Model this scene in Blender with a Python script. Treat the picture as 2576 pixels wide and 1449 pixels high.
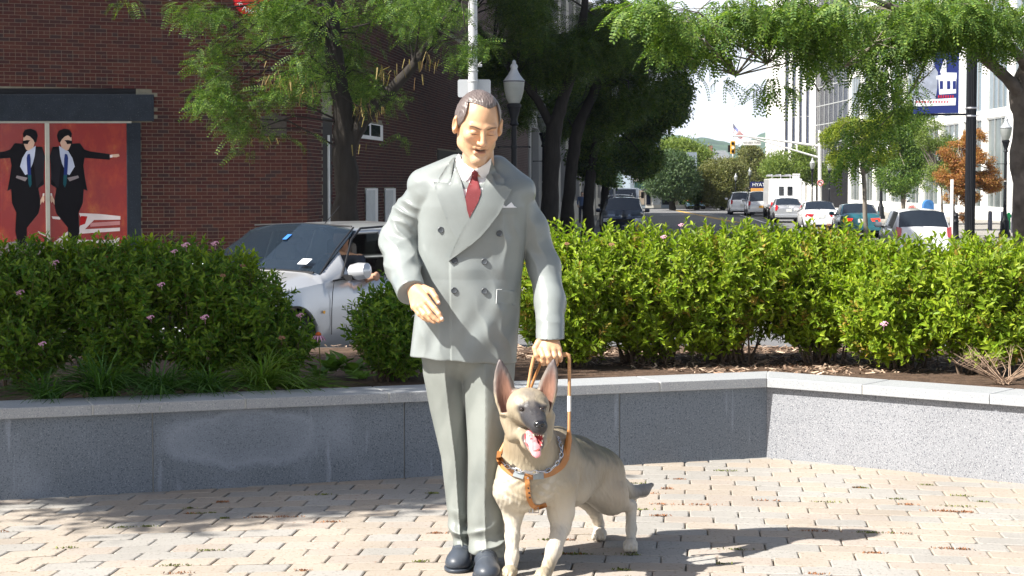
import bpy, math, random
import numpy as np
from mathutils import Vector, Matrix, geometry
from mathutils.bvhtree import BVHTree
for o in list(bpy.data.objects): bpy.data.objects.remove(o)
random.seed(7); rng = np.random.default_rng(7)
S = bpy.context.scene; COL = S.collection
# ---------------- camera ----------------
FPX = 4600.0; CX = 1288.0; CY = 724.5; HOR = 463.0; CAMZ = 1.49      # all in 2576-wide photo units
TILT = math.atan((CY-HOR)/FPX)
cam = bpy.data.objects.new('camera', bpy.data.cameras.new('camera')); COL.objects.link(cam)
cam.location = (0, 0, CAMZ); cam.rotation_euler = (math.pi/2-TILT, 0, 0)
cam.data.sensor_width = 36; cam.data.lens = FPX/2576*36; cam.data.clip_start = .1; cam.data.clip_end = 9000
S.camera = cam
# ---------------- light ----------------
SUNDIR = Vector((1.0, .46, -1.11)).normalized()                   # direction the light travels
sun = bpy.data.objects.new('sun', bpy.data.lights.new('sun', 'SUN')); COL.objects.link(sun)
sun.data.energy = 5.0; sun.data.angle = math.radians(.53); sun.data.color = (1, .955, .88)
sun.rotation_euler = SUNDIR.to_track_quat('-Z', 'Y').to_euler(); sun.location = (-20, -10, 30)
W_ = bpy.data.worlds.new("World"); S.world = W_; W_.use_nodes = True
nt = W_.node_tree; nt.nodes.clear()
sky = nt.nodes.new('ShaderNodeTexSky'); sky.sky_type = 'NISHITA'; sky.sun_disc = False
sky.sun_elevation = math.asin(-SUNDIR.z); sky.sun_rotation = math.atan2(-SUNDIR.x, -SUNDIR.y)
sky.air_density = 1.0; sky.dust_density = 3.0; sky.ozone_density = 1.0
bg = nt.nodes.new('ShaderNodeBackground'); bg.inputs[1].default_value = .05
# thin white veil of high cloud over the whole sky
tc = nt.nodes.new('ShaderNodeTexCoord'); nz = nt.nodes.new('ShaderNodeTexNoise'); nz.inputs['Scale'].default_value = 2.2
nz.inputs['Detail'].default_value = 5
mr = nt.nodes.new('ShaderNodeMapRange'); mr.inputs[1].default_value = .2; mr.inputs[2].default_value = .8
mr.inputs[3].default_value = .75; mr.inputs[4].default_value = 1.0
sxyz = nt.nodes.new('ShaderNodeSeparateXYZ'); hz = nt.nodes.new('ShaderNodeMapRange'); hz.interpolation_type = 'SMOOTHSTEP'
hz.inputs[1].default_value = .11; hz.inputs[2].default_value = .24; hz.inputs[3].default_value = 1.0; hz.inputs[4].default_value = .015
hm = nt.nodes.new('ShaderNodeMath'); hm.operation = 'MULTIPLY'
mx = nt.nodes.new('ShaderNodeMix'); mx.data_type = 'RGBA'; mx.inputs[7].default_value = (16.5, 16.9, 17.5, 1)
out = nt.nodes.new('ShaderNodeOutputWorld')
L = nt.links.new
L(tc.outputs['Generated'], nz.inputs['Vector']); L(nz.outputs[0], mr.inputs[0]); L(tc.outputs['Generated'], sxyz.inputs[0]); L(sxyz.outputs[2], hz.inputs[0]); L(hz.outputs[0], hm.inputs[0]); L(mr.outputs[0], hm.inputs[1]); L(hm.outputs[0], mx.inputs[0])
L(sky.outputs[0], mx.inputs[6]); L(mx.outputs[2], bg.inputs[0]); L(bg.outputs[0], out.inputs[0])
S.view_settings.view_transform = 'Standard'; S.view_settings.look = 'None'
S.view_settings.gamma = 1; S.view_settings.use_curve_mapping = False
S.view_settings.exposure = 1.35

# ---------------- photo <-> world ----------------
_ct, _st = math.cos(TILT), math.sin(TILT)
CAMP = Vector((0, 0, CAMZ))
def ray(px, py):
    a = (px-CX)/FPX; b = (CY-py)/FPX
    return Vector((a, _ct+b*_st, b*_ct-_st))
def W(px, py, Y):
    d = ray(px, py); return Vector((d.x*Y/d.y, Y, CAMZ+d.z*Y/d.y))
def WG(px, py, z=0.0):
    d = ray(px, py); s = (z-CAMZ)/d.z; return Vector((d.x*s, d.y*s, z))
def WX(px, Y): return (px-CX)/FPX*Y*_ct + 0*Y
def WPL(px, py, p0, n):
    d = ray(px, py); s = (Vector(p0)-CAMP).dot(n)/d.dot(n); return CAMP+d*s
def proj(V):
    V = np.asarray(V, float); y = V[:, 1]; z = V[:, 2]-CAMZ
    dep = y*_ct - z*_st; up = y*_st + z*_ct
    return CX+FPX*V[:, 0]/dep, CY-FPX*up/dep
def gz(y):                                                           # street level, falls away from the plaza
    return float(np.interp(y, [11, 13, 24, 44, 60, 4000], [-.2, -.25, -.38, -.72, -.77, -.77]))

# ---------------- materials ----------------
MATS = {}
def _n(nt, t, **k):
    n = nt.nodes.new(t)
    for a, b in k.items(): setattr(n, a, b)
    return n
def mat(name, col, rough=.7, var=.12, scale=6., bump=0., bscale=None, metal=0., spec=.2, coat=0., emit=None, island=0., objvar=0.,
        trans=0., speck=None, attr=False, stretch=None, sheen=0., alpha=None, trgb=None):
    if name in MATS: return MATS[name]
    m = bpy.data.materials.new(name); m.use_nodes = True; nt = m.node_tree; b = nt.nodes['Principled BSDF']; o = nt.nodes['Material Output']
    L = nt.links.new
    b.inputs['Roughness'].default_value = rough; b.inputs['Metallic'].default_value = metal
    b.inputs['Specular IOR Level'].default_value = spec; b.inputs['Coat Weight'].default_value = coat
    tc = _n(nt, 'ShaderNodeTexCoord'); mp = _n(nt, 'ShaderNodeMapping'); L(tc.outputs['Object'], mp.inputs[0])
    if stretch: mp.inputs['Scale'].default_value = stretch
    nz = _n(nt, 'ShaderNodeTexNoise'); nz.inputs['Scale'].default_value = scale; nz.inputs['Detail'].default_value = 5; L(mp.outputs[0], nz.inputs[0])
    mr = _n(nt, 'ShaderNodeMapRange'); mr.inputs[1].default_value = .25; mr.inputs[2].default_value = .75
    mr.inputs[3].default_value = 1-var; mr.inputs[4].default_value = 1+var; L(nz.outputs[0], mr.inputs[0])
    fac = mr.outputs[0]
    def mul(a, c):
        q = _n(nt, 'ShaderNodeMath', operation='MULTIPLY'); L(a, q.inputs[0]); L(c, q.inputs[1]); return q.outputs[0]
    if island:
        g = _n(nt, 'ShaderNodeNewGeometry'); r = _n(nt, 'ShaderNodeMapRange'); r.inputs[3].default_value = 1-island; r.inputs[4].default_value = 1+island
        L(g.outputs['Random Per Island'], r.inputs[0]); fac = mul(fac, r.outputs[0])
    if objvar:
        g = _n(nt, 'ShaderNodeObjectInfo'); r = _n(nt, 'ShaderNodeMapRange'); r.inputs[3].default_value = 1-objvar; r.inputs[4].default_value = 1+objvar
        L(g.outputs['Random'], r.inputs[0]); fac = mul(fac, r.outputs[0])
    v = _n(nt, 'ShaderNodeVectorMath', operation='SCALE'); L(fac, v.inputs['Scale'])
    if attr:
        at = _n(nt, 'ShaderNodeAttribute', attribute_name='Col'); L(at.outputs['Color'], v.inputs[0])
    elif island and trgb is not None:
        g = _n(nt, 'ShaderNodeNewGeometry'); mxx = _n(nt, 'ShaderNodeMix', data_type='RGBA')
        ml = _n(nt, 'ShaderNodeMath', operation='MULTIPLY'); ml.inputs[1].default_value = 7.31; L(g.outputs['Random Per Island'], ml.inputs[0])
        fr = _n(nt, 'ShaderNodeMath', operation='FRACT'); L(ml.outputs[0], fr.inputs[0])
        pw = _n(nt, 'ShaderNodeMath', operation='POWER'); pw.inputs[1].default_value = 1.6; L(fr.outputs[0], pw.inputs[0])
        mxx.inputs[6].default_value = (*col, 1); mxx.inputs[7].default_value = (*trgb, 1); L(pw.outputs[0], mxx.inputs[0]); L(mxx.outputs[2], v.inputs[0])
    else:
        v.inputs[0].default_value = col[:3]
    c = v.outputs[0]
    if speck:                                                        # (colour, scale, threshold) granite grain etc.
        for (sc_, ssc, th) in speck:
            vn = _n(nt, 'ShaderNodeTexNoise'); vn.inputs['Scale'].default_value = ssc; vn.inputs['Detail'].default_value = 2; L(tc.outputs['Object'], vn.inputs[0])
            r = _n(nt, 'ShaderNodeMapRange'); r.inputs[1].default_value = th; r.inputs[2].default_value = th+.06; L(vn.outputs[0], r.inputs[0])
            q = _n(nt, 'ShaderNodeMix', data_type='RGBA'); L(r.outputs[0], q.inputs[0]); L(c, q.inputs[6]); q.inputs[7].default_value = (*sc_, 1); c = q.outputs[2]
    L(c, b.inputs['Base Color'])
    if bump:
        bn = _n(nt, 'ShaderNodeTexNoise'); bn.inputs['Scale'].default_value = bscale or scale*4; bn.inputs['Detail'].default_value = 4; L(mp.outputs[0], bn.inputs[0])
        bb = _n(nt, 'ShaderNodeBump'); bb.inputs['Strength'].default_value = min(1, bump); bb.inputs['Distance'].default_value = .02*bump; L(bn.outputs[0], bb.inputs['Height']); L(bb.outputs[0], b.inputs['Normal'])
    if emit: b.inputs['Emission Color'].default_value = (*emit[0], 1); b.inputs['Emission Strength'].default_value = emit[1]
    if trans:
        t = _n(nt, 'ShaderNodeBsdfTranslucent'); vv = _n(nt, 'ShaderNodeVectorMath', operation='MULTIPLY'); L(c, vv.inputs[0]); vv.inputs[1].default_value = (1.25, 1.35, .5)
        L(vv.outputs[0], t.inputs[0]); ms = _n(nt, 'ShaderNodeMixShader'); ms.inputs[0].default_value = trans
        L(b.outputs[0], ms.inputs[1]); L(t.outputs[0], ms.inputs[2]); L(ms.outputs[0], o.inputs[0])
    if alpha is not None:
        t = _n(nt, 'ShaderNodeBsdfTransparent'); t.inputs[0].default_value = (.75, .8, .8, 1); ms = _n(nt, 'ShaderNodeMixShader'); ms.inputs[0].default_value = alpha
        L(t.outputs[0], ms.inputs[1]); L(b.outputs[0], ms.inputs[2]); L(ms.outputs[0], o.inputs[0])
    MATS[name] = m; return m

# ---------------- objects ----------------
def tag(o, label=None, cat=None, group=None, kind=None):
    if label: o['label'] = label
    if cat: o['category'] = cat
    if group: o['group'] = group
    if kind: o['kind'] = kind
    return o
def empty(name, loc, label=None, cat=None, group=None, rz=0.):
    o = bpy.data.objects.new(name, None); COL.objects.link(o); o.location = loc; o.rotation_euler = (0, 0, rz); o.empty_display_size = .1
    return tag(o, label, cat, group)
def link(name, me, parent=None, loc=None):
    o = bpy.data.objects.new(name, me); COL.objects.link(o)
    if parent: o.parent = parent
    if loc is not None: o.location = loc
    return o
def npmesh(name, V, F, mats=(), smooth=False, midx=None, colr=None):
    V = np.asarray(V, np.float32); F = np.asarray(F, np.int32); k = F.shape[1]
    me = bpy.data.meshes.new(name); me.vertices.add(len(V)); me.vertices.foreach_set('co', V.ravel())
    me.loops.add(F.size); me.loops.foreach_set('vertex_index', F.ravel())
    me.polygons.add(len(F)); me.polygons.foreach_set('loop_start', np.arange(0, F.size, k, dtype=np.int32))
    me.polygons.foreach_set('loop_total', np.full(len(F), k, np.int32))
    for m in (mats if isinstance(mats, (list, tuple)) else [mats]): me.materials.append(m)
    if midx is not None: me.polygons.foreach_set('material_index', np.asarray(midx, np.int32))
    if smooth: me.polygons.foreach_set('use_smooth', np.ones(len(F), bool))
    me.update(calc_edges=True); me.validate()
    if colr is not None:
        a = me.color_attributes.new('Col', 'FLOAT_COLOR', 'POINT'); c = np.ones((len(V), 4), np.float32); c[:, :3] = colr
        a.data.foreach_set('color', c.ravel())
    return me
class MB:
    """collects shapes into ONE mesh"""
    def __init__(s): s.V = []; s.F = []; s.M = []; s.m = 0
    def add(s, V, F):
        n = len(s.V); s.V += [tuple(v) for v in V]; s.F += [tuple(i+n for i in f) for f in F]; s.M += [s.m]*len(F); return s
    def box(s, c, d, rz=0., R=None):
        x, y, z = d[0]/2, d[1]/2, d[2]/2
        P = [Vector((a*x, b*y, e*z)) for e in (-1, 1) for b in (-1, 1) for a in (-1, 1)]
        R = R or Matrix.Rotation(rz, 3, 'Z'); c = Vector(c)
        return s.add([R@p+c for p in P], [(0, 2, 3, 1), (4, 5, 7, 6), (0, 1, 5, 4), (2, 6, 7, 3), (0, 4, 6, 2), (1, 3, 7, 5)])
    def b2(s, a, b):
        a, b = Vector(a), Vector(b); return s.box((a+b)/2, [abs(q) for q in (b-a)])
    def cyl(s, a, b, ra, rb=None, n=10, caps=True): return s.tube([a, b], [ra, ra if rb is None else rb], n, caps)
    def tube(s, P, R, n=8, caps=True, flat=1.):
        P = [Vector(p) for p in P]; R = R if isinstance(R, (list, tuple)) else [R]*len(P)
        V = []; F = []; u = None
        for i, p in enumerate(P):
            t = (P[min(i+1, len(P)-1)]-P[max(i-1, 0)]); t = t.normalized() if t.length > 1e-9 else Vector((0, 0, 1))
            if u is None: u = t.orthogonal().normalized() if abs(t.z) < .95 else (Vector((1, 0, 0))-t*t.x).normalized()
            else: u = (u-t*u.dot(t)).normalized()
            w = t.cross(u)
            for k in range(n):
                a = 2*math.pi*k/n; V.append(p+(u*math.cos(a)+w*math.sin(a)*flat)*R[i])
        for i in range(len(P)-1):
            for k in range(n): F.append((i*n+k, i*n+(k+1) % n, (i+1)*n+(k+1) % n, (i+1)*n+k))
        if caps: F.append(tuple(range(n-1, -1, -1))); F.append(tuple((len(P)-1)*n+k for k in range(n)))
        return s.add(V, F)
    def lathe(s, c, prof, n=16, ax=None):
        c = Vector(c); V = []; F = []
        q = ax.to_track_quat('Z', 'Y').to_matrix() if ax is not None else Matrix.Identity(3)
        for r, z in prof:
            for k in range(n): a = 2*math.pi*k/n; V.append(q@Vector((r*math.cos(a), r*math.sin(a), z))+c)
        for i in range(len(prof)-1):
            for k in range(n): F.append((i*n+k, i*n+(k+1) % n, (i+1)*n+(k+1) % n, (i+1)*n+k))
        F.append(tuple(range(n-1, -1, -1))); F.append(tuple((len(prof)-1)*n+k for k in range(n)))
        return s.add(V, F)
    def prism(s, P, d):
        P = [Vector(p) for p in P]; d = Vector(d); n = len(P)
        nrm = Vector((0, 0, 0))
        for i in range(n): nrm += P[i].cross(P[(i+1) % n])
        if nrm.dot(d) > 0: P = P[::-1]
        F = [tuple(range(n)), tuple(range(2*n-1, n-1, -1))]+[(i, i+n, (i+1) % n+n, (i+1) % n) for i in range(n)]
        return s.add(P+[p+d for p in P], F)
    def build(s, name, mats, parent=None, org=None, smooth=None, bevel=0., loc=None):
        org = Vector(org) if org is not None else Vector((0, 0, 0))
        me = bpy.data.meshes.new(name); me.from_pydata([tuple(Vector(v)-org) for v in s.V], [], s.F)
        for m in (mats if isinstance(mats, (list, tuple)) else [mats]): me.materials.append(m)
        me.polygons.foreach_set('material_index', s.M); me.update()
        if smooth:
            me.polygons.foreach_set('use_smooth', [True]*len(s.F)); me.set_sharp_from_angle(angle=math.radians(smooth if smooth is not True else 40))
        o = link(name, me, parent, loc)
        if bevel:
            b = o.modifiers.new('b', 'BEVEL'); b.width = bevel; b.segments = 2; b.limit_method = 'ANGLE'
        return o
def dup(root, loc=None, rz=None, **k):
    r = root.copy(); COL.objects.link(r)
    if loc is not None: r.location = loc
    if rz is not None: r.rotation_euler = (0, 0, rz)
    for a, b in k.items(): r[a] = b
    for ch in list(root.children):
        c = ch.copy(); COL.objects.link(c); c.parent = r
        for g in list(ch.children): d = g.copy(); COL.objects.link(d); d.parent = c
    return r
def scatter(T, TF, pos, mats3, scl):
    """tile template verts T (k,3), faces TF over positions with rotation matrices (n,3,3) and scales"""
    n = len(pos); k = len(T)
    V = np.einsum('nij,kj->nki', mats3, T)*np.asarray(scl).reshape(n, 1, 1)+np.asarray(pos).reshape(n, 1, 3)
    F = (np.asarray(TF)[None]+(np.arange(n)*k)[:, None, None]).reshape(-1, len(TF[0]))
    return V.reshape(-1, 3), F
def rotmats(yaw, pitch, roll):
    cy, sy, cp, sp, cr, sr = np.cos(yaw), np.sin(yaw), np.cos(pitch), np.sin(pitch), np.cos(roll), np.sin(roll)
    o = np.zeros_like(cy); i = np.ones_like(cy)
    Rz = np.array([[cy, -sy, o], [sy, cy, o], [o, o, i]]).transpose(2, 0, 1)
    Ry = np.array([[cp, o, sp], [o, i, o], [-sp, o, cp]]).transpose(2, 0, 1)
    Rx = np.array([[i, o, o], [o, cr, -sr], [o, sr, cr]]).transpose(2, 0, 1)
    return Rz@Ry@Rx

# ---------------- signed-distance modelling ----------------
def A(*v): return np.array(v, np.float32)
def nrm_(q): return np.sqrt(np.einsum('ij,ij->i', q, q))
def ell(P, c, r, R=None):
    q = P-np.asarray(c, np.float32)
    if R is not None: q = q@np.asarray(R, np.float32)
    r = np.asarray(r, np.float32); a = q/r; k0 = nrm_(a); k1 = nrm_(a/r)+1e-9
    return k0*(k0-1)/k1
def rc(P, a, b, ra, rb, flat=None):
    a = np.asarray(a, np.float32); b = np.asarray(b, np.float32); ba = b-a; q = P-a
    t = np.clip(q@ba/max(1e-9, float(ba@ba)), 0, 1); d = q-t[:, None]*ba
    if flat is not None:                                             # (direction, factor): thinner along direction
        n = np.asarray(flat[0], np.float32); n = n/np.linalg.norm(n); dn = d@n; d = d+np.outer(dn*(1/flat[1]-1), n)
    return nrm_(d)-(ra+(rb-ra)*t)
def chain(P, pts, rs, k=.02, flat=None):
    v = None
    for i in range(len(pts)-1):
        w = rc(P, pts[i], pts[i+1], rs[i], rs[i+1], flat); v = w if v is None else smin(v, w, k)
    return v
def smin(a, b, k):
    h = np.clip(.5+.5*(b-a)/k, 0, 1); return b*(1-h)+a*h-k*h*(1-h)
def smax(a, b, k): return -smin(-a, -b, k)
def gauss(P, c, s):
    q = (P-np.asarray(c, np.float32))/np.asarray(s, np.float32); return np.exp(-np.einsum('ij,ij->i', q, q))
def snet(f, lo, hi, h):
    lo = np.asarray(lo, np.float64); hi = np.asarray(hi, np.float64)
    nc = np.ceil((hi-lo)/(4*h)).astype(int)+1
    ax = [lo[i]+4*h*np.arange(nc[i]) for i in range(3)]
    G = np.stack(np.meshgrid(*ax, indexing='ij'), -1).reshape(-1, 3).astype(np.float32)
    fc = f(G).reshape(nc)
    act = np.zeros(nc-1, bool); mn = np.full(nc-1, 9., np.float32)
    for i in (0, 1):
        for j in (0, 1):
            for k in (0, 1): mn = np.minimum(mn, np.abs(fc[i:nc[0]-1+i, j:nc[1]-1+j, k:nc[2]-1+k]))
    act = mn < 4*h*1.5
    rep = lambda a: a.repeat(4, 0).repeat(4, 1).repeat(4, 2)
    V = rep(fc[:-1, :-1, :-1]).astype(np.float32); m = rep(act); n = V.shape
    I = np.argwhere(m); V[m] = f((lo+I*h).astype(np.float32))
    Sg = V < 0
    c8 = [(i, j, k) for i in (0, 1) for j in (0, 1) for k in (0, 1)]
    sub = lambda a, c: a[c[0]:n[0]-1+c[0], c[1]:n[1]-1+c[1], c[2]:n[2]-1+c[2]]
    cnt = sum(sub(Sg, c).astype(np.int8) for c in c8)
    cells = np.argwhere((cnt > 0) & (cnt < 8)); N = len(cells)
    val = np.stack([V[cells[:, 0]+c[0], cells[:, 1]+c[1], cells[:, 2]+c[2]] for c in c8], 1)
    acc = np.zeros((N, 3)); num = np.zeros(N)
    for a in range(8):
        for b in range(a+1, 8):
            ca, cb = np.array(c8[a]), np.array(c8[b])
            if np.abs(ca-cb).sum() != 1: continue
            va, vb = val[:, a], val[:, b]; x = (va < 0) != (vb < 0); t = np.where(x, va/np.where(x, va-vb, 1), 0)
            acc += np.where(x[:, None], ca+t[:, None]*(cb-ca), 0); num += x
    P = lo+h*(cells+acc/num[:, None])
    idx = np.full(np.array(n)-1, -1, np.int64); idx[tuple(cells.T)] = np.arange(N)
    Q = []
    for d in range(3):
        e1, e2 = [(1, 2), (2, 0), (0, 1)][d]
        sl0 = [slice(None)]*3; sl1 = [slice(None)]*3; sl0[d] = slice(0, -1); sl1[d] = slice(1, None)
        s0, s1 = Sg[tuple(sl0)], Sg[tuple(sl1)]
        E = np.argwhere(s0 != s1); E = E[(E[:, e1] > 0) & (E[:, e2] > 0) & (E[:, e1] < n[e1]-1) & (E[:, e2] < n[e2]-1)]
        ins = s0[tuple(E.T)]
        def g(a, b):
            q = E.copy(); q[:, e1] -= a; q[:, e2] -= b; return idx[tuple(q.T)]
        q = np.stack([g(1, 1), g(0, 1), g(0, 0), g(1, 0)], 1); q[~ins] = q[~ins][:, ::-1]; Q.append(q)
    F = np.concatenate(Q); F = F[(F >= 0).all(1)]
    P = P.astype(np.float32)
    for _ in range(2):                                               # pull vertices onto the surface
        v = f(P); e = h*.4
        g = np.stack([f(P+np.eye(3, dtype=np.float32)[i]*e)-f(P-np.eye(3, dtype=np.float32)[i]*e) for i in range(3)], 1)/(2*e)
        P = P-(np.clip(v, -h, h)/np.maximum(.3, np.einsum('ij,ij->i', g, g)))[:, None]*g*.8
    return P, F
def sdfobj(name, f, lo, hi, h, m, parent, org, colf=None):
    P, F = snet(f, lo, hi, h); c = colf(P) if colf else None
    me = npmesh(name, P-np.asarray(org, np.float32), F, m, True, None, c)
    return link(name, me, parent), (P, F)
def lerpc(a, b, t): t = np.clip(t, 0, 1)[:, None]; return a*(1-t)+np.asarray(b, np.float32)*t
def sstep(x, a, b): t = np.clip((x-a)/(b-a), 0, 1); return t*t*(3-2*t)
import bmesh
def bm_fix(o):
    bm = bmesh.new(); bm.from_mesh(o.data)
    bmesh.ops.delete(bm, geom=[v for v in bm.verts if not v.link_faces], context='VERTS')
    bmesh.ops.recalc_face_normals(bm, faces=bm.faces); bm.to_mesh(o.data); bm.free()
# =================== GROUND, PLAZA, WALLS ===================
def struct(o): o['kind'] = 'structure'; return o
M_asph = mat('asphalt', (.135, .135, .138), .9, .16, .6, .25, 40, speck=[((.26, .26, .26), 60., .62)])
M_side = mat('sidewalk_concrete', (.27, .255, .23), .9, .12, .8, .15, 30)
M_sand = mat('joint_sand', (.16, .135, .10), .95, .35, 14, .3, 60)
M_soil = mat('mulch', (.085, .055, .038), .95, .5, 22, .8, 60)
M_gran = mat('granite_grey', (.232, .240, .258), .55, .10, 2.2, .06, 200, speck=[((.10, .105, .125), 150., .56), ((.40, .40, .41), 190., .60)], spec=.4)
M_gran2 = mat('granite_coping', (.31, .32, .33), .55, .07, 2.2, .05, 200, speck=[((.22, .23, .25), 150., .58), ((.5, .5, .49), 190., .62)], spec=.4)
M_mort = mat('pale_mortar', (.55, .54, .50), .9, .1, 20)
def strip(name, ys, xl, xr, dz, m, skirt=.2, zf=gz):
    V = []; F = []; n = len(ys)
    for y in ys: z = zf(y)+dz; a, b = xl(y), xr(y); V += [(a, y, z-skirt), (a, y, z), (b, y, z), (b, y, z-skirt)]
    for i in range(n-1):
        a = i*4
        for k in range(3): F.append((a+k, a+4+k, a+5+k, a+k+1)[::-1])
    F += [(0, 1, 2, 3), tuple((n-1)*4+k for k in (3, 2, 1, 0))]
    o = MB().add(V, F).build(name, m); bm_fix(o); return struct(o)
ysr = [12.4, 13.2, 16, 20, 24, 30, 37, 45, 55, 70, 90, 120, 160, 220, 300]
strip('road', ysr, lambda y: -60, lambda y: 110, 0, M_asph, .01)
M_far = mat('far_ground', (.12, .13, .08), .95, .3, .01)
g = MB(); g.add([(-5000, -200, -1.2), (5000, -200, -1.2), (5000, 6000, -1.2), (-5000, 6000, -1.2)], [(0, 1, 2, 3)]); struct(g.build('ground', M_far))
kl = lambda y: 1.25+.055*(y-40) if y > 31 else 1.25-.5-(31-y)**2*.08
strip('sidewalk', [25.6, 26.2, 27, 28, 29, 30, 31, 35, 40, 45, 55, 70, 90, 130], lambda y: -60, kl, .13, M_side)
kr = lambda y: 17.4+.075*(y-52)
strip('sidewalk_right', [48, 55, 70, 90, 120, 160, 200], kr, lambda y: 60, .13, M_side)
strip('crossing_road_edge', [151, 156, 200], lambda y: -50, lambda y: 9, .13, M_side)
# painted road lines
M_wl = mat('road_white', (.75, .75, .72), .8, .1, 9); M_yl = mat('road_yellow', (.6, .36, .06), .8, .1, 9)
def line(name, a, b, wd, m):
    pa, pb = WG(*a, -.77+.004), WG(*b, -.77+.004); u = (pb-pa).normalized(); s = Vector((u.y, -u.x, 0))*wd/2
    for p in (pa, pb): pass
    n = 12; V = []
    for i in range(n+1): p = pa+(pb-pa)*i/n; z = gz(p.y)+.004; V += [(p.x-s.x, p.y-s.y, z), (p.x+s.x, p.y+s.y, z)]
    return struct(MB().add(V, [(2*i, 2*i+1, 2*i+3, 2*i+2) for i in range(n)]).build(name, m))
line('yellow_road_line', (1700, 530), (1850, 560), .14, M_yl); line('yellow_road_line', (1706, 530), (1862, 560), .14, M_yl)
line('white_lane_line', (1853, 538), (1962, 571), .14, M_wl); line('white_lane_line', (2180, 545), (2245, 590), .12, M_wl)
line('white_stop_line', (1660, 541), (1790, 539.5), .6, M_wl)
# plaza
WA, WB, WC = WG(0, 1259), WG(1928, 1150.5), WG(2576, 1217)
uL = (WA-WB).normalized(); uR = (WC-WB).normalized(); LA, LR_ = WB+uL*7.4, WB+uR*3.6
nL = Vector((uL.y, -uL.x, 0)); nL = nL if nL.y < 0 else -nL; nR = Vector((uR.y, -uR.x, 0)); nR = nR if nR.y < 0 else -nR
g = MB(); g.prism([(-12, -14, -.3), (12, -14, -.3), (LR_.x+.3, LR_.y+.2, -.3), (WB.x, WB.y+.12, -.3), (LA.x, LA.y+.12, -.3), (-12, LA.y-1.2, -.3)], (0, 0, .288)); plaza = struct(g.build('plaza', M_sand))
PVM = [mat('paver_tan', (.325, .283, .238), .9, .13, 1.6, .35, 90, objvar=.06, speck=[((.24, .20, .155), 60., .60)]), mat('paver_grey', (.295, .28, .258), .9, .13, 1.6, .35, 90, objvar=.06, speck=[((.21, .20, .18), 60., .60)]),
       mat('paver_rose', (.322, .284, .246), .9, .13, 1.6, .35, 90, objvar=.06, speck=[((.25, .19, .155), 60., .60)])]
PL_, PW_ = .221, .146
def pv(u, v): return Vector((u+.10*(v-7), v-.055*u*u-.012*u, 0))
def paver_geo(u0, v0, L_, Wd):
    r = .012; c = .0045; V = []
    pts = [(u0+r, v0), (u0+L_-r, v0), (u0+L_, v0+r), (u0+L_, v0+Wd-r), (u0+L_-r, v0+Wd), (u0+r, v0+Wd), (u0, v0+Wd-r), (u0, v0+r)]
    jit = [random.uniform(-.0012, .0012) for _ in pts]; uc, vc = u0+L_/2, v0+Wd/2; ta, tb = random.uniform(-.012, .012), random.uniform(-.016, .016)
    zt = random.uniform(-.0012, .0012)
    for (lvl, ins) in ((-.010, 0), (-.003, 0), (0, c)):
        for (a, b), j in zip(pts, jit):
            a2 = uc+(a-uc)*(1-ins*2/L_)+j; b2 = vc+(b-vc)*(1-ins*2/Wd)+j; p = pv(a2, b2); p.z = lvl+zt+(a-uc)*ta+(b-vc)*tb-.0002; V.append(p)
    F = [tuple(range(16, 24))]+[(l*8+i, l*8+(i+1) % 8, (l+1)*8+(i+1) % 8, (l+1)*8+i) for l in (0, 1) for i in range(8)]
    return V, F
pc = []
for j in range(-14, 34):
    v0 = 5.55+j*PW_*1.0
    for i in range(-17, 19):
        u0 = i*PL_+(PL_/2 if j % 2 else 0)+.018*math.sin(j*5.3); c = pv(u0+PL_/2, v0+PW_/2)
        if (c-WB).dot(nL) < -.12 and c.x < WB.x+.2: continue
        if (c-WB).dot(nR) < -.12 and c.x > WB.x-.2: continue
        if abs(c.x) > .38*c.y+.3 or c.y < 4.2: continue
        px, py = proj([c]); vis = -40 < px[0] < 2620 and py[0] < 1490
        pc.append((py[0] if vis else -1, u0, v0))
pc.sort(reverse=True); rest = [MB(), MB(), MB()]
for k, (s_, u0, v0) in enumerate(pc):
    V, F = paver_geo(u0+.0022, v0+.0022, PL_-.0044-random.uniform(0, .003), PW_-.0044-random.uniform(0, .003)); mi = random.choices((0, 1, 2), (5, 4, 2))[0]
    if k < 300: MB().add(V, F).build('paver', PVM[mi], plaza)
    else: rest[0].m = mi; rest[0].add(V, F)
rest[0].build('paver_field', PVM, plaza)['kind'] = 'stuff'
# weeds in the joints
def weeds(name, n, cols, m, zone):
    P = []
    for _ in range(n): P.append(zone())
    P = np.array(P); T = np.array([(-.0012, 0, 0), (.0012, 0, 0), (.002, 0, .007), (-.002, 0, .007), (.0, .0, .012)], float)
    TF = [(0, 1, 2, 3), (3, 2, 4, 4)]
    V, F = scatter(T, [(0, 1, 2, 3)], P, rotmats(rng.uniform(0, 6.3, n), rng.uniform(-1.1, 1.1, n), rng.uniform(-1.1, 1.1, n)), rng.uniform(.6, 1.5, n))
    return link(name, npmesh(name, V, F, m))
def joint_pt(cl):
    u, v, sp = cl; r = rng.normal(0, 1, 2); p = pv(u+r[0]*sp, v+r[1]*.006); return (p.x, p.y, 0)
cls = [(round(rng.uniform(-12, 11))*PL_+rng.uniform(0, .2), 5.55+round(rng.uniform(5, 31))*PW_, rng.uniform(.015, .045)) for _ in range(60)]
cls = [c for c in cls if (pv(c[0], c[1])-WB).dot(nL) > .05 and (pv(c[0], c[1])-WB).dot(nR) > .05]
o = weeds('joint_weeds', 2300, None, mat('dry_weed', (.26, .12, .06), .9, .3, 30, island=.4), lambda: joint_pt(cls[rng.integers(len(cls))])); tag(o, 'small reddish weeds growing in the paver joints', 'weeds', kind='stuff')
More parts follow.
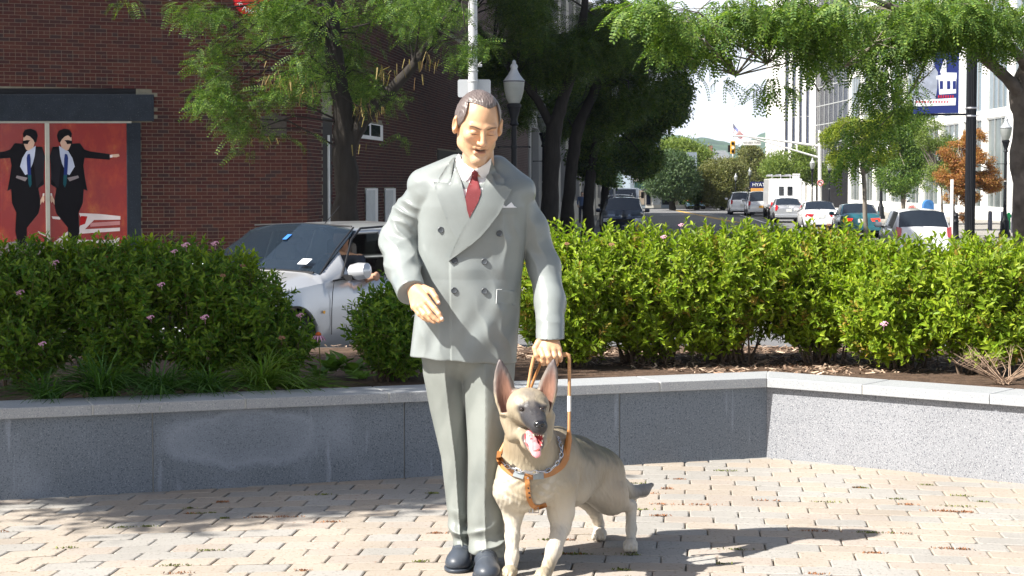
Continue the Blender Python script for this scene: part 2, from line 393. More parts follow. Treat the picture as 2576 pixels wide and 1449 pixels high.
cl2 = [(rng.uniform(-2, 2.3), 5.55+round(rng.uniform(4, 30))*PW_, rng.uniform(.01, .04)) for _ in range(45)]+[(.24, 5.55+12*PW_, .06), (.2, 5.55+12*PW_, .05)]
cl2 = [c for c in cl2 if (pv(c[0], c[1])-WB).dot(nL) > .05 and (pv(c[0], c[1])-WB).dot(nR) > .05]
o = weeds('joint_moss', 2000, None, mat('green_moss', (.13, .15, .035), .9, .3, 30, island=.4), lambda: joint_pt(cl2[rng.integers(len(cl2))])); tag(o, 'green moss and sprouts in the paver joints', 'moss', kind='stuff')

# seat walls: facing panels and coping stones
CT = .44; CH = .052
M_granL = mat('granite_shade_blue', (.150, .174, .205), .55, .10, 2.2, .06, 200, speck=[((.075, .09, .115), 150., .56), ((.26, .29, .32), 190., .62)], spec=.4).copy(); M_granL.name = 'granite_shaded_worn'  # darker, bluer granite copy: the left panels' shade is put into the colour
def worn(m):
    nt = m.node_tree; b = nt.nodes['Principled BSDF']; src = b.inputs['Base Color'].links[0].from_socket; L = nt.links.new
    tc = _n(nt, 'ShaderNodeTexCoord'); wp = _n(nt, 'ShaderNodeTexNoise'); wp.inputs['Scale'].default_value = 5; wp.inputs['Detail'].default_value = 6; L(tc.outputs['Object'], wp.inputs[0])
    c = W(605, 1128, 9.0)-WB; sb = _n(nt, 'ShaderNodeVectorMath', operation='SUBTRACT'); L(tc.outputs['Object'], sb.inputs[0]); sb.inputs[1].default_value = (uL*sL(605)+Vector((0, 0, .235)))
    ml = _n(nt, 'ShaderNodeVectorMath', operation='MULTIPLY'); L(sb.outputs[0], ml.inputs[0]); ml.inputs[1].default_value = (2.6, 0, 6.2)
    ad = _n(nt, 'ShaderNodeVectorMath', operation='ADD'); sc = _n(nt, 'ShaderNodeVectorMath', operation='SCALE'); sc.inputs['Scale'].default_value = .9; L(wp.outputs[1], sc.inputs[0]); L(ml.outputs[0], ad.inputs[0]); L(sc.outputs[0], ad.inputs[1])
    s2 = _n(nt, 'ShaderNodeVectorMath', operation='SUBTRACT'); L(ad.outputs[0], s2.inputs[0]); s2.inputs[1].default_value = (.45, .45, .45)
    ln = _n(nt, 'ShaderNodeVectorMath', operation='LENGTH'); L(s2.outputs[0], ln.inputs[0])
    cr = _n(nt, 'ShaderNodeValToRGB'); e = cr.color_ramp.elements; e[0].position = .35; e[0].color = (.12, .12, .12, 1); e[1].position = 1; e[1].color = (0, 0, 0, 1); q = e.new(.80); q.color = (.36, .36, .36, 1); q = e.new(.62); q.color = (.22, .22, .22, 1)
    L(ln.outputs[1], cr.inputs[0])
    ns = _n(nt, 'ShaderNodeTexNoise'); ns.inputs['Scale'].default_value = 1.7; ns.inputs['Detail'].default_value = 7; L(tc.outputs['Object'], ns.inputs[0]); r = _n(nt, 'ShaderNodeMapRange'); r.inputs[1].default_value = .52; r.inputs[2].default_value = .75; r.inputs[4].default_value = .40; L(ns.outputs[0], r.inputs[0])
    mxm = _n(nt, 'ShaderNodeMath', operation='MAXIMUM'); L(cr.outputs[0], mxm.inputs[0]); L(r.outputs[0], mxm.inputs[1])
    sm = _n(nt, 'ShaderNodeMapping'); sm.inputs['Scale'].default_value = (9, 9, .9); L(tc.outputs['Object'], sm.inputs[0]); sn2 = _n(nt, 'ShaderNodeTexNoise'); sn2.inputs['Scale'].default_value = 2.2; sn2.inputs['Detail'].default_value = 4; L(sm.outputs[0], sn2.inputs[0])
    sr2 = _n(nt, 'ShaderNodeMapRange'); sr2.inputs[1].default_value = .60; sr2.inputs[2].default_value = .74; sr2.inputs[4].default_value = .42; L(sn2.outputs[0], sr2.inputs[0]); m3 = _n(nt, 'ShaderNodeMath', operation='MAXIMUM'); L(mxm.outputs[0], m3.inputs[0]); L(sr2.outputs[0], m3.inputs[1]); mxm = m3
    # rusty dirt just above the paving and grime below the coping
    mx = _n(nt, 'ShaderNodeMix', data_type='RGBA'); L(mxm.outputs[0], mx.inputs[0]); L(src, mx.inputs[6]); mx.inputs[7].default_value = (.36, .40, .47, 1); L(mx.outputs[2], b.inputs['Base Color'])
def seatwall(name, label, start, u, nrm, length, pj, cj, miter):
    root = empty(name, start, label, 'wall')
    Lc = lambda p: p-start
    core = MB(); a = start-nrm*.012; b = start+u*length-nrm*.012
    m0 = -nrm*.30*1.0
    def blk(s0, s1, o0, o1, z0, z1, mi0=0., mi1=0.):
        q = [start+u*(s0+mi0*o0)-nrm*o0, start+u*(s1+mi1*o0)-nrm*o0, start+u*(s1+mi1*o1)-nrm*o1, start+u*(s0+mi0*o1)-nrm*o1]
        return MB().prism([Vector((p.x, p.y, z0)) for p in q], (0, 0, z1-z0))
    blk(0, length, .010, .26, -.10, CT-CH-.001, miter).build('wall_core', M_mort, root, start)
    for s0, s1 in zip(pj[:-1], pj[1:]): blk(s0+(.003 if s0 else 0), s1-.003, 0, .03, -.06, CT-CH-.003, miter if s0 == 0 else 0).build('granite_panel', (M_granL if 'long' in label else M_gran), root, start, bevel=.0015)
    blk(0, length, -.028, .275, CT-CH+.002, CT-.003, miter).build('mortar_bed', M_mort, root, start)
    for s0, s1 in zip(cj[:-1], cj[1:]): blk(s0+(.004 if s0 else .002), s1-.004, -.034, .285, CT-CH, CT, miter if s0 == 0 else 0).build('coping_stone', M_gran2, root, start, bevel=.003)
    return root
def sL(px): # distance along the left wall where its front edge crosses a photo column
    a = (px-CX)/FPX/_ct; return (a*WB.y-WB.x)/(uL.x-a*uL.y)
def sR(px): a = (px-CX)/FPX/_ct; return (a*WB.y-WB.x)/(uR.x-a*uR.y)
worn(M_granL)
cosang = nL.dot(nR); t2 = math.tan(math.acos(cosang)/2)
cjl = sorted([0]+[sL(p) for p in (1655, 1325, 973, 612, 227)]); cjl += [cjl[-1]+1.05*k for k in (1, 2, 3)]
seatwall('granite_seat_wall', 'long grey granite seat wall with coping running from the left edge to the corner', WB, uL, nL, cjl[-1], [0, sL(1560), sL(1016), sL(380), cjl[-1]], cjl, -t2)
cjr = [0, sR(2180), sR(2502), sR(2502)+1.1, sR(2502)+2.2]
seatwall('granite_seat_wall', 'sunlit pale granite seat wall right of the inner corner', WB, uR, nR, cjr[-1], [0, sR(2502)+.4, cjr[-1]], cjr, -t2)
# efflorescence / worn ring on the left wall is in the shade-tinted granite
# soil bed
g = MB(); back = 12.35
g.prism([(LA.x-nL.x*.2, LA.y-nL.y*.2, .05), (WB.x-.0, WB.y+.2, .05), (LR_.x+1, LR_.y+.2, .05), (LR_.x+1.5, back, .05), (LA.x, back-.2, .05)], (0, 0, .345)); bed = struct(g.build('planting_bed', M_soil))
g = MB(); g.b2((LA.x-.3, back-.2, -.5), (LR_.x+1.6, back+.05, .38)); struct(g.build('bed_kerb', M_side))
def bedpt():
    while True:
        p = Vector((rng.uniform(-4, 4.2), rng.uniform(8.8, back), .397))
        if (p-WB).dot(nL) < -.32 and (p-WB).dot(nR) < -.32: return p
P = np.array([bedpt() for _ in range(5200)]); n = len(P)
T = np.array([(-.03, -.004, 0), (.03, -.005, .002), (.028, .006, .004), (-.027, .005, .003)])
V, F = scatter(T, [(0, 1, 2, 3)], P, rotmats(rng.uniform(0, 6.3, n), rng.uniform(-.5, .5, n), rng.uniform(-.5, .5, n)), rng.uniform(.3, 1.2, n))
tag(link('mulch_chips', npmesh('mulch_chips', V, F, mat('bark_chip', (.20, .13, .09), .9, .3, 20, island=.6, trgb=(.42, .32, .24)))), 'shredded bark mulch covering the planting bed', 'mulch', kind='stuff')
# hills
def hills(name, Y, pts, dep, m):
    xs = np.linspace(1200, 2576, 90); V = []; F = []; rows = 14
    yy = np.interp(xs, [p[0] for p in pts], [p[1] for p in pts])
    for r in range(rows):
        t = r/(rows-1)
        for i, x in enumerate(xs):
            top = W(x, yy[i]+1.2*math.sin(i*1.7)+.8*math.sin(i*.63), Y); q = (1-math.cos(t*math.pi))/2
            yo = Y-dep*(1-t); V.append((top.x*(yo/Y)**.3, yo, -1.2+(top.z+1.2)*q*(1+.03*math.sin(i*.9+r)) if r < rows-1 else top.z))
    n = len(xs)
    for r in range(rows-1):
        for i in range(n-1): F.append((r*n+i, r*n+i+1, (r+1)*n+i+1, (r+1)*n+i))
    base = len(V)
    for i in range(n): x, y, z = V[(rows-1)*n+i]; V.append((x, y+dep, -1.2))
    for i in range(n-1): F.append(((rows-1)*n+i, (rows-1)*n+i+1, base+i+1, base+i))
    return struct(MB().add(V, F).build(name, m, smooth=True))
M_hill = mat('wooded_hill', (.055, .095, .045), .95, .55, .03, 1., .12)
hills('hill', 2300, [(1200, 372), (1560, 350), (1690, 341), (1760, 350), (1830, 362), (1890, 378), (1960, 400), (2576, 420)], 700, M_hill)
hills('hill', 2900, [(1200, 430), (1820, 400), (1870, 362), (1910, 338), (1960, 326), (2040, 318), (2300, 330), (2576, 372)], 700, M_hill)
hb_ = MB(); hb_.b2((-3200, -120, -2.2), (3200, 5200, 420)); M_haze = bpy.data.materials.new('haze_air'); M_haze.use_nodes = True; _nt = M_haze.node_tree; _nt.nodes.remove(_nt.nodes['Principled BSDF'])
_v = _nt.nodes.new('ShaderNodeVolumePrincipled'); _v.inputs['Density'].default_value = .00016; _v.inputs['Color'].default_value = (.66, .80, 1, 1); _v.inputs['Anisotropy'].default_value = .3; _nt.links.new(_v.outputs[0], _nt.nodes['Material Output'].inputs['Volume'])
hz_o = hb_.build('haze', M_haze); hz_o['kind'] = 'stuff'; hz_o['label'] = 'thin pale haze over the far hills'
# =================== BUILDINGS ===================
BR = [mat('brick_a', (.050, .013, .012), .88, .12, 20), mat('brick_b', (.062, .018, .014), .88, .12, 20), mat('brick_c', (.038, .013, .013), .88, .12, 20), mat('brick_d', (.072, .024, .018), .88, .12, 20), mat('brick_e', (.034, .017, .018), .88, .12, 20)]
M_bmort = mat('brick_mortar', (.20, .185, .14), .95, .15, 12)
M_dgran = mat('dark_granite', (.016, .021, .03), .6, .25, 5, speck=[((.05, .058, .066), 60., .62)], spec=.12)
M_blk = mat('dark_recess', (.008, .008, .01), .6, .1, 5)
M_alu = mat('anodised_frame', (.36, .35, .31), .4, .08, 8, metal=.3)
M_glass = mat('window_glass', (.02, .025, .03), .06, .05, 3, spec=.9)
M_wht = mat('white_stone', (.72, .71, .68), .8, .06, 3)
FA = Vector((-3.92, 35.06, 0)); fu = Vector((-1, -.386, 0)).normalized(); fn = Vector((.386, -1, 0)).normalized()     # front: corner, leftwards, outward
su = Vector((.11, 1, 0)).normalized(); sn = Vector((1, -.11, 0)).normalized()
bb = empty('brick_building', FA+Vector((0, 0, gz(35))), 'dark red brick corner building with a poster shop window and granite lintel', 'building')
BO = Vector(bb.location)
def FW(px, py, off=0.): return WPL(px, py, FA+fn*off, fn)
def SW(px, py, off=0.): return WPL(px, py, FA+sn*off, sn)
HB = 16
z0 = gz(35)-.3
g = MB(); q = [FA-fn*.005-sn*.005, FA+fu*12-fn*.005, FA+fu*12-fn*12, FA+su*42-sn*12, FA+su*42-sn*.005]
g.prism([Vector((p.x, p.y, z0)) for p in q], (0, 0, HB-z0)); g.build('wall', M_bmort, bb, BO)
def brickwall(o, u, nr, Lg, ztop, skip, ind, umax=1e9):
    obs = []; blk = [MB() for _ in range(1)]; B = blk[0]
    zc = .974; k0 = int((z0-zc)/.0677); k1 = int((ztop-zc)/.0677)
    for k in range(k0, k1):
        z = zc+k*.0677; hd = (k % 6 == 0); pitch = .1016 if hd else .2033; s = -(k % 2)*.1016 if not hd else 0
        while s < Lg:
            a, b = max(s, 0)+.0050, min(s+pitch, Lg)-.0050; s += pitch
            if b-a < .03: continue
            c = o+u*((a+b)/2)+Vector((0, 0, z)); px, py = proj([c]); px, py = px[0], py[0]
            if skip(px, py, c): continue
            mi = random.choices(range(5), (5, 5, 3, 2, 1))[0]
            e = .0288; pr = random.uniform(-.001, .002)
            V = [o+u*x+Vector((0, 0, z+zz_))+nr*d for d in (-.012, pr) for zz_ in (-e, e) for x in (a, b)]
            F = [(4, 5, 7, 6), (0, 1, 5, 4), (2, 6, 7, 3), (0, 4, 6, 2), (1, 3, 7, 5)]
            if ind(px, py) and ind.n < 300 and not hd: ind.n += 1; MB().add(V, F).build('brick', BR[mi], bb, BO)
            else: B.m = mi; B.add(V, F)
    B.build('brickwork', BR, bb, BO)['kind'] = 'stuff'
class Ind:
    n = 0
    def __init__(s, f): s.f = f
    def __call__(s, *a): return s.f(*a)
fskip = lambda px, py, c: px > -162 and ((px < 386 and 221 < py < 306) or (px < 353 and py > 300))
brickwall(FA, fu, fn, 11.5, 5.6, fskip, Ind(lambda px, py: 390 < px < 770 and 440 < py < 600))
sskip = lambda px, py, c: (811 < px < 836) or (918 < px < 947 and py > 473) or (966 < px < 992 and py > 473) or (1099 < px < 1162 and 376 < py < 432) or (903 < px < 962 and 305 < py < 348) or c.y > 60
brickwall(FA, su, sn, 26, 5.9, sskip, Ind(lambda px, py: False))
# upper and far wall faces: plain brick courses too far to tell apart
mbk = bpy.data.materials.new('brick_far'); mbk.use_nodes = True; _nt = mbk.node_tree; _b = _nt.nodes['Principled BSDF']; _b.inputs['Roughness'].default_value = .9
_t = _nt.nodes.new('ShaderNodeTexBrick'); _t.inputs['Color1'].default_value = (.055, .015, .013, 1); _t.inputs['Color2'].default_value = (.042, .014, .013, 1); _t.inputs['Mortar'].default_value = (.15, .14, .11, 1)
_t.inputs['Scale'].default_value = 1; _t.inputs['Brick Width'].default_value = .2033; _t.inputs['Row Height'].default_value = .0677; _t.inputs['Mortar Size'].default_value = .005
_tc = _nt.nodes.new('ShaderNodeTexCoord'); _sx = _nt.nodes.new('ShaderNodeSeparateXYZ'); _ad = _nt.nodes.new('ShaderNodeMath'); _cx = _nt.nodes.new('ShaderNodeCombineXYZ')
_nt.links.new(_tc.outputs['Object'], _sx.inputs[0]); _nt.links.new(_sx.outputs[0], _ad.inputs[0]); _nt.links.new(_sx.outputs[1], _ad.inputs[1]); _nt.links.new(_ad.outputs[0], _cx.inputs[0]); _nt.links.new(_sx.outputs[2], _cx.inputs[1]); _nt.links.new(_cx.outputs[0], _t.inputs[0]); _nt.links.new(_t.outputs[0], _b.inputs['Base Color'])
def quadp(name, pts, m, parent, th): return MB().prism(pts, th).build(name, m, parent, BO)
up = Vector((0, 0, 1))
quadp('upper_wall', [FA+up*5.62, FA+fu*11.5+up*5.62, FA+fu*11.5+up*HB, FA+up*HB], mbk, bb, fn*.01)
quadp('upper_wall', [FA+up*5.92+su*.05, FA+su*26+up*5.92, FA+su*26+up*HB, FA+su*.05+up*HB], mbk, bb, sn*.01)
quadp('rear_wall', [FA+su*26.01+up*z0, FA+su*41.9+up*z0, FA+su*41.9+up*HB, FA+su*26.01+up*HB], mbk, bb, sn*.012)
quadp('parapet', [FA+up*HB+sn*.1+fn*.1, FA+fu*12+up*HB+fn*.1, FA+fu*12-fn*.3+up*HB, FA-fn*.3-sn*.3+up*HB], M_dgran, bb, up*.25)
# shop window
win = MB(); q = [FW(-160, 238), FW(386, 238), FW(386, 305), FW(-160, 305)]
MB().prism([p-fn*.05 for p in q], fn*.11).build('granite_lintel', M_dgran, bb, BO, bevel=.006)
MB().prism([p-fn*.05 for p in [FW(-160, 222), FW(342, 222), FW(342, 237.6), FW(-160, 237.6)]], fn*.045).build('drip_recess', M_blk, bb, BO)
MB().prism([p-fn*.05 for p in [FW(318, 309), FW(353, 309), FW(355, 690), FW(320, 690)]], fn*.085).build('granite_jamb', M_dgran, bb, BO, bevel=.006)
sw = MB(); sw.prism([p-fn*.06 for p in [FW(-160, 303), FW(330, 303), FW(330, 310), FW(-160, 310)]], fn*.1); o_fr = sw.build('window_frame', M_alu, bb, BO)
MB().prism([p-fn*.08 for p in [FW(112, 310.2), FW(122.5, 310.2), FW(126, 690), FW(117, 690)]], fn*.16).build('mullion', M_alu, bb, BO)
M_post = bpy.data.materials.new('poster_red'); M_post.use_nodes = True; _nt = M_post.node_tree; _b = _nt.nodes['Principled BSDF']; _b.inputs['Roughness'].default_value = .25
_tc = _nt.nodes.new('ShaderNodeTexCoord'); _mp = _nt.nodes.new('ShaderNodeMapping'); _mp.inputs['Scale'].default_value = (1.4, 1.4, .8); _nz = _nt.nodes.new('ShaderNodeTexNoise'); _nz.inputs['Scale'].default_value = 2.2; _nz.inputs['Detail'].default_value = 9; _nz.inputs['Roughness'].default_value = .68
_cr = _nt.nodes.new('ShaderNodeValToRGB'); _cr.color_ramp.elements[0].position = .48; _cr.color_ramp.elements[0].color = (.22, .005, .004, 1); _cr.color_ramp.elements[1].position = .72; _cr.color_ramp.elements[1].color = (.38, .09, .012, 1)
_e = _cr.color_ramp.elements.new(.60); _e.color = (.28, .02, .005, 1)
for a, b in ((_tc.outputs['Object'], _mp.inputs[0]), (_mp.outputs[0], _nz.inputs[0]), (_nz.outputs[0], _cr.inputs[0]), (_cr.outputs[0], _b.inputs['Base Color'])): _nt.links.new(a, b)
PD = .012
MB().prism([p for p in [FW(-160, 309, PD), FW(319, 309, PD), FW(321, 690, PD), FW(-160, 690, PD)]], fn*-.018).build('poster', M_post, bb, BO)
pst = [o for o in bpy.data.objects if o.name.startswith('poster')][0]
MC = {k: mat('print_'+k, c, .6, .12, 4, spec=.08) for k, c in dict(black=(.006, .005, .007), dark=(.014, .013, .018), skin=(.55, .36, .27), shirt=(.42, .46, .58), tie=(.015, .03, .14), tie2=(.01, .07, .09), white=(.62, .55, .55), pink=(.45, .2, .2), grey=(.22, .19, .2), red=(.33, .01, .012)).items()}
lay = [0]
def pr(col, pts, mirror=None):
    P = [(x*.2366, y*.2366+298.2) for x, y in pts]; lay[0] += 1; off = PD+.002+.0006*lay[0]
    V = [FW(x, y, off) for x, y in P]
    tri = geometry.tessellate_polygon([V]); o = MB().add(V, [tuple(t) for t in tri]).build('print_shape', MC[col], pst, BO); return o
def pman(f):
    m = lambda *P: [(f(x), y) for x, y in P]
    pr('black', m((0+640-640+560, 300), (640, 300), (700, 340), (760, 268), (850, 262), (900, 330), (960, 350), (1165, 378), (1168, 438), (900, 418), (885, 500), (905, 640), (930, 770), (890, 750), (880, 900), (835, 1000), (845, 1200), (810, 1380), (725, 1390), (722, 1160), (600, 1010), (575, 900), (600, 740), (540, 700), (545, 560), (530, 400)))
    pr('dark', m((640, 300), (700, 350), (560, 330), (535, 420), (545, 640), (620, 740), (640, 560), (655, 440)))
    pr('shirt', m((628, 290), (690, 330), (725, 345), (770, 420), (795, 510), (740, 600), (712, 590), (660, 480), (640, 400)))
    pr('skin', m((640, 215), (660, 180), (720, 175), (760, 200), (762, 250), (748, 290), (730, 330), (705, 342), (655, 310), (640, 260)))
    pr('black', m((622, 250), (605, 180), (625, 130), (680, 108), (740, 118), (765, 160), (755, 205), (725, 178), (690, 190), (655, 225), (640, 255)))
    pr('black', m((685, 232), (720, 228), (768, 238), (765, 268), (715, 272), (700, 245)))
    pr('tie', m((690, 375), (715, 380), (725, 420), (718, 560), (710, 640), (672, 690), (680, 560), (682, 430)))
    pr('tie2', m((676, 600), (712, 600), (706, 690), (690, 735), (672, 700)))
    pr('grey', m((715, 630), (830, 605), (840, 630), (740, 668)))
    pr('white', m((1168, 388), (1200, 382), (1200, 412), (1170, 416)))
    pr('skin', m((1196, 382), (1262, 376), (1272, 400), (1240, 412), (1196, 410)))
    pr('white', m((535, 795), (552, 795), (556, 822), (538, 826)))
    pr('skin', m((538, 824), (556, 820), (578, 868), (580, 920), (560, 880), (548, 900), (536, 870)))
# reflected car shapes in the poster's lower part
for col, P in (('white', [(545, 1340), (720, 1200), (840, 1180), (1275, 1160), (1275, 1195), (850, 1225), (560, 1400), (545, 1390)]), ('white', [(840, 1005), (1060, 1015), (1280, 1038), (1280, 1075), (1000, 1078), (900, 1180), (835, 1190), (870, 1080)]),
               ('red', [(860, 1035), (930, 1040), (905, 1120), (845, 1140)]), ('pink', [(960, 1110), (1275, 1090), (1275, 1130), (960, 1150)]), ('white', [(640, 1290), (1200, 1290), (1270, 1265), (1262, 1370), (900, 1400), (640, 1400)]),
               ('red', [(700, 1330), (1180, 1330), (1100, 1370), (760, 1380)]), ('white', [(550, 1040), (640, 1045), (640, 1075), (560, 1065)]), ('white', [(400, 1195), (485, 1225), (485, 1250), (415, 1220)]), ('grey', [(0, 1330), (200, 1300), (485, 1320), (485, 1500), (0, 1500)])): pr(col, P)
pman(lambda x: x); pman(lambda x: 1008-x)
# plaque, sign
pq = [(655, 292), (672, 292), (676, 287), (690, 285), (700, 288), (703, 292), (720, 292), (720, 342), (655, 342)]
MB().prism([FW(x, y, -.01) for x, y in pq], fn*.045).build('bronze_plaque', mat('bronze', (.05, .042, .035), .5, .3, 14, .3, 30, metal=.3), bb, BO, bevel=.004)
M_red = mat('sign_red', (.50, .012, .02), .4, .05, 5); M_let = mat('sign_white', (.75, .78, .8), .4, .04, 5)
sc = FW(632, -6, .10)
qd = MB(); qd.lathe(sc, [(.30, -.06), (.345, -.05), (.345, .05), (.33, .06), (.01, .06)], 40, fn); sd = qd.build('round_sign', M_red, bb, BO, smooth=40)
def text(s, size, loc, right, upv, depth, m, name, parent, org):
    cu = bpy.data.curves.new(name, 'FONT'); cu.body = s; cu.size = size; cu.extrude = depth; cu.align_x = 'CENTER'; cu.align_y = 'CENTER'; cu.resolution_u = 3
    t = bpy.data.objects.new(name, cu); COL.objects.link(t); dg = bpy.context.evaluated_depsgraph_get(); me = bpy.data.meshes.new_from_object(t.evaluated_get(dg)); bpy.data.objects.remove(t)
    me.materials.clear(); me.materials.append(m); r = Vector(right).normalized(); u = Vector(upv).normalized(); n = r.cross(u)
    R = Matrix((r, u, n)).transposed().to_4x4(); o = link(name, me, parent); o.matrix_local = Matrix.Translation(Vector(loc)-Vector(org))@R; return o
fr = -fu
for ch, ang in zip('KTWEDECH', (-150, -128, -108, -88, -68, -50, -30, -10)):
    a = math.radians(ang); p = sc+fr*(.27*math.cos(a))+up*(.27*math.sin(a))+fn*.066; u_ = -(fr*math.cos(a)+up*math.sin(a)); r_ = u_.cross(fn)*1.0
    text(ch, .125, p, r_, u_, .006, M_let, 'letter', sd, BO)
for x, ch in ((428, 'O'), (528, 'U')): text(ch, .62, FW(x, -26, .12), fr, up, .05, M_let, 'letter', bb, BO)
# side wall openings
def wbox(n_, pts, m, dep, parent=bb): return MB().prism(pts, sn*dep).build(n_, m, parent, BO)
def SR(x0, x1, y0, z1, off):
    a, b = SW(x0, 470, off), SW(x1, 470, off); zt = SW(x0, y0, off).z; return [Vector((a.x, a.y, z1)), Vector((b.x, b.y, z1)), Vector((b.x, b.y, zt)), Vector((a.x, a.y, zt))]
wbox('door_recess', SR(811.5, 835.5, 295, z0, -.012), M_blk, .01); wbox('door_frame', SR(824, 827, 340, z0, 0), mat('pale_frame', (.6, .62, .62), .5), .03)
for x0, x1 in ((918.5, 946.5), (966.5, 991.5)):
    fo = wbox('window_frame', SR(x0, x1, 474, .2, -.01), M_wht, .04); a = MB().prism(SR(x0+2.2, x1-3, 479, .25, .031), sn*.004).build('pane', mat('frosted_pane', (.42, .45, .46), .35), fo, BO)
wbox('window', SR(1100, 1161, 377, 1.86, -.01), M_blk, .03); wbox('window', SR(904, 961, 306, 2.5, -.01), M_wht, .03); wbox('pane', SR(910, 930, 313, 2.58, .021), M_glass, .004); wbox('pane', SR(934, 957, 313, 2.58, .021), M_glass, .004)
c = SW(1066, 146, .09); MB().box(c, (.16, .3, .28)).build('wall_light', M_blk, bb, BO, bevel=.02)

# ---- generic facades ----
M_dglass = mat('black_glass', (.006, .008, .018), .25, .3, .2, spec=.12); M_rglass = mat('reflecting_glass', (.13, .17, .20), .2, .35, .12, spec=.35)
M_mull = mat('mullion_grey', (.30, .31, .31), .5); M_tan = mat('tan_stone', (.40, .34, .27), .85, .08, 1)
def facade(root, org, a, b, zb, zt, nx, nz_, wall, glass, pier=.35, sill=.3, dep=.25, mx=2, skip=()):
    """a wall of real piers and spandrels with panes set back behind them; b-a runs left to right seen from outside"""
    a = Vector(a); b = Vector(b); u = (b-a); Lg = u.length; u.normalize(); n = Vector((u.y, -u.x, 0))
    pw = Lg/nx; ph = (zt-zb)/nz_
    def blk(s0, s1, z_0, z_1, o0, o1, nm, m, par=root):
        q = [a+u*s0-n*o0, a+u*s1-n*o0, a+u*s1-n*o1, a+u*s0-n*o1]; return MB().prism([Vector((p.x, p.y, z_0)) for p in q], (0, 0, z_1-z_0)).build(nm, m, par, org)
    for i in range(nx+1):
        s0, s1 = max(0, i*pw-pier*pw/2), min(Lg, i*pw+pier*pw/2); blk(s0, s1, zb, zt, 0, dep+.1, 'pier', wall)
    for i in range(nx):
        for k in range(nz_):
            if (i, k) in skip: continue
            s0, s1 = i*pw+pier*pw/2, (i+1)*pw-pier*pw/2; z_0, z_1 = zb+k*ph, zb+(k+1)*ph
            if sill > 0: blk(s0, s1, z_0, z_0+sill*ph, .06, dep+.08, 'spandrel', wall)
            w_ = blk(s0, s1, z_0+sill*ph, z_1, dep, dep+.04, 'window', glass)
            for j in range(1, mx):
                t = s0+(s1-s0)*j/mx; blk(t-.035, t+.035, z_0+sill*ph, z_1, dep-.07, dep-.002, 'mullion', M_mull, w_)
            blk(s0, s1, z_1-.07, z_1, dep-.07, dep-.002, 'transom', M_mull, w_)
    return n
def bldg(name, label, foot, zb, zt, m, cat='building'):
    c = sum((Vector(p) for p in foot), Vector())/len(foot); c.z = zb; r = empty(name, c, label, cat)
    MB().prism([Vector((p[0], p[1], zb)) for p in foot], (0, 0, zt-zb)).build('wall', m, r, c); return r, c
def gp(px, Y, z=-.64): return Vector(((px-CX)/FPX*Y, Y, z))
# white tower with vertical dark strips
t0, t1, t2_ = gp(1970, 178), gp(2051, 175), gp(2132, 160); zb = -.64
r, c = bldg('office_tower', 'tall white tower with narrow vertical dark window strips beyond the traffic signal', [t0+Vector((.02, .3, 0)), t1+Vector((0, .3, 0)), t1+Vector((3, 20, 0)), t0+Vector((1, 20, 0))], zb, 46, M_wht)
u = (t1-t0).normalized(); n = Vector((u.y, -u.x, 0)); Lg = (t1-t0).length
for (f0, f1) in ((0, .02), (.14, .24), (.36, .46), (.57, .67), (.79, 1.0)):
    q = [t0+u*Lg*f0, t0+u*Lg*f1, t0+u*Lg*f1-n*.34, t0+u*Lg*f0-n*.34]; MB().prism([Vector((p.x, p.y, zb)) for p in q], (0, 0, 46-zb)).build('pier', M_wht, r, c)
for (f0, f1) in ((.02, .14), (.24, .36), (.46, .57), (.67, .79)):
    for k in range(15):
        z_0 = 2.2+k*2.9; q = [t0+u*Lg*f0-n*.2, t0+u*Lg*f1-n*.2, t0+u*Lg*f1-n*.26, t0+u*Lg*f0-n*.26]
        pn = MB().prism([Vector((p.x, p.y, z_0)) for p in q], (0, 0, 2.86)).build('window', mat('strip_glass', (.05, .06, .10), .25, .25, .3, spec=.25), r, c)
        mid = t0+u*Lg*(f0+f1)/2-n*.17; MB().box((mid.x, mid.y, z_0+1.45), (.05, .05, 2.86)).build('mullion', M_mull, pn, c)
# black glass block next to it
r, c = bldg('black_glass_building', 'black glass building with a pale mullion grid right of the white tower', [t1+Vector((.05, .2, 0)), t2_+Vector((.3, .3, 0)), t2_+Vector((8, 6, 0)), t1+Vector((8, 22, 0))], zb, 42, M_blk)
u = (t2_-t1).normalized(); n = Vector((u.y, -u.x, 0)); Lg = (t2_-t1).length
for i in range(7):
    for k in range(17):
        q = [t1+u*(Lg*(i/7)+.06), t1+u*(Lg*((i+1)/7)-.06)]; z_0 = 3.6+k*1.75
        MB().prism([Vector((q[0].x, q[0].y, z_0)), Vector((q[1].x, q[1].y, z_0)), Vector((q[1].x, q[1].y, z_0+1.67)), Vector((q[0].x, q[0].y, z_0+1.67))], n*.05).build('pane', M_dglass, r, c)
gr = MB()
for i in range(8): p = t1+u*(Lg*i/7)+n*.05; gr.box((p.x, p.y, 21), (.09, .12, 36))
for k in range(18): p = t1+u*Lg/2+n*.05; gr.box((p.x, p.y, 3.56+k*1.75), (.10, Lg, .09), rz=-math.atan2(u.x, u.y))
o = gr.build('mullion_grid', M_mull, r, c); o['kind'] = 'stuff'
# long white office building along the right side
f0, f1 = gp(2132, 158), gp(2690, 92)
r, c = bldg('white_office_building', 'long white office building with tall reflecting window bays along the right pavement', [f0+Vector((.45, .2, 0)), f1+Vector((.45, 0, 0)), f1+Vector((22, 4, 0)), f0+Vector((22, 4, 0))], zb, 26, M_wht)
facade(r, c, f0, f1, 5.4, 26, 11, 4, M_wht, M_rglass, .24, .10, .12, 4)
facade(r, c, f0, f1, -.64, 5.38, 11, 1, M_wht, mat('shop_glass', (.10, .12, .12), .2, .5, .35, spec=.3), .20, .13, .15, 3)
for i in (1, 2, 3, 6): pass
